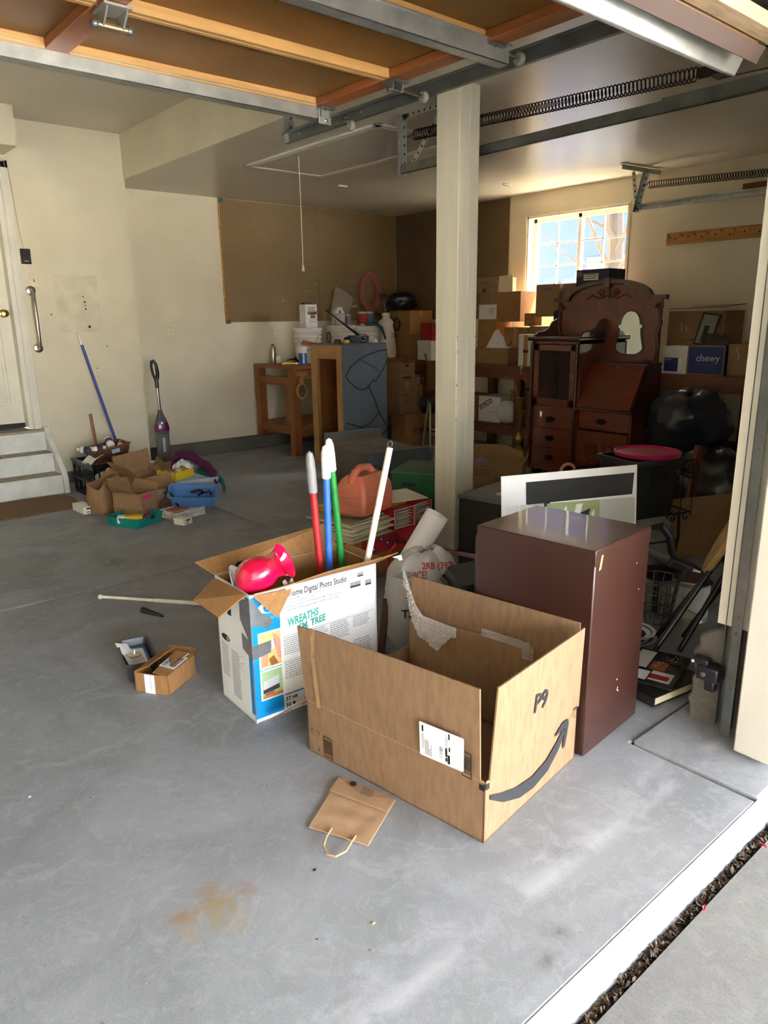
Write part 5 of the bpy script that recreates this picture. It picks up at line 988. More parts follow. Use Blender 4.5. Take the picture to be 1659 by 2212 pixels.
rh = thing('red_tool', 'bright red bent plastic tool poking out by the trash bag', 'tool', (2.28, 2.62, .0)); MB().tube([(0, 0, 0), (-.02, .01, .26), (.02, .0, .30), (.08, 0, .29)], .008, 8).obj('handle', mat('red_plastic', srgb(206, 20, 30), .35), rh)

# ------------------------------------------------------------------ workbench corner and props
M_bench = wood('bench_fir', 146, 90, 44, (1.5, 12, 12)); M_benchv = wood('bench_fir_leg', 142, 88, 44, (12, 12, 1.2)); M_benchd = wood('bench_fir_y', 140, 84, 42, (12, 1.5, 12))
bn = thing('workbench', 'heavy fir workbench of square posts against the back wall', 'workbench', (4.235, 6.40, 0))
MB().bx(0, 2.1, 0, .76, .90, .94).obj('top', M_bench, bn, bevel=.003)
for x in (.0, 1.98):
    MB().bx(x, x + .09, .0, .09, 0, .90).obj('leg', M_benchv, bn, bevel=.003); MB().bx(x, x + .09, .66, .75, .142, .90).obj('leg', M_benchv, bn, bevel=.003)
    MB().bx(x + .01, x + .05, .09, .66, .73, .82).obj('side_rail', M_benchd, bn); MB().bx(x + .01, x + .05, .09, .66, .22, .31).obj('side_rail', M_benchd, bn); MB().bx(x + .05, x + .09, .16, .24, .31, .82).obj('cleat', M_benchv, bn)
MB().bx(.09, 1.98, .02, .06, .20, .30).obj('front_rail', M_bench, bn); MB().bx(.09, 1.98, .02, .06, .80, .90).obj('front_rail', M_bench, bn); MB().bx(.09, 1.98, .09, .66, .31, .33).obj('lower_shelf', M_bench, bn)
tr_ = thing('towel_ring', 'pale wooden hoop hanging from the corner of the workbench', 'ring', (4.27, 6.372, .80)); MB().tube([(.055 + .058 * math.sin(a), -.005, -.115 + .075 * -math.cos(a) * 1.0) for a in [2 * PI * i / 28 for i in range(28)]], .011, 8, closed=True).obj('hoop', wood('hoop_wood', 176, 132, 84), tr_); MB().prism([(.035, -.05), (.075, -.05), (.066, .04), (.044, .04)], (0, 0, 0), (1, 0, 0), (0, 0, 1), (0, -1, 0), 0, .014).obj('stem', mat('hoop_wood'), tr_); MB().bx(.0, .11, -.02, .01, .04, .07).obj('mount', mat('hoop_wood'), tr_)
# tall prop box, painted side towards the camera
tb2 = thing('prop_tower', 'tall open wooden frame box with one side painted grey with black cracks', 'prop', (4.215, 5.53, 0))
M_pine = wood('pine_frame', 176, 132, 80, (12, 12, 1.2)); W, D, H = .54, .50, 1.165
for y in (0, D - .09): MB().bx(0, .04, y, y + .09, 0, H).obj('upright', M_pine, tb2, bevel=.002)
MB().bx(0, .04, .09, D - .09, H - .13, H).obj('top_rail', wood('pine_rail_y', 176, 132, 80, (12, 1.2, 12)), tb2); MB().bx(0, .04, .09, D - .09, 0, .10).obj('bottom_rail', mat('pine_rail_y'), tb2)
MB().bx(W - .012, W, 0, D, 0, H).obj('back_ply', wood('ply', 142, 84, 40, (12, 3, 1.5)), tb2); MB().bx(.04, W - .012, D - .012, D, 0, H).obj('side_ply', mat('ply'), tb2)
M_slate = mat('slate_paint', srgb(92, 102, 110), .6, var=.06, scale=4); MB().bx(0, W, -.012, 0, 0, H).obj('painted_side', M_slate, tb2); MB().bx(0, W, -.012, D, H, H + .012).obj('top_board', mat('grey_top', srgb(84, 82, 78), .6), tb2)
fs = Face((0, -.012, 0), (1, 0, 0), (0, 0, 1)); KC = ink('crack_paint', 30, 34, 40); m = MB()
for pts, wd in (([(.03, .88), (.1, .97), (.2, 1.03), (.3, 1.07), (.45, 1.10), (.54, 1.11)], .014), ([(.03, .88), (.08, .82), (.16, .76), (.24, .74), (.3, .76), (.36, .82), (.40, .82), (.45, .87), (.5, .93), (.54, 1.0)], .014), ([(.30, .78), (.38, .64), (.44, .5), (.54, .36)], .016), ([(.44, .5), (.38, .46), (.30, .40), (.2, .38), (.1, .42), (.02, .44)], .012), ([(.54, .34), (.45, .25), (.35, .18), (.2, .06)], .014), ([(.45, .25), (.45, .14), (.5, .05)], .01), ([(.2, 1.03), (.36, .96), (.46, .89)], .008)): fs.line(m, pts, wd)
m.obj('painted_cracks', KC, tb2)['kind'] = 'stuff'
hd = thing('slanted_prop', 'low slate grey wooden prop with sloping cracked top in front of the tower', 'prop', (3.62, 4.42, 0), R_(-12))
MB().prism([(0, 0), (.88, 0), (.88, .40), (.85, .40), (.82, .34), (.04, .335), (.02, .37), (0, .37)], (0, 0, 0), (0, 1, 0), (0, 0, 1), (1, 0, 0), 0, .56).obj('body', mat('taupe_paint', srgb(96, 90, 80), .7, var=.12, scale=5), hd)
MB().bx(-.002, .562, -.012, 0, .22, .37).obj('front_lip', M_slate, hd); MB().bx(-.002, .562, .85, .885, .33, .42).obj('back_lip', M_slate, hd)
ftp = Face((0, 0, .342), (1, 0, 0), (0, 1, 0)); m = MB()
for pts in ([(.05, .1), (.2, .3), (.25, .5), (.45, .8)], [(.2, .3), (.4, .35), (.55, .3)], [(.05, .7), (.25, .5)]): ftp.line(m, pts, .008)
m.obj('painted_cracks', KC, hd)['kind'] = 'stuff'
# ------------------------------------------------------------------ things on the bench and tower
def can(name, label, cat, p, r_, h, body, lid=None, band=None, grp=None, n=20):
    t = thing(name, label, cat, p, 0, grp); MB().lathe([(.001, 0), (r_, 0), (r_ * 1.02, .004), (r_, .008), (r_, h - .008), (r_ * 1.02, h - .004), (r_, h)], n).obj('body', body, t)
    if lid: MB().lathe([(r_ * .98, h - .002), (r_ * .98, h + .004), (r_ * .8, h + .002), (.001, h + .002)], n).obj('lid', lid, t)
    if band: MB().lathe([(r_ * 1.012, h * .12), (r_ * 1.012, h * .88)], n).obj('label_band', band, t)
    return t
BZ = .94
t = thing('spray_can', 'silver aerosol can at the left end of the workbench', 'can', (4.444, 7.081, 0.940)); MB().lathe([(.001, 0), (.030, 0), (.031, .005), (.031, .165), (.024, .185), (.012, .19)], 18).obj('body', M_steel, t); MB().lathe([(.010, .19), (.010, .205), (.001, .205)], 12).obj('nozzle', M_blk, t)
t = thing('jug', 'yellowed plastic jug behind the aerosol can on the workbench', 'jug', (4.950, 7.654, 0.940)); loft(MB(), [[(x * s, y * s, z) for x, y in rr(.075, .055, .03)] for z, s in ((0, .95), (.02, 1), (.12, 1), (.17, .75), (.19, .35), (.22, .3))], True, True).obj('body', mat('yellowed_plastic', srgb(206, 196, 150), .5), t); MB().tube([(.06, 0, .10), (.085, 0, .13), (.07, 0, .18), (.02, 0, .2)], .012, 8).obj('handle', mat('yellowed_plastic'), t)
t = thing('tape_roll', 'roll of white tape standing on the front left of the workbench', 'tape', (4.386, 6.878, 0.940), R_(40)); MB().lathe([(.022, -.02), (.042, -.02), (.042, .02), (.022, .02), (.022, -.02)], 24, (0, 0, .042), rotx(PI / 2)).obj('roll', M_wp, t)
t = thing('putty_knife', 'yellow handled tool lying on the workbench edge', 'tool', (4.373, 6.631, 0.940), R_(-30)); MB().tube([(-.09, 0, .014), (-.02, 0, .016), (.05, 0, .014)], [.016, .014, .010], 10).obj('handle', mat('yellow_plastic', srgb(230, 196, 30), .35), t); MB().bx(.05, .13, -.012, .012, .01, .016).obj('blade', M_steel, t)
t = thing('red_knob', 'small red knob behind the yellow handled tool', 'ball', (5.010, 7.572, 0.940)); MB().ell((0, 0, .035), (.03, .03, .035), 14, 8).obj('knob', mat('red_plastic'), t)  # a round red knob
r = random.Random(21); pt = (4.642, 6.818, 0.940)
for i, lab in enumerate(('dark pliers in the tool heap on the workbench, leftmost', 'dark wrench across the top of the tool heap on the workbench', 'black handled cutter in the middle of the bench tool heap', 'dark clamp at the right of the bench tool heap', 'small steel socket tool at the front of the bench tool heap')):
    t = thing('hand_tool', lab, 'tool', (pt[0] + .06 * i - .10, pt[1] + .05 * r.uniform(-1, 1) + .04, BZ), R_(r.uniform(0, 180)), 'heap of tools on the workbench'); MB().tube([(-.08, 0, .012), (-.02, .01, .045 + .012 * i), (.05, 0, .04)], [.011, .013, .009], 8).obj('handle', M_blk if i != 4 else M_steel, t); MB().tube([(.045, 0, .042), (.09, -.01, .03)], [.011, .006], 8).obj('jaw', M_galvd, t)
t = thing('caulk_box', 'white and blue upright box beside the tower on the workbench', 'box', (4.40, 6.44, .94)); MB().bx(-.032, .032, -.03, .03, 0, .19).obj('box', ink('caulk_blue', 40, 96, 160), t, bevel=.003); MB().bx(-.033, .033, -.031, .031, .125, .191).obj('white_top', M_white, t); MB().bx(-.02, .0, -.0315, -.03, .02, .12).obj('white_stripe', M_white, t)
def pail(label, p, r_, h, rings=3):
    t = thing('pail', label, 'pail', p, 0, 'white plastic pails on the bench'); q = [(.001, 0), (r_ * .9, 0), (r_ * .94, h * .55)]
    for i in range(rings): z = h * (.6 + .12 * i); q += [(r_ * .95, z), (r_ * 1.04, z + .004), (r_ * 1.04, z + .010), (r_ * .96, z + .014)]
    MB().lathe(q + [(r_, h * .96)], 28).obj('body', M_wp, t); MB().lathe([(r_ * 1.05, h * .93), (r_ * 1.06, h), (r_ * .98, h + .004), (.001, h + .002)], 28).obj('lid', M_wp, t)
    MB().tube([(r_ * 1.02 * math.cos(a), -.02 - .9 * r_ * math.sin(a) * .8, h * .75 - .14 * math.sin(a)) for a in [PI * i / 12 for i in range(13)]], .0025, 6).obj('bail', M_wire, t); return t
P1 = (4.584, 6.750, 0.955)
pa = pail('white plastic pail on the workbench with a square metal can on its lid', (4.72, 6.80, BZ), .15, .37)
wc = thing('metal_can', 'square white metal can of wood sealer on the left pail', 'can', (4.665, 6.74, BZ + .375), R_(6)); MB().bx(0, .165, 0, .105, 0, .245).obj('body', mat('can_white', srgb(224, 222, 216), .3), wc, bevel=.005); MB().bx(.01, .05, .03, .07, .245, .262).obj('cap', M_blk, wc, bevel=.004); MB().bx(.03, .14, .045, .06, .25, .268).obj('handle', M_blk, wc)
fw2 = Face((0, 0, 0), (1, 0, 0), (0, 0, 1), .001); fw2.text("Thompson's", .03, .205, .027, ink('dark_red_ink', 120, 40, 30), wc, sx=.8, bold=.0008); fw2.text('WaterSeal', .03, .18, .027, K, wc, sx=.85, bold=.0008)
m = MB(); fw2.rect(m, .028, .138, .155, .172); m.obj('brown_band', KB, wc); fw2.text('WATERPROOFER', .033, .158, .011, M_white, wc); fw2.text('PLUS', .033, .143, .011, M_white, wc); m = MB(); fw2.poly(m, [(.06, .10), (.14, .10), (.13, .135), (.07, .135)]); m.obj('deck_picture', ink('deck_brown', 140, 86, 50), wc); m = MB(); fw2.lines(m, .04, .05, .15, .09, 4, rnd, .4); m.obj('fine_print', KG, wc)['kind'] = 'stuff'
t = thing('plank_offcut', 'short pale plank offcut leaning across the left pail', 'plank', (4.52, 6.60, 1.14), rot=(0, R_(12), R_(-8))); MB().bx(-.02, .26, -.02, .0, 0, .05).obj('plank', wood('offcut', 168, 112, 58, (1.5, 12, 12)), t)
t = thing('wire_tail', 'thin dark wire curling over the left pail', 'wire', (4.60, 6.60, .94)); MB().tube([(-.06, 0, .0), (-.08, 0, .11), (.02, -.01, .17), (.1, 0, .25), (.13, .01, .3)], .003, 6).obj('wire', M_galvd, t)
t = thing('grey_tube', 'upright grey tube behind the left pail', 'tube', (4.90, 6.88, BZ)); MB().cyl((0, 0, 0), (0, 0, .33), .022, 14).obj('tube', mat('dark_grey_plastic'), t)
pb1 = pail('white plastic pail on the workbench behind the tower, left of two', (5.22, 6.85, BZ), .16, .39); pb2 = pail('white plastic pail on the workbench behind the tower, right of two', (5.56, 6.82, BZ), .16, .38)
M_lab = [ink('paint_label%d' % i, *c) for i, c in enumerate(((206, 190, 176), (120, 104, 120), (150, 50, 44), (70, 100, 110)))]
can('paint_can', 'small cream labelled paint can on the left rear pail', 'can', (5.17, 6.80, BZ + .395), .058, .125, M_galv, M_galv, M_lab[0], 'paint cans on the pails'); can('paint_can', 'slim dark labelled can beside the cream paint can', 'can', (5.285, 6.80, BZ + .395), .04, .115, M_galv, M_galv, M_lab[1], 'paint cans on the pails')
t = thing('foil_pouch', 'pale gabled cleaner carton standing behind the paint cans', 'carton', (5.25, 6.93, BZ + .395)); MB().prism([(-.07, 0), (.07, 0), (.07, .13), (.03, .20), (-.03, .20), (-.07, .13)], (0, 0, 0), (1, 0, 0), (0, 0, 1), (0, 1, 0), -.03, .03).obj('carton', M_cardw, t); MB().bx(-.012, .012, -.032, -.029, .13, .16).obj('mark', K, t)
pc1 = can('paint_can', 'red labelled paint can with raised wire bail on the right rear pail', 'can', (5.50, 6.80, BZ + .388), .062, .15, M_galv, M_galv, M_lab[2], 'paint cans on the pails'); MB().tube([(.064 * math.cos(a), 0, .12 + .15 * math.sin(a)) for a in [PI * i / 14 for i in range(15)]], .0025, 6).obj('bail', M_wire, pc1); can('paint_can', 'teal labelled paint can next to the red labelled one', 'can', (5.63, 6.84, BZ + .388), .06, .15, M_galv, M_galv, M_lab[3], 'paint cans on the pails')
towel('blue_rag', 'dull blue rag draped over the right rear pail lid', [(5.46, 6.70, 1.33), (5.56, 6.66, 1.345), (5.66, 6.64, 1.30), (5.70, 6.63, 1.18)], .08, .006, (70, 98, 112), 'rag')
sp = thing('pump_sprayer', 'tall ivory pump sprayer with black hose on the workbench', 'sprayer', (5.86, 6.80, BZ)); M_iv = mat('ivory_plastic', srgb(206, 200, 182), .45)
MB().lathe([(.001, 0), (.10, 0), (.115, .015), (.118, .10), (.108, .18), (.095, .28), (.098, .36), (.092, .42), (.06, .455), (.048, .46), (.048, .49), (.058, .495), (.058, .525), (.03, .53), (.001, .53)], 28).obj('tank', M_iv, sp); MB().cyl((0, 0, .53), (-.03, .0, .68), .006, 8).obj('pump_rod', M_steel, sp); MB().tube([(-.09, 0, .73), (-.085, 0, .69), (.02, 0, .67), (.03, 0, .71), (-.02, 0, .735), (-.09, 0, .73)], .010, 8).obj('handle', M_blk, sp)
MB().tube([(.07, -.02, .44), (.13, -.05, .47), (.16, -.07, .40), (.12, -.09, .33), (.05, -.10, .33), (.03, -.10, .38), (.06, -.09, .44)], .009, 8).obj('hose', M_blk, sp); fsp = Face((-.08, -.119, .24), (1, 0, 0), (0, .08, 1), .002); fsp.text('PUMP', .05, .03, .035, K, sp, shear=.2); fsp.text('SPRAYER', .05, .0, .028, K, sp, shear=.2)
ec = thing('cord_coil', 'coiled pink extension cord hanging on the pegboard above the sprayer', 'cord', (5.93, 7.185, 1.71)); r = random.Random(31); m = MB()
for k in range(18):
    rx, rz_ = .135 + r.uniform(-.03, .03), .20 + r.uniform(-.04, .035); cx_, cz_ = r.uniform(-.012, .012), r.uniform(-.012, .012); ph = r.random() * 6
    m.tube([(cx_ + rx * math.sin(a), -.012 * (k % 3) + .006 * math.sin(3 * a + ph), cz_ + rz_ * math.cos(a)) for a in [2 * PI * i / 30 for i in range(30)]], .0062, 6, closed=True)
m.obj('loops', mat('pink_cord', srgb(170, 96, 96), .5), ec)['kind'] = 'stuff'; MB().bx(.10, .16, -.04, .0, -.24, -.18).obj('plug', mat('pink_cord'), ec, bevel=.008)
t = thing('clear_sheet', 'sheet of clear plastic film curling against the pegboard', 'plastic sheet', (5.42, 7.14, 1.40)); MB().grid(lambda u, v: (-.12 + .26 * u + .10 * v, .03 - .05 * math.sin(u * 3), .34 * v * (1.1 - .4 * u)), 12, 12, .001).obj('film', filmmat('dusty_film', (.6, .56, .48), .28), t)
t = thing('white_tag', 'small white tool lying sideways on the pegboard left of the cord', 'tag', (5.70, 7.19, 1.545)); MB().tube([(-.045, 0, 0), (0, 0, .008), (.04, 0, .002)], [.006, .010, .006], 8).obj('body', M_wp, t)
# on the tower top
TZ = 1.178
t = thing('cordless_drill', 'dark blue grey cordless tool lying on the tower top', 'drill', (4.50, 5.66, TZ), R_(-6)); MB().bx(-.09, .05, -.025, .025, .012, .07).obj('body', mat('tool_blue', srgb(58, 66, 84), .4), t, bevel=.01); MB().tube([(.03, 0, .06), (.10, 0, .072), (.13, 0, .05), (.125, 0, .015), (.05, 0, .012)], .014, 8).obj('grip', mat('tool_blue'), t); MB().lathe([(.022, 0), (.018, .04), (.006, .05)], 12, (-.09, 0, .04), roty(-PI / 2)).obj('chuck', M_blk, t)
t = thing('yellow_tape', 'small yellow tape measure on the tower top', 'tape measure', (4.34, 5.62, TZ)); MB().bx(-.03, .03, -.02, .02, 0, .032).obj('case', mat('yellow_plastic'), t, bevel=.008)
t = thing('black_cap', 'small black cap on the tower top near its left edge', 'pot', (4.27, 5.66, TZ)); MB().lathe([(.03, 0), (.032, .03), (.024, .04), (.001, .04)], 16).obj('cap', M_blk, t)  # a loose black cap
t = thing('white_knob', 'small white knob on the tower top near its right corner', 'fitting', (4.68, 5.60, TZ)); MB().lathe([(.028, 0), (.026, .015), (.012, .03), (.014, .045), (.001, .05)], 14).obj('fitting', M_wp, t)  # a small white knob
for i, (dx, lab) in enumerate(((0, 'thin black rod leaning over the tower, upper of two'), (.07, 'thin black rod leaning over the tower, lower of two'))): t = thing('black_rod', lab, 'rod', (4.66 + .03 * i, 5.72, TZ + .008), 0, 'rods leaning over the tower'); MB().tube([(0, 0, 0), (-.26 + .06 * i, .30, .31 - .06 * i)], .008, 8).obj('rod', M_blk, t)
t = thing('brown_ring', 'small brown twine ring on the tower top', 'ring', (4.26, 5.78, TZ)); MB().tube([(0 + .02 * math.sin(a), 0, .055 + .048 * math.cos(a)) for a in [2 * PI * i / 16 for i in range(16)]], .007, 6, closed=True).obj('twine', KB, t)

# ------------------------------------------------------------------ stack of cartons in the back corner
def carton(label, loc, a, w, d, h, m=None, grp='cartons stacked in the back corner', lid=True, name='carton', tape=True):
    t = thing(name, label, 'box', loc, R_(a), grp); closed_box(t, w, d, h, m or M_card2)
    if tape: MB().bx(w / 2 - .025, w / 2 + .025, -.0008, d + .0008, h - .07, h + .0008).obj('tape', mat('brown_tape', srgb(170, 130, 84), .35), t)
    return t
t = carton('brown carton marked PUMP at the bottom of the corner stack', (5.45, 6.02, 0), -14, .52, .34, .36); Face((0, 0, 0), (1, 0, 0), (0, 0, 1)).text('PUMPKIN', .10, .14, .10, KM, t, sx=.7); Face((0, 0, 0), (1, 0, 0), (0, 0, 1)).text('CAT', .36, .12, .09, KM, t, sx=.7)
t = carton('narrow carton marked ABC USA standing in the corner stack', (5.40, 6.06, .362), -8, .21, .26, .36, M_card); f_ = Face((0, 0, 0), (1, 0, 0), (0, 0, 1)); f_.text('ABC', .06, .20, .05, KM, t, sx=.8); f_.text('USA', .08, .145, .045, KM, t, sx=.8); f_.text('CX', .165, .27, .05, KM, t, ang=-.4)
t = thing('open_carton', 'open carton with maroon print upside down on the ABC carton', 'box', (5.41, 6.07, .724), R_(-8), 'cartons stacked in the back corner'); open_box(t, .21, .25, .20, M_card3); f_ = Face((0, 0, 0), (1, 0, 0), (0, 0, 1)); MR = ink('maroon_ink', 96, 34, 30); f_.text('HICKORY', .175, .115, .035, MR, t, ang=PI, sx=.9); m = MB(); f_.poly(m, [(.05, .03), (.16, .03), (.165, .055), (.045, .055)]); f_.poly(m, [(.07, .16), (.14, .16), (.12, .19), (.09, .19)]); m.obj('emblem', MR, t); card_flap(t, (.21, 0, .02), (.30, -.03, .02), (.31, .1, .03), (.21, .1, .02), M_card3)
t = thing('gift_bag', 'red and green patterned gift bag between tower and cartons', 'bag', (5.33, 6.30, .93), R_(-10)); MB().bx(-.08, .10, 0, .10, -.0, .10).obj('bag', ink('gift_green', 24, 96, 48), t); MB().prism([(-.08, .04), (.10, .09), (.09, .16), (-.07, .13)], (0, -.002, 0), (1, 0, 0), (0, 0, 1), (0, 1, 0), 0, .1).obj('red_tissue', ink('gift_red', 206, 30, 30), t)
t = carton('large brown carton high in the back corner, topmost of the stack', (6.01, 6.55, 1.22), -6, .34, .40, .27); t = carton('brown carton directly under the topmost carton in the back corner', (6.03, 6.56, .945), -6, .30, .38, .27)
t = thing('white_carton', 'white archive carton with a figure 8 print in the back corner', 'box', (5.93, 6.10, .93), R_(-12), 'cartons stacked in the back corner'); closed_box(t, .32, .30, .215, M_cardw); MB().bx(-.004, .324, -.004, .304, .16, .22).obj('lid', M_cardw, t, bevel=.002); f_ = Face((0, -.004, 0), (1, 0, 0), (0, 0, 1)); f_.text('8', .20, .10, .07, KG, t); f_.text('FILES', .11, .115, .025, KG, t)
rc = thing('red_crate', 'red plastic crate with slotted side on the white archive carton', 'crate', (6.00, 6.16, 1.155), R_(-12)); m = MB().bx(0, .30, 0, .008, .10, .19).bx(0, .30, 0, .008, 0, .03).bx(0, .008, 0, .24, 0, .19).bx(.292, .30, 0, .24, 0, .19).bx(0, .30, .232, .24, 0, .19).bx(0, .30, 0, .24, 0, .006).bx(-.01, .31, -.012, .01, .18, .195)
for i in range(8): m.bar((.03 + .033 * i, .004, .02), (.065 + .033 * i, .004, .11), .008, .012, (0, 1, 0))
m.obj('crate', mat('red_crate_plastic', srgb(150, 12, 22), .35), rc)
t = carton('carton with blue packing tape beside the white archive carton', (5.86, 5.93, .60), -14, .34, .24, .16); f_ = Face((0, 0, 0), (1, 0, 0), (0, 0, 1)); m = MB(); f_.rect(m, .13, .0, .20, .16); m.obj('blue_tape', ink('blue_packtape', 40, 84, 170), t); m = MB(); f_.rect(m, .05, .06, .10, .13); m.obj('white_label', M_white, t)
t = thing('open_carton', 'tan carton with raised flap marked TTB above the blue taped carton', 'box', (5.88, 5.96, .762), R_(-14), 'cartons stacked in the back corner'); open_box(t, .34, .22, .13, M_card3); card_flap(t, (0, .22, .13), (.34, .22, .13), (.36, .26, .25), (-.02, .26, .24), M_card3); Face((0, 0, 0), (1, 0, 0), (0, 0, 1)).text('TTB', .17, .05, .04, KB, t)
carton('flattened carton with a printed label leaning in the corner stack', (5.68, 6.20, .362), -12, .18, .18, .30, M_card3)
def blackbag(label, loc, s, c=(16, 17, 22), seed=0):
    t = thing('garbage_bag', label, 'bag', loc); 
    def fn(u, v):
        a = 2 * PI * u; ph = v * PI; q = 1 + .22 * noise.noise(Vector((math.cos(a) * 1.5 + seed, math.sin(a) * 1.5, v * 3))) + .10 * noise.noise(Vector((math.cos(a) * 5, math.sin(a) * 5 + seed, v * 9))); R__ = math.sin(ph) ** .7
        return (s[0] * R__ * q * math.cos(a), s[1] * R__ * q * math.sin(a), max(0.0, s[2] * (1 - math.cos(ph) * q)))
    MB().grid(fn, 40, 24).obj('film', mat('bag_%d_%d_%d' % c, srgb(*c), .28, spec=.6), t); return t
blackbag('black garbage bag on the cartons behind the step stool', (5.72, 5.86, .37), (.17, .12, .10), seed=3); blackbag('black bag on top of the topmost corner carton', (6.12, 6.80, 1.495), (.20, .14, .10), seed=5)
# aluminium step stool
ss = thing('step_stool', 'aluminium folding step stool in front of the corner cartons', 'step stool', (5.24, 5.40, 0), R_(-30)); M_al = mat('aluminium', srgb(184, 184, 172), .35, metal=.8)
for x in (0, .34):
    MB().tube([(x, 0, 0), (x + (.03 if x == 0 else -.03), .12, .56)], .013, 10).obj('front_leg', M_al, ss); MB().tube([(x, .38, 0), (x + (.03 if x == 0 else -.03), .18, .56)], .013, 10).obj('rear_leg', M_al, ss)
for z, y in ((.09, .02), (.22, .047), (.24, .05)): MB().tube([(.012, y, z), (.33, y, z)], .010, 8).obj('rung', M_al, ss)
MB().bx(.02, .32, .02, .10, .27, .285).obj('step', M_al, ss); MB().bx(.02, .32, .08, .24, .55, .575).obj('top_step', M_blk, ss, bevel=.005)

# ------------------------------------------------------------------ long shelf bench under the window
sh = thing('side_bench', 'long rough wooden bench with lower shelf along the window wall', 'bench', (5.76, 2.40, 0)); M_rough = wood('rough_bench', 112, 66, 38, (12, 1.5, 12))
MB().bx(0, .64, 0, 3.20, .89, .93).obj('top', M_rough, sh); MB().bx(0, .04, 0, 3.20, .80, .89).obj('front_apron', M_rough, sh); MB().bx(.02, .64, 0, 3.20, .30, .33).obj('lower_shelf', M_rough, sh); MB().bx(.02, .05, 0, 3.20, .23, .31).obj('shelf_edge', M_rough, sh)
for y in (.05, 1.35, 2.3, 3.08):
    for x in (.05, .54): MB().bx(x, x + .08, y, y + .08, 0, .89).obj('leg', wood('rough_leg', 104, 62, 36, (12, 12, 1.2)), sh)
SZ = .93
def sbox(label, X0, y0, y1, z0, z1, d, m=None, name='carton', grp='cartons on the window wall bench', tape=False, lid=False):
    "carton on the bench: its face towards the room lies on X0, from y0 (far) to y1 (near)"
    t = thing(name, label, 'box', (X0, y0, z0), -PI / 2, grp); w = y0 - y1; h = z1 - z0
    MB().bx(0, w, 0, d, 0, h).obj('body', m or M_card3, t, bevel=.003)
    if tape: MB().bx(w / 2 - .025, w / 2 + .025, -.0012, d, h * .55, h + .0012).obj('tape', mat('brown_tape'), t)
    t['_f'] = 0; del t['_f']
    return t, Face((0, 0, 0), (1, 0, 0), (0, 0, 1), .0012)
# lowest layer standing on the bench top
t = thing('open_carton', 'shallow open carton on the bench stuffed with crumpled plastic film', 'box', (5.85, 5.36, SZ), -PI / 2, 'cartons on the window wall bench'); open_box(t, .46, .28, .165, M_card3)
t = thing('plastic_film', 'crumpled clear plastic film heaped in the shallow open carton', 'plastic film', (5.99, 5.14, SZ + .06)); MB().grid(lambda u, v: (-.09 + .2 * v, .19 - .40 * u, .05 + (.16 * max(0, 1 - abs(u - .33) * 3.2) + .10 * math.sin(u * 3.1)) * math.sin(v * 3) + .03 * noise.noise(Vector((u * 9, v * 7, 3)))), 30, 16, .001).obj('film', M_bag, t)
t, f_ = sbox('white tall carton with brown tape strip on the bench near the desk', 5.80, 4.735, 4.545, SZ, 1.235, .26, M_cardw); m = MB(); f_.rect(m, .065, .0, .115, .30); m.obj('tape', mat('brown_tape'), t); m = MB(); f_.rect(m, .06, .13, .125, .16, .0006); m.obj('maroon_print', MR, t); m = MB(); f_.line(m, [(.01, .012), (.18, .012), (.18, .28), (.01, .28), (.01, .012)], .002); m.obj('printed_border', KG, t)
t, f_ = sbox('brown carton with a black printed arrow behind the plastic film', 6.00, 5.09, 4.79, SZ, 1.30, .28, M_card2, tape=True); m = MB(); f_.line(m, [(.02, .20), (.06, .18), (.10, .21), (.09, .25)], .012); m.obj('printed_arrow', K, t)
t, f_ = sbox('brown carton under the white carton at the left end of the bench', 5.98, 5.44, 5.19, SZ, 1.38, .26, M_card2)
t, f_ = sbox('white printed carton in the left column on the bench', 5.98, 5.43, 5.18, 1.382, 1.53, .26, M_cardw); m = MB(); f_.lines(m, .14, .04, .23, .11, 5, rnd, .4); m.obj('fine_print', KG, t)['kind'] = 'stuff'
t, f_ = sbox('small taped carton above the white printed carton', 5.98, 5.42, 5.17, 1.532, 1.645, .26, M_card); m = MB(); f_.rect(m, .15, 0, .20, .113); m.obj('tape', M_tape, t)
t, f_ = sbox('brown carton with black print, topmost in the left column on the bench', 5.98, 5.46, 5.15, 1.647, 1.80, .26, M_card3); f_.text('FRAGILE', .05, .09, .03, K, t); f_.text('HANDLE WITH CARE', .10, .055, .018, K, t); m = MB(); f_.poly(m, [(.06, .01), (.14, .01), (.10, .05)]); m.obj('triangle_mark', K, t)
nt_ = thing('handwritten_note', 'handwritten note card propped at the end of the topmost left carton', 'note', (5.955, 5.145, 1.652), -PI / 2); MB().sheet((0, 0, 0), (.17, .02, 0), (.16, .03, .16), (.0, .01, .15), .003).obj('card', ink('note_cream', 226, 202, 168), nt_); f_ = Face((0, 0, 0), (.17, .02, 0), (-.005, .01, .155), .004); f_.text('NICEST WOOD', .012, .125, .018, ink('orange_ink', 196, 96, 50), nt_, t=-.006); m = MB(); f_.lines(m, .012, .045, .15, .11, 4, rnd, .25, -.006); m.obj('fine_print', KM, nt_)['kind'] = 'stuff'; f_.text('Thanks', .03, .015, .022, ink('orange_ink'), nt_, t=-.006)
for n_ in ('card',): pass
t, f_ = sbox('large plain carton beside the window, its side glowing in window light', 5.95, 5.16, 4.85, 1.355, 1.65, .28, M_card2)
sbox('carton lying under the large plain carton by the window', 6.02, 4.78, 4.40, SZ, 1.31, .30, M_card3)
t, f_ = sbox('small upright carton in front of the window cartons', 5.95, 4.795, 4.67, 1.312, 1.435, .12, M_card2); m = MB(); f_.rect(m, .055, .0, .06, .03); f_.rect(m, .07, .0, .078, .025); m.obj('print', K, t)['kind'] = 'stuff'
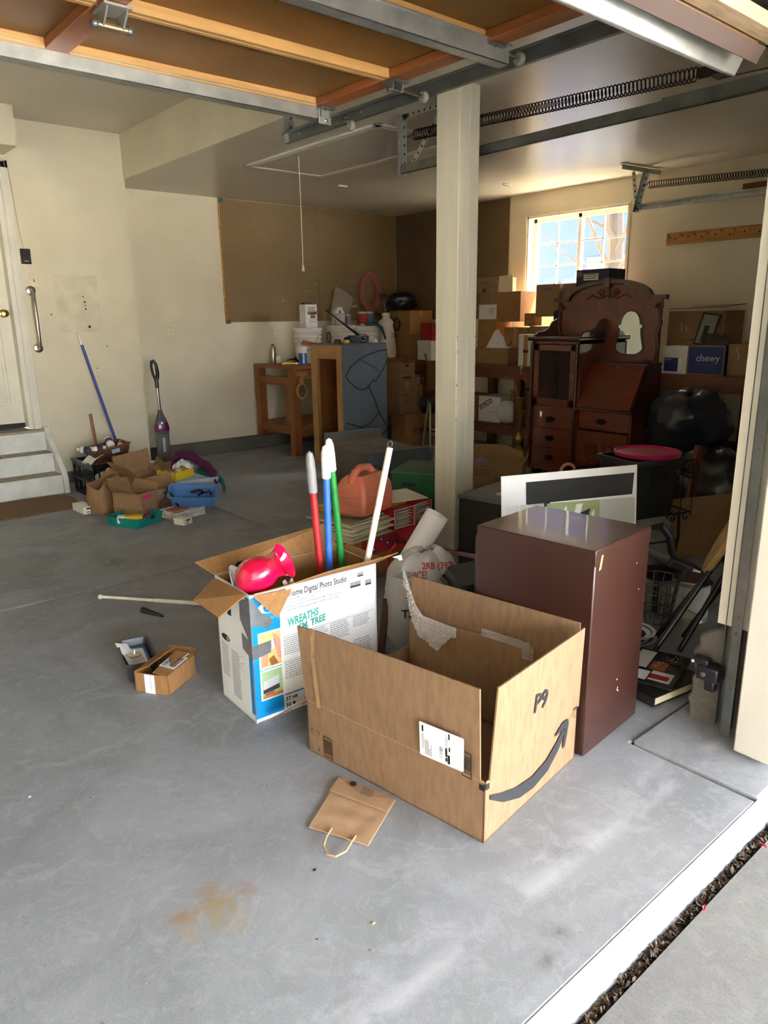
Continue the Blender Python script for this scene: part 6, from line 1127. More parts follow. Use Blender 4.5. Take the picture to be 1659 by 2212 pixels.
t, f_ = sbox('grey tan carton marked LAUER, left of two under the window', 5.95, 4.66, 4.385, 1.40, 1.70, .28, M_card3); f_.text('LAUER', .07, .24, .045, KM, t, sx=.8, shear=.2)
t, f_ = sbox('pale carton marked LAUER, right of two under the window', 6.00, 4.38, 4.06, 1.45, 1.70, .28, M_card); f_.text('LAUER', .12, .19, .045, KM, t, sx=.8, shear=.2)
sbox('carton supporting the right LAUER carton on the bench', 6.00, 4.39, 4.06, SZ, 1.448, .30, M_card3); 
t, f_ = sbox('dark navy carton with white lettering standing before the window', 5.95, 4.205, 3.86, 1.50, 1.81, .26, mat('navy_card', srgb(30, 32, 66), .5), tape=False); f_.text('SVF', .03, .10, .085, M_white, t, bold=.002); m = MB(); f_.rect(m, .08, .215, .235, .272); m.obj('white_label', M_white, t); m = MB(); f_.lines(m, .088, .22, .228, .268, 3, rnd, .5, .0006); m.obj('label_print', K, t)['kind'] = 'stuff'; f_.text('ULTRA', .012, .285, .014, M_white, t); f_.text('HD PRINT', .012, .268, .014, M_white, t); f_.text('3 STEPS', .012, .251, .014, M_white, t)
sbox('carton under the dark navy carton hidden by the desk', 5.95, 4.05, 3.75, SZ, 1.498, .30, M_card3)
cs = thing('black_case', 'black padded case standing on the bench left of the desk hutch', 'case', (5.82, 4.36, SZ), -PI / 2); MB().bx(0, .19, 0, .11, 0, .53).obj('case', mat('black_fabric', (.012, .012, .014), .7), cs, bevel=.03)
# right of the desk
t, f_ = sbox('big brown carton with loose lid on the bench right of the desk', 6.02, 3.30, 2.815, SZ, 1.43, .34, M_card3); f_.text('OLD MIRROR', .12, .25, .04, KB, t, sx=.8); MB().sheet((-.01, -.01, .515), (.50, -.012, .525), (.50, .33, .55), (-.01, .33, .52), .006).obj('lid', M_card3, t); m = MB(); f_.line(m, [(.12, .40), (.13, .34)], .004); f_.line(m, [(.17, .37), (.172, .33)], .004); m.obj('white_scuffs', M_white, t)['kind'] = 'stuff'
t, f_ = sbox('dark blue carton with white lettering on the bench right of the desk', 5.80, 2.985, 2.685, SZ, 1.165, .26, mat('chewy_navy', srgb(24, 44, 110), .5)); f_.text('chewy', .07, .11, .075, ink('pale_grey_ink', 170, 176, 190), t, bold=.002); m = MB(); f_.rect(m, .08, .085, .21, .09); m.obj('rule', ink('mid_blue', 60, 90, 160), t); m = MB(); f_.line(m, [(.004, .006), (.296, .006), (.296, .228), (.004, .228), (.004, .006)], .012); m.obj('tan_edge', M_card2, t)
t, f_ = sbox('white toner carton with a blue label on the bench beside the desk', 5.80, 3.205, 2.99, SZ, 1.14, .25, M_cardw); m = MB(); f_.rect(m, .02, .02, .14, .13); m.obj('blue_label', ink('toner_blue', 40, 50, 120), t); f_.text('brother', .028, .11, .016, M_white, t, t=.001); m = MB(); f_.rect(m, .145, .02, .175, .13, .0004); m.obj('white_label', M_white, t); MB().bx(-.003, .218, -.003, .25, .205, .222).obj('lid', M_cardw, t)
t, f_ = sbox('dull carton at the near end of the bench partly behind the jamb', 5.84, 2.68, 2.43, SZ, 1.175, .30, M_card3); m = MB(); f_.line(m, [(.06, .22), (.09, .15), (.08, .12)], .004); m.obj('loose_string', M_white, t)
pf = thing('framed_picture', 'black framed picture leaning on the cartons right of the desk', 'picture', (5.86, 2.985, 1.17), rot=(R_(-14), R_(8), -PI / 2)); MB().bx(0, .15, 0, .012, 0, .26).obj('frame', M_blk, pf); MB().bx(.014, .136, -.001, .002, .014, .246).obj('print', ink('pic_green', 120, 126, 110), pf); MB().bx(.05, .09, -.002, .001, .02, .16).obj('figure', ink('pic_dark', 40, 40, 40), pf)
sho = thing('dark_shoe', 'dark brown shoe lying on the blue carton right of the desk', 'shoe', (5.90, 2.80, 1.168), R_(-80)); loft(MB(), [[(x * sx + dx, y * sy, z) for x, y in rr(.11, .04, .035)] for z, sx, sy, dx in ((0, 1, 1, 0), (.03, 1, 1, 0), (.06, .7, .85, -.03), (.085, .35, .6, -.065))], True, True).obj('upper', mat('shoe_leather', srgb(54, 38, 32), .5), sho); MB().bx(-.10, .10, -.036, .036, -.001, .012).obj('sole', M_blk, sho, bevel=.006)
# under the bench
t, f_ = sbox('white carton with black slanted lettering under the bench', 5.84, 5.28, 4.98, .332, .60, .28, M_cardw, grp='things under the bench'); f_.text('SYSCO', .03, .12, .07, K, t, ang=.5, sx=.9, bold=.002); f_.text('NEW YORK', .13, .10, .02, KG, t)
sbox('brown carton under the bench left of the white lettered one', 5.84, 5.60, 5.32, .332, .60, .26, M_card2, grp='things under the bench'); sbox('brown carton under the bench behind the brass lamp', 5.90, 4.90, 4.45, .332, .68, .28, M_card3, grp='things under the bench')
t = thing('plastic_sack', 'pale plastic sack slumped under the bench beside the white carton', 'bag', (5.86, 4.90, .333)); MB().ell((0, 0, .121), (.09, .14, .12), 16, 10).obj('film', M_bag, t)
NV = (22, 28, 44)
blackbag('dark navy garbage bag slumped under the bench right of the desk', (5.42, 2.74, .33), (.24, .32, .25), NV, 1); blackbag('large dark garbage bag on the floor by the closed door', (4.80, 2.22, 0), (.22, .24, .26), (18, 20, 26), 2); blackbag('dark blue garbage bag beneath the others near the wall', (5.30, 2.80, 0), (.28, .30, .165), NV, 8)
t = thing('leaning_board', 'dark grey flat board leaning behind the garbage bags', 'board', (5.35, 2.14, 0), rot=(R_(4), R_(8), R_(-84))); MB().bx(-.2, .26, 0, .02, 0, .72).obj('board', mat('dark_board', srgb(60, 58, 54), .7), t); m = MB(); Face((0, 0, 0), (1, 0, 0), (0, 0, 1)).poly(m, [(-.13 + .02 * math.cos(a), .64 + .03 * math.sin(a)) for a in [2 * PI * k / 12 for k in range(12)]]); m.obj('hand_hole', M_dark, t)
# ------------------------------------------------------------------ secretary desk
sd_ = thing('secretary_desk', 'tall oak secretary desk with arched top, mirror and glazed cabinet', 'desk', (5.335, 4.205, 0), R_(-90))
OAK = (116, 52, 20); M_oak = wood('oak', *OAK, (10, 10, 1.2), .35, .14, .25); M_oakx = wood('oak_x', *OAK, (1.2, 10, 10), .35, .14, .25); M_oakd = wood('oak_dark', 78, 36, 20, (1.2, 10, 10), .3, .1, .3)
W1, WT, D = .50, 1.03, .40
MB().bx(.02, W1, .03, D, .06, 1.19).obj('cabinet_case', M_oak, sd_) if False else None
m = MB().bx(.0, .025, .01, D, .05, 1.20).bx(W1 - .025, W1, .01, D, .05, 1.20).bx(0, W1, D - .012, D, .05, 1.20).bx(0, W1, .01, D, .60, .63).bx(0, W1, .01, D, 1.17, 1.20).bx(0, W1, .01, D, .05, .08); m.obj('cabinet_case', M_oak, sd_)
for z0, z1 in ((.09, .26), (.265, .435), (.44, .60)):
    dw = MB().grid(lambda u, v: (.025 + u * (W1 - .05), .012 - .022 * math.sin(u * PI) ** 1, z0 + v * (z1 - z0)), 14, 1, -.018).obj('drawer', M_oakx, sd_)
    MB().prism([(-.05, 0), (-.03, .02), (0, .025), (.03, .02), (.05, 0), (.03, -.018), (0, -.026), (-.03, -.018)], (W1 / 2, -.014, (z0 + z1) / 2), (1, 0, 0), (0, 0, 1), (0, -1, 0), 0, .004).tube([(W1 / 2 + dx, -.018 - dy, (z0 + z1) / 2 - dz) for dx, dy, dz in ((-.03, 0, 0), (-.028, .014, .016), (0, .018, .022), (.028, .014, .016), (.03, 0, 0))], .004, 6).obj('bail_pull', mat('dark_bronze', srgb(42, 32, 22), .4, metal=.8), dw)
dr_ = MB().bx(.03, .085, 0, .02, .635, 1.165).bx(W1 - .085, W1 - .03, 0, .02, .635, 1.165).bx(.03, W1 - .03, 0, .02, .635, .70).bx(.03, W1 - .03, 0, .02, 1.11, 1.165).obj('glazed_door', M_oak, sd_, bevel=.004)
MB().bx(.08, W1 - .08, .008, .012, .69, 1.12).obj('pane', filmmat('dark_pane', (.03, .03, .03), .25, .02), dr_); MB().tube([(W1 - .055 + .016 * math.sin(a), -.006, .90 + .016 * math.cos(a)) for a in [2 * PI * i / 12 for i in range(12)]], .004, 6, closed=True).obj('ring_pull', M_galv, dr_)
for x in (.012, W1 - .012): MB().tube([(x, .0, .07), (x, -.012, .12), (x, -.004, .3), (x, -.016, .5), (x, -.004, .62), (x, -.006, 1.18)], .014, 8).obj('shaped_stile', M_oakd, sd_)
MB().bx(-.02, W1 + .02, -.025, D, 1.20, 1.225).cyl((-.02, -.02, 1.212), (W1 + .02, -.02, 1.212), .018, 12).obj('cornice', M_oakd, sd_, bevel=.006)
gal = [(0, 0), (.36, 0), (.36, .15), (.30, .155), (.24, .13), (.20, .08), (.12, .05), (.04, .045), (0, .02)]
for x in (.0, W1 - .02): MB().prism(gal, (x, .03, 1.225), (0, 1, 0), (0, 0, 1), (1, 0, 0), 0, .02).obj('gallery_side', M_oakd, sd_, bevel=.004)
# slant-front half
MB().bx(W1, W1 + .02, .01, D, .05, .99).bx(WT - .02, WT, .01, D, .05, .66).bx(W1, WT, D - .012, D, .05, 1.0).bx(W1, WT, .01, D, .62, .645).bx(W1, WT, .01, D, .05, .08).obj('desk_case', M_oak, sd_)
for x_ in (W1, WT - .02): MB().prism([(.0, .645), (D, .645), (D, 1.0), (.20, 1.0)], (0, 0, 0), (0, 1, 0), (0, 0, 1), (1, 0, 0), x_, x_ + .02).obj('slant_side', M_oakd, sd_)
ld = MB().sheet((W1 + .01, -.006, .648), (WT - .01, -.006, .648), (WT - .01, .197, 1.0), (W1 + .01, .197, 1.0), .016).obj('slant_lid', M_oakx, sd_, bevel=.003); MB().tube([(.77 + .014 * math.sin(a), .172, .975 + .014 * math.cos(a)) for a in [2 * PI * i / 12 for i in range(12)]], .004, 6, closed=True).obj('ring_pull', M_galv, ld)
MB().bx(W1 - .005, WT + .012, .185, D, 1.0, 1.02).obj('desk_shelf', M_oakd, sd_, bevel=.004); MB().bx(W1 - .004, WT + .01, -.02, .02, .625, .65).obj('lid_rail', M_oakd, sd_, bevel=.006)
dw = MB().grid(lambda u, v: (W1 + .025 + u * (WT - W1 - .05), .012 - .024 * math.sin(u * PI), .47 + v * .15), 14, 1, -.018).obj('drawer', M_oakx, sd_); MB().prism([(-.05, 0), (-.03, .02), (0, .025), (.03, .02), (.05, 0), (.03, -.018), (0, -.026), (-.03, -.018)], (.765, -.016, .545), (1, 0, 0), (0, 0, 1), (0, -1, 0), 0, .004).obj('bail_pull', mat('dark_bronze'), dw)
db = MB().bx(W1 + .025, WT - .025, 0, .02, .09, .455).obj('lower_door', M_oak, sd_, bevel=.004)
def scroll(cx_, cz_, r0, turns, s, y, a0=0): return [(cx_ + s * r0 * (1 - i / 22) * math.cos(a0 + 2 * PI * turns * i / 20), y, cz_ + r0 * (1 - i / 22) * math.sin(a0 + 2 * PI * turns * i / 20)) for i in range(21)]
m = MB()
for s in (-1, 1): m.tube(scroll(.765 + s * .07, .30, .055, 1.4, s, -.001), .006, 6).tube([(.765 + s * .01, -.001, .22), (.765 + s * .06, -.001, .20), (.765 + s * .13, -.001, .24), (.765 + s * .16, -.001, .33)], .005, 6)
m.obj('carving', M_oakd, db)['kind'] = 'stuff'
# hutch back panel with arch
ZA, ZT = 1.53, 1.66; arch = [(0.02, 1.02), (WT - .02, 1.02), (WT - .02, ZA), (WT - .12, ZA)] + [(WT / 2 + (WT / 2 - .12) * math.cos(a), ZA + (ZT - ZA) * math.sin(a)) for a in [PI * i / 20 for i in range(1, 20)]] + [(.12, ZA), (0.02, ZA)]
MB().prism(arch, (0, D - .03, 0), (1, 0, 0), (0, 0, 1), (0, 1, 0), 0, .022).obj('hutch_panel', M_oak, sd_)
pa_ = [(-.03, ZA + .012), (.11, ZA + .012)] + [(WT / 2 - (WT / 2 - .115) * math.cos(a), ZA + .012 + (ZT - ZA + .012) * math.sin(a)) for a in [PI * i / 24 for i in range(1, 24)]] + [(WT - .11, ZA + .012), (WT + .03, ZA + .012)]
m = MB()
for a, b in zip(pa_, pa_[1:]): m.bar((a[0], D - .04, a[1]), (b[0], D - .04, b[1]), .05, .036, (0, 0, 1))
m.obj('arched_moulding', M_oakd, sd_); MB().bx(WT / 2 - .028, WT / 2 + .028, D - .08, D - .01, ZT - .03, ZT + .052).obj('keystone', M_oakd, sd_, bevel=.004)
m = MB()
for s in (-1, 1): m.tube(scroll(WT / 2 + s * .07, ZA + .055, .035, 1.5, s, D - .034), .006, 6).tube([(WT / 2, D - .034, ZA + .04), (WT / 2 + s * .09, D - .034, ZA + .015), (WT / 2 + s * .16, D - .034, ZA + .045), (WT / 2 + s * .22, D - .034, ZA + .01)], .005, 6)
m.tube([(WT / 2, D - .034, ZA + .01), (WT / 2, D - .036, ZA + .10)], [.008, .014], 8); m.obj('carving', M_oakd, sd_)['kind'] = 'stuff'
for s, x in ((-1, .03), (1, WT - .03)):
    m = MB().tube(scroll(x, 1.46, .04, 1.3, -s, D - .04), .008, 6).tube([(x, D - .04, 1.43), (x + s * .02, D - .04, 1.34), (x - s * .01, D - .04, 1.24), (x + s * .012, D - .04, 1.14), (x - s * .02, D - .04, 1.04)], [.012, .016, .010, .014, .008], 8); m.obj('carved_bracket', M_oakd, sd_)
mc = .745; mir = []
for i in range(41):
    f_ = i / 40; z = 1.085 + .35 * f_
    if f_ < .16: hw = .125 * math.sqrt(max(.02, 1 - (1 - f_ / .16) ** 2 * .82))
    elif f_ < .62: hw = .125 - .03 * math.sin((f_ - .16) / .46 * PI * .5)
    elif f_ < .70: hw = .11
    else: hw = .085 * math.sqrt(max(0, 1 - ((f_ - .70) / .30) ** 2))
    mir.append((hw, z))
out = [(mc + a, z) for a, z in mir] + [(mc - a, z) for a, z in mir[::-1] if a > 1e-3]
mi = MB().prism([(mc + (u - mc) * 1.10, 1.26 + (z - 1.26) * 1.06) for u, z in out], (0, D - .03, 0), (1, 0, 0), (0, 0, 1), (0, -1, 0), 0, .008).obj('mirror_frame', M_oakd, sd_)
MB().prism(out, (0, D - .038, 0), (1, 0, 0), (0, 0, 1), (0, -1, 0), 0, .004).obj('mirror', mat('mirror_glass', (.42, .45, .42), .02, metal=1, var=0), mi, smooth=False)
for x in (0.02, WT - .09): MB().bx(x, x + .07, .03, .10, 0, .05).obj('foot', M_oakd, sd_, bevel=.01)
t = thing('black_pen_tray', 'thin black tray lying on the desk shelf below the mirror', 'tray', (5.60, 3.36, 1.021), R_(-90)); MB().bx(0, .14, 0, .05, 0, .014).obj('tray', M_blk, t, bevel=.003)
# ------------------------------------------------------------------ brass lamp without shade, carton, trunk, poster
la = thing('table_lamp', 'tall fluted brass lamp without a shade beside the desk', 'lamp', (4.95, 4.0, .0)); M_abr = mat('aged_brass', srgb(146, 116, 66), .3, metal=.9)
MB().lathe([(.001, 0), (.085, 0), (.085, .02), (.05, .04), (.03, .07), (.05, .10), (.068, .16), (.072, .22), (.06, .28), (.03, .315), (.016, .33), (.034, .36), (.038, .39), (.024, .42), (.014, .44), (.022, .46), (.03, .55), (.034, .60), (.040, .62), (.018, .625), (.016, .70)], 28).obj('base', M_abr, la)
for i in range(14): a = 2 * PI * i / 14; MB().tube([(.05 * math.cos(a), .05 * math.sin(a), .10), (.071 * math.cos(a), .071 * math.sin(a), .16), (.075 * math.cos(a), .075 * math.sin(a), .22), (.062 * math.cos(a), .062 * math.sin(a), .285)], .007, 5).obj('flute', M_abr, la)
MB().lathe([(.014, .60), (.030, .68), (.034, .73), (.036, .735), (.02, .735)], 20).obj('socket_cup', M_abr, la); MB().tube([(0, -.02, .73), (0, -.055, .80), (0, -.05, .86), (0, -.01, .93), (0, .01, .93), (0, .05, .86), (0, .055, .80), (0, .02, .73)], .003, 6).obj('harp', M_abr, la); MB().lathe([(.006, .93), (.012, .95), (.006, .965), (.014, .985), (.001, .995)], 12).obj('finial', M_steel, la)
bx_ = thing('open_carton', 'open carton with faint text lines on the floor before the lamp', 'box', (4.30, 4.02, 0), R_(-58)); open_box(bx_, .46, .30, .26, M_card3); card_flap(bx_, (.46, 0, .26), (.46, .3, .26), (.48, .3, .36), (.50, .02, .33), M_card3); card_flap(bx_, (0, .3, .26), (.46, .3, .26), (.30, .33, .36), (.02, .33, .36), M_card3); f_ = Face((0, 0, 0), (1, 0, 0), (0, 0, 1)); m = MB()
for i in range(3): f_.rect(m, .02, .20 - .018 * i, .2, .204 - .018 * i); f_.rect(m, .24, .14 - .02 * i, .40, .144 - .02 * i)
m.obj('text_lines', KB, bx_)['kind'] = 'stuff'; MB().prism([(.06, .26), (.2, .26), (.17, .29), (.13, .31), (.09, .29)], (0, .01, 0), (1, 0, 0), (0, 0, 1), (0, 1, 0), 0, .02).obj('lilac_cloth', ink('lilac', 150, 130, 150), bx_)
tk = thing('footlocker', 'black footlocker with worn grey top behind the picture board', 'footlocker', (2.93, 2.36, 0), R_(8)); MB().bx(0, .44, 0, .38, 0, .43).obj('body', mat('trunk_black', (.010, .010, .011), .5), tk, bevel=.008); MB().bx(-.006, .446, -.006, .386, .43, .45).obj('lid', mat('worn_grey', srgb(92, 96, 100), .5, var=.15), tk, bevel=.004); MB().lathe([(.001, .002), (.05, .001)], 12, (.16, .20, .45), None, 1, .6).obj('scuffed_paint', ink('scuff', 196, 186, 160), tk)
ps = thing('picture_board', 'white mounted poster board with a geometric print standing behind the cabinet', 'poster', (2.37, 1.965, .0), rot=(R_(-5), 0, R_(-22)))
W, H = .70, .735
MB().bx(0, W, 0, .006, 0, H).obj('board', M_white, ps); fp = Face((0, 0, 0), (1, 0, 0), (0, 0, 1), .0008)
def pp_(n_, pts, c, t=0): m = MB(); fp.poly(m, pts, t); m.obj(n_, ink('poster_%d_%d_%d' % c, *c), ps)
pp_('black_bar', [(.12, .60), (.675, .60), (.685, .70), (.12, .70)], (30, 30, 30)); pp_('green_field', [(.09, .30), (.50, .30), (.50, .59), (.09, .60)], (160, 172, 120)); pp_('black_step', [(.13, .595), (.24, .595), (.24, .61), (.13, .61)], (24, 24, 24), .0003)
pp_('pale_block', [(.09, .44), (.20, .44), (.21, .60), (.09, .60)], (206, 216, 200), .0003)
for n_, pts in (('black_stroke', [(.2, .46), (.215, .46), (.225, .60), (.21, .60)]), ('black_stroke', [(.36, .50), (.44, .52), (.45, .555), (.37, .53)])): pp_(n_, pts, (30, 32, 30), .0006)
for pts in ([(.30, .44), (.335, .46), (.325, .58), (.31, .56)], [(.34, .42), (.37, .44), (.41, .58), (.375, .58)], [(.45, .40), (.48, .42), (.47, .55), (.455, .53)], [(.30, .5), (.36, .51), (.355, .53), (.30, .52)]): pp_('white_shape', pts, (236, 238, 230), .0006)
pp_('dark_green_block', [(.37, .40), (.45, .41), (.44, .47), (.38, .46)], (70, 84, 60), .0006); pp_('grey_field', [(.50, .05), (.69, .05), (.69, .585), (.50, .59)], (196, 198, 190), .0003); pp_('pale_left', [(.02, .05), (.085, .05), (.085, .6), (.02, .6)], (226, 228, 232), .0003)
# ------------------------------------------------------------------ wire plant stand with black tub and pink ring
M_iron = mat('dark_iron', srgb(44, 48, 44), .5, metal=.6); pl_ = thing('plant_stand', 'dark wire plant stand with spiral rim and scroll legs behind the poster', 'plant stand', (3.20, 2.03, 0), R_(-18)); w_, d_, z_ = .60, .38, .58
rim = [(0, 0, z_), (w_, 0, z_), (w_, d_, z_), (0, d_, z_)]
MB().tube(rim, .006, 6, closed=True).tube([(x, y, z_ - .22) for x, y, _ in rim], .005, 6, closed=True).obj('rim', M_iron, pl_)
for a, b in ((0, 1), (1, 2), (2, 3), (3, 0)): MB().helix(rim[a], rim[b], .034, .0035, 7 if a % 2 == 0 else 4, 12, 5).obj('spiral', M_iron, pl_)
for i in range(9):
    x = w_ * i / 8
    for y in (0, d_): MB().tube([(x, y, z_), (x, y, z_ - .22)], .0025, 5).obj('basket_wire', M_iron, pl_)
for x, y in ((.06, .02), (w_ - .06, .02), (.06, d_ - .02), (w_ - .06, d_ - .02)):
    lg = MB().tube([(x, y, z_ - .22), (x + .01, y, .22), (x - .01, y, .10), (x + .02, y, 0)], .008, 8).obj('leg', M_iron, pl_)
    for s in (-1, 1): MB().tube([(p[0], p[1], p[2]) for p in scroll(x + s * .05, z_ - .25, .035, 1.2, s, y)], .004, 6).obj('scroll', M_iron, lg)
MB().tube([(.05, .02, .18), (w_ * .5, .02, .205), (w_ - .05, .02, .20)], .005, 6).obj('stretcher', M_iron, pl_)
for x in (-.03, w_ + .03):
    MB().tube(scroll(x, z_ + .01, .055, 1.6, -1 if x < 0 else 1, .06), .004, 6).obj('corner_curl', M_iron, pl_); MB().tube([(x + p[2] * 0, p[0] - x + .06, p[2]) for p in scroll(x, z_ + .01, .05, 1.4, 1, 0)], .004, 6).obj('corner_curl', M_iron, pl_)
t = thing('wooden_ring', 'pale orange ring hung on the left corner curl of the plant stand', 'ring', (3.27, 2.30, .585), R_(-40)); MB().tube([(.038 * math.sin(a), 0, .045 * math.cos(a)) for a in [2 * PI * i / 20 for i in range(20)]], .009, 8, closed=True).obj('ring', mat('coral_plastic', srgb(186, 116, 86), .4), t)
tub = thing('black_tub', 'black plastic tub standing in the wire plant stand', 'tub', (3.55, 2.04, .365), R_(-18)); loft(MB(), [[(x, y, z) for x, y in rr(a, b, .03)] for a, b, z in ((.14, .12, 0), (.165, .145, .28), (.178, .158, .285), (.178, .158, .31), (.16, .14, .31), (.135, .115, .006))], True, True).obj('tub', mat('tub_black', (.010, .012, .012), .4), tub)
pr_ = thing('pink_lid', 'round magenta plastic lid lying on the black tub', 'lid', (3.58, 2.02, .678)); MB().lathe([(.001, .004), (.15, .004), (.155, .0), (.168, .0), (.172, .014), (.172, .022), (.165, .024), (.158, .012), (.001, .010)], 40).obj('lid', mat('magenta_plastic', srgb(176, 20, 84), .35), pr_)
t = thing('cardboard_sheet', 'large dull cardboard panel standing behind the plant stand', 'panel', (3.95, 2.0, 0), rot=(R_(-6), 0, R_(-22))); MB().bx(0, .95, .02, .03, 0, .36).obj('panel', M_card3, t)
t = thing('wooden_stake', 'reddish wooden board end standing behind the wire planter', 'board', (4.05, 1.95, 0), rot=(0, R_(6), R_(-20))); MB().bx(0, .05, .10, .13, 0, .66).obj('board', wood('red_board', 92, 40, 22, (12, 12, 1.2)), t)
# ------------------------------------------------------------------ floor clutter by the jamb
fs_ = thing('folding_stool', 'folded bar stool with light wood seat and black legs leaning on the pier', 'stool', (0, 0, 0))
sc_ = Vector((3.0, 1.31, .475)); Rst = Vector((.36, -.84, -.40)).to_track_quat('Z', 'Y').to_matrix()
MB().lathe([(.001, -.014), (.15, -.014), (.158, -.006), (.158, .006), (.15, .014), (.001, .014)], 40, sc_, Rst).obj('seat', wood('beech', 206, 164, 104, (3, 3, 3)), fs_)
for i, (a, b) in enumerate((((2.72, 1.43, .012), (3.02, 1.22, .62)), ((2.80, 1.36, .012), (3.06, 1.20, .60)), ((2.86, 1.50, .012), (3.05, 1.24, .55)), ((2.95, 1.42, .012), (3.10, 1.20, .52)))): MB().tube([a, b], .0115, 10).obj('leg', M_blk, fs_)
MB().tube([(2.86, 1.332, .30), (2.90, 1.295, .32)], .010, 8).obj('brace', M_blk, fs_); MB().lathe([(.001, .008), (.018, .006), (.02, 0)], 14, (2.93, 1.26, .42), roty(-PI / 2)).obj('hinge_bolt', M_blk, fs_)
cn_ = can('paint_can', 'large paint can with white label on the floor behind the stool legs', 'can', (3.205, 1.53, 0), .085, .20, M_galv, mat('rusty_lid', srgb(84, 60, 48), .6), ink('can_label', 196, 196, 186)); MB().tube([(-.087, 0, .15), (-.10, -.03, .08), (-.06, -.08, .05)], .003, 6).obj('bail', M_wire, cn_)
for i, (dz, lab, c) in enumerate(((0, 'blue patterned plate, lower of two by the file cabinet', (190, 196, 206)), (.022, 'blue and white plate with a crinkled rim, upper of two', (226, 226, 222)))):
    t = thing('plate', lab, 'plate', (2.775 + .01 * i, 1.585, .0 + dz), 0, 'plates on the floor'); m = MB().lathe([(.001, .004), (.07, .004), (.085, .010), (.12 - .012 * i, .020), (.122 - .012 * i, .023), (.085, .014), (.07, .008), (.001, .008)], 40); m.obj('plate', ink('plate%d' % i, *c), t); MB().lathe([(.02, .0095), (.068, .0095)], 24).obj('blue_pattern', ink('cobalt', 46, 52, 104), t); MB().lathe([(.088, .0155), (.105 - .012 * i, .0205)], 32).obj('blue_rim', ink('slate_blue', 70, 80, 116), t)
wbk = thing('wire_basket', 'dark wire basket with scrolled side behind the file cabinet', 'basket', (3.0, 1.60, .0), R_(-15)); m = MB()
for k in range(5): z = .03 + .05 * k; s = .075 + .009 * k; m.tube([(s * math.cos(a), s * .9 * math.sin(a), z) for a in [2 * PI * i / 24 for i in range(24)]], .003, 5, closed=True)
for i in range(14): a = 2 * PI * i / 14; m.tube([(.075 * math.cos(a), .068 * math.sin(a), .0), (.111 * math.cos(a), .10 * math.sin(a), .23)], .0025, 5)
m.obj('basket', mat('wire_grey', srgb(84, 84, 80), .4, metal=.7), wbk)['kind'] = 'stuff'; MB().tube([(-.11, 0, .22), (-.07, -.09, .24), (.04, -.11, .25), (.11, -.07, .28)], .006, 6).obj('handle', mat('wire_grey'), wbk)
hv = thing('hand_blower', 'dark hand held power tool with a barcode sticker lying behind the paint can', 'tool', (3.22, 1.66, .24), rot=(0, R_(24), R_(-36))); MB().bx(-.02, .16, -.04, .04, -.03, .04).obj('body', mat('tool_black', (.014, .014, .016), .45), hv, bevel=.02); MB().tube([(-.16, 0, .02), (-.02, 0, .01)], [.018, .03], 12).obj('nozzle', mat('tool_grey', srgb(84, 82, 76), .5), hv); MB().bx(.11, .15, -.043, -.039, -.02, .025).obj('sticker', M_white, hv); MB().tube([(.0, 0, .04), (-.06, 0, .12), (-.12, 0, .15), (-.16, .02, .12)], [.016, .02, .022, .01], 10).obj('handle', mat('tool_black'), hv)
t = thing('crate_stand', 'low black stool under the hand tool behind the file cabinet', 'stand', (3.12, 1.66, 0), R_(-25)); MB().bx(-.02, .26, -.02, .16, .17, .19).obj('top', M_blk, t)
for x, y in ((0, 0), (.22, 0), (0, .12), (.22, .12)): MB().bx(x, x + .02, y, y + .02, 0, .17).obj('leg', M_blk, t)
# magazines and yearbook
mg = thing('thick_book', 'thick cream paged yearbook under the glossy magazine by the jamb', 'book', (2.295, 1.19, .012), R_(-9)); MB().bx(0, .30, 0, .22, 0, .005).bx(0, .30, 0, .22, .033, .038).bx(0, .008, 0, .22, 0, .038).obj('cover', mat('book_black', (.02, .017, .017), .35), mg); MB().bx(.005, .296, .003, .217, .005, .033).obj('pages', ink('page_cream', 214, 204, 168), mg); fm = Face((0, 0, .038), (1, 0, 0), (0, 1, 0)); m = MB(); fm.rect(m, .02, .12, .13, .20); m.obj('cover_photo', ink('sepia_photo', 140, 84, 50), mg); m = MB(); fm.rect(m, .10, .05, .20, .09); m.obj('title_block', M_slv[4], mg)
t = thing('thin_book', 'thin dark booklet at the bottom of the book pile by the jamb', 'book', (2.31, 1.185, 0), R_(-4)); MB().bx(.03, .26, .01, .2, 0, .011).obj('cover', mat('book_black'), t)
t = thing('purple_booklet', 'thin purple edged booklet between yearbook and glossy magazine', 'book', (2.40, 1.22, .051), R_(6)); MB().bx(0, .24, 0, .2, 0, .006).obj('cover', ink('dull_purple', 74, 50, 84), t)
gm = thing('glossy_magazine', 'glossy photo magazine with red and black picture tiles on top of the pile', 'magazine', (2.375, 1.165, .058), R_(14)); MB().bx(0, .30, 0, .25, 0, .008).obj('cover', mat('gloss_black', (.015, .014, .016), .18), gm); fm = Face((0, 0, .008), (1, 0, 0), (0, 1, 0), .0006)
for u0, v0, u1, v1, c in ((.03, .02, .115, .10, (206, 208, 210)), (.045, .03, .085, .1, (150, 30, 46)), (.12, .06, .2, .12, (150, 90, 60)), (.13, .02, .285, .075, (30, 40, 66)) if False else (.20, .02, .29, .10, (36, 44, 60)), (.12, .13, .28, .19, (206, 208, 210)), (.02, .16, .11, .24, (170, 30, 56)), (.13, .195, .22, .24, (74, 60, 110)), (.02, .105, .1, .15, (210, 212, 214)), (.23, .2, .29, .24, (206, 208, 210))): m = MB(); fm.rect(m, u0, v0, u1, v1, .0001 * int(u0 * 100)); m.obj('picture_tile', ink('tile_%d_%d_%d' % c, *c, rough=.2), gm)
m = MB(); r = random.Random(40)
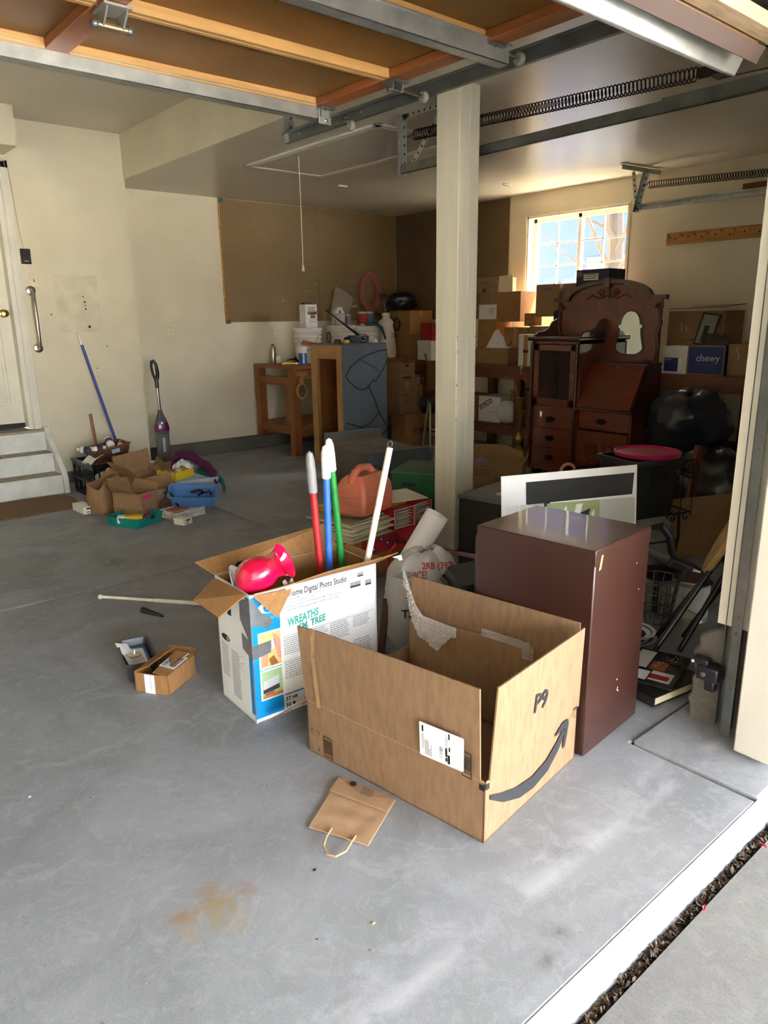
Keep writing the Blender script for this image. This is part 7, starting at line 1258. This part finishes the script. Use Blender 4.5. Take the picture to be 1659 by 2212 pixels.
for i in range(46): u, v = r.choice(((.13, .06), (.21, .03), (.135, .2))); u += r.random() * .07; v += r.random() * .05; fm.poly(m, [(u, v), (u + .008, v + .002), (u + .007, v + .008), (u + .001, v + .007)], .006 * 0 + .003)
m.obj('picture_detail', ink('flesh', 196, 140, 110), gm)['kind'] = 'stuff'
# petals and floor crumbs
for i, (p, a, lab) in enumerate((((1.569, 0.633, -0.030), 20, 'pink petal lying on the driveway, larger of two'), ((1.906, 0.633, -0.030), 70, 'pink petal at the right edge of the driveway'), ((1.162, 0.708, -0.030), 50, 'red petal caught in the driveway joint'))):
    t = thing('petal', lab, 'petal', p, R_(a), 'petals on the ground'); MB().grid(lambda u, v: ((u - .5) * .024, (v - .5) * .009 * math.sin(PI * min(.98, u + .06)), .002 + .003 * (v - .5) ** 2 * 4 + .001 * math.sin(u * 5)), 8, 4, .0004).obj('petal', ink('petal_pink', 222, 52, 96), t)
m = MB(); r = random.Random(17)
for i in range(320):
    x, y = r.uniform(-.2, 3.4), r.uniform(.8, 5.5); s = r.uniform(.001, .0035); z = .0005; a = r.random() * 6; m.add([(x + s * 2 * math.cos(a), y + s * 2 * math.sin(a), z), (x - s * math.sin(a), y + s * math.cos(a), z + s * .5), (x - s * 2 * math.cos(a), y - s * 2 * math.sin(a), z), (x + s * math.sin(a), y - s * math.cos(a), z + .0003)], [(0, 1, 2, 3)])
tag(m.obj('floor_crumbs', mat('crumb', srgb(150, 140, 124), .9, var=.5, scale=3, col2=srgb(40, 34, 30)), smooth=False), 'tiny crumbs and grit scattered over the garage floor', 'debris', kind='stuff')
for p, lab, c in (((0.421, 2.183, 0.000), 'tiny pale blue scrap on the floor at the far left', (170, 200, 206)), ((0.902, 1.118, 0.000), 'tiny tan wood chip on the floor in front of the paper bag', (206, 170, 110)), ((1.666, 0.780, -0.030), 'dark pebble on the driveway below the joint', (50, 46, 42)), ((0.898, 1.354, 0.000), 'tiny dark pebble beside the paper bag handle', (40, 36, 34))):
    t = thing('floor_scrap', lab, 'scrap', p); MB().ell((0, 0, .0015), (.005, .004, .002), 8, 5).obj('scrap', ink('scrap_%d_%d_%d' % c, *c), t)
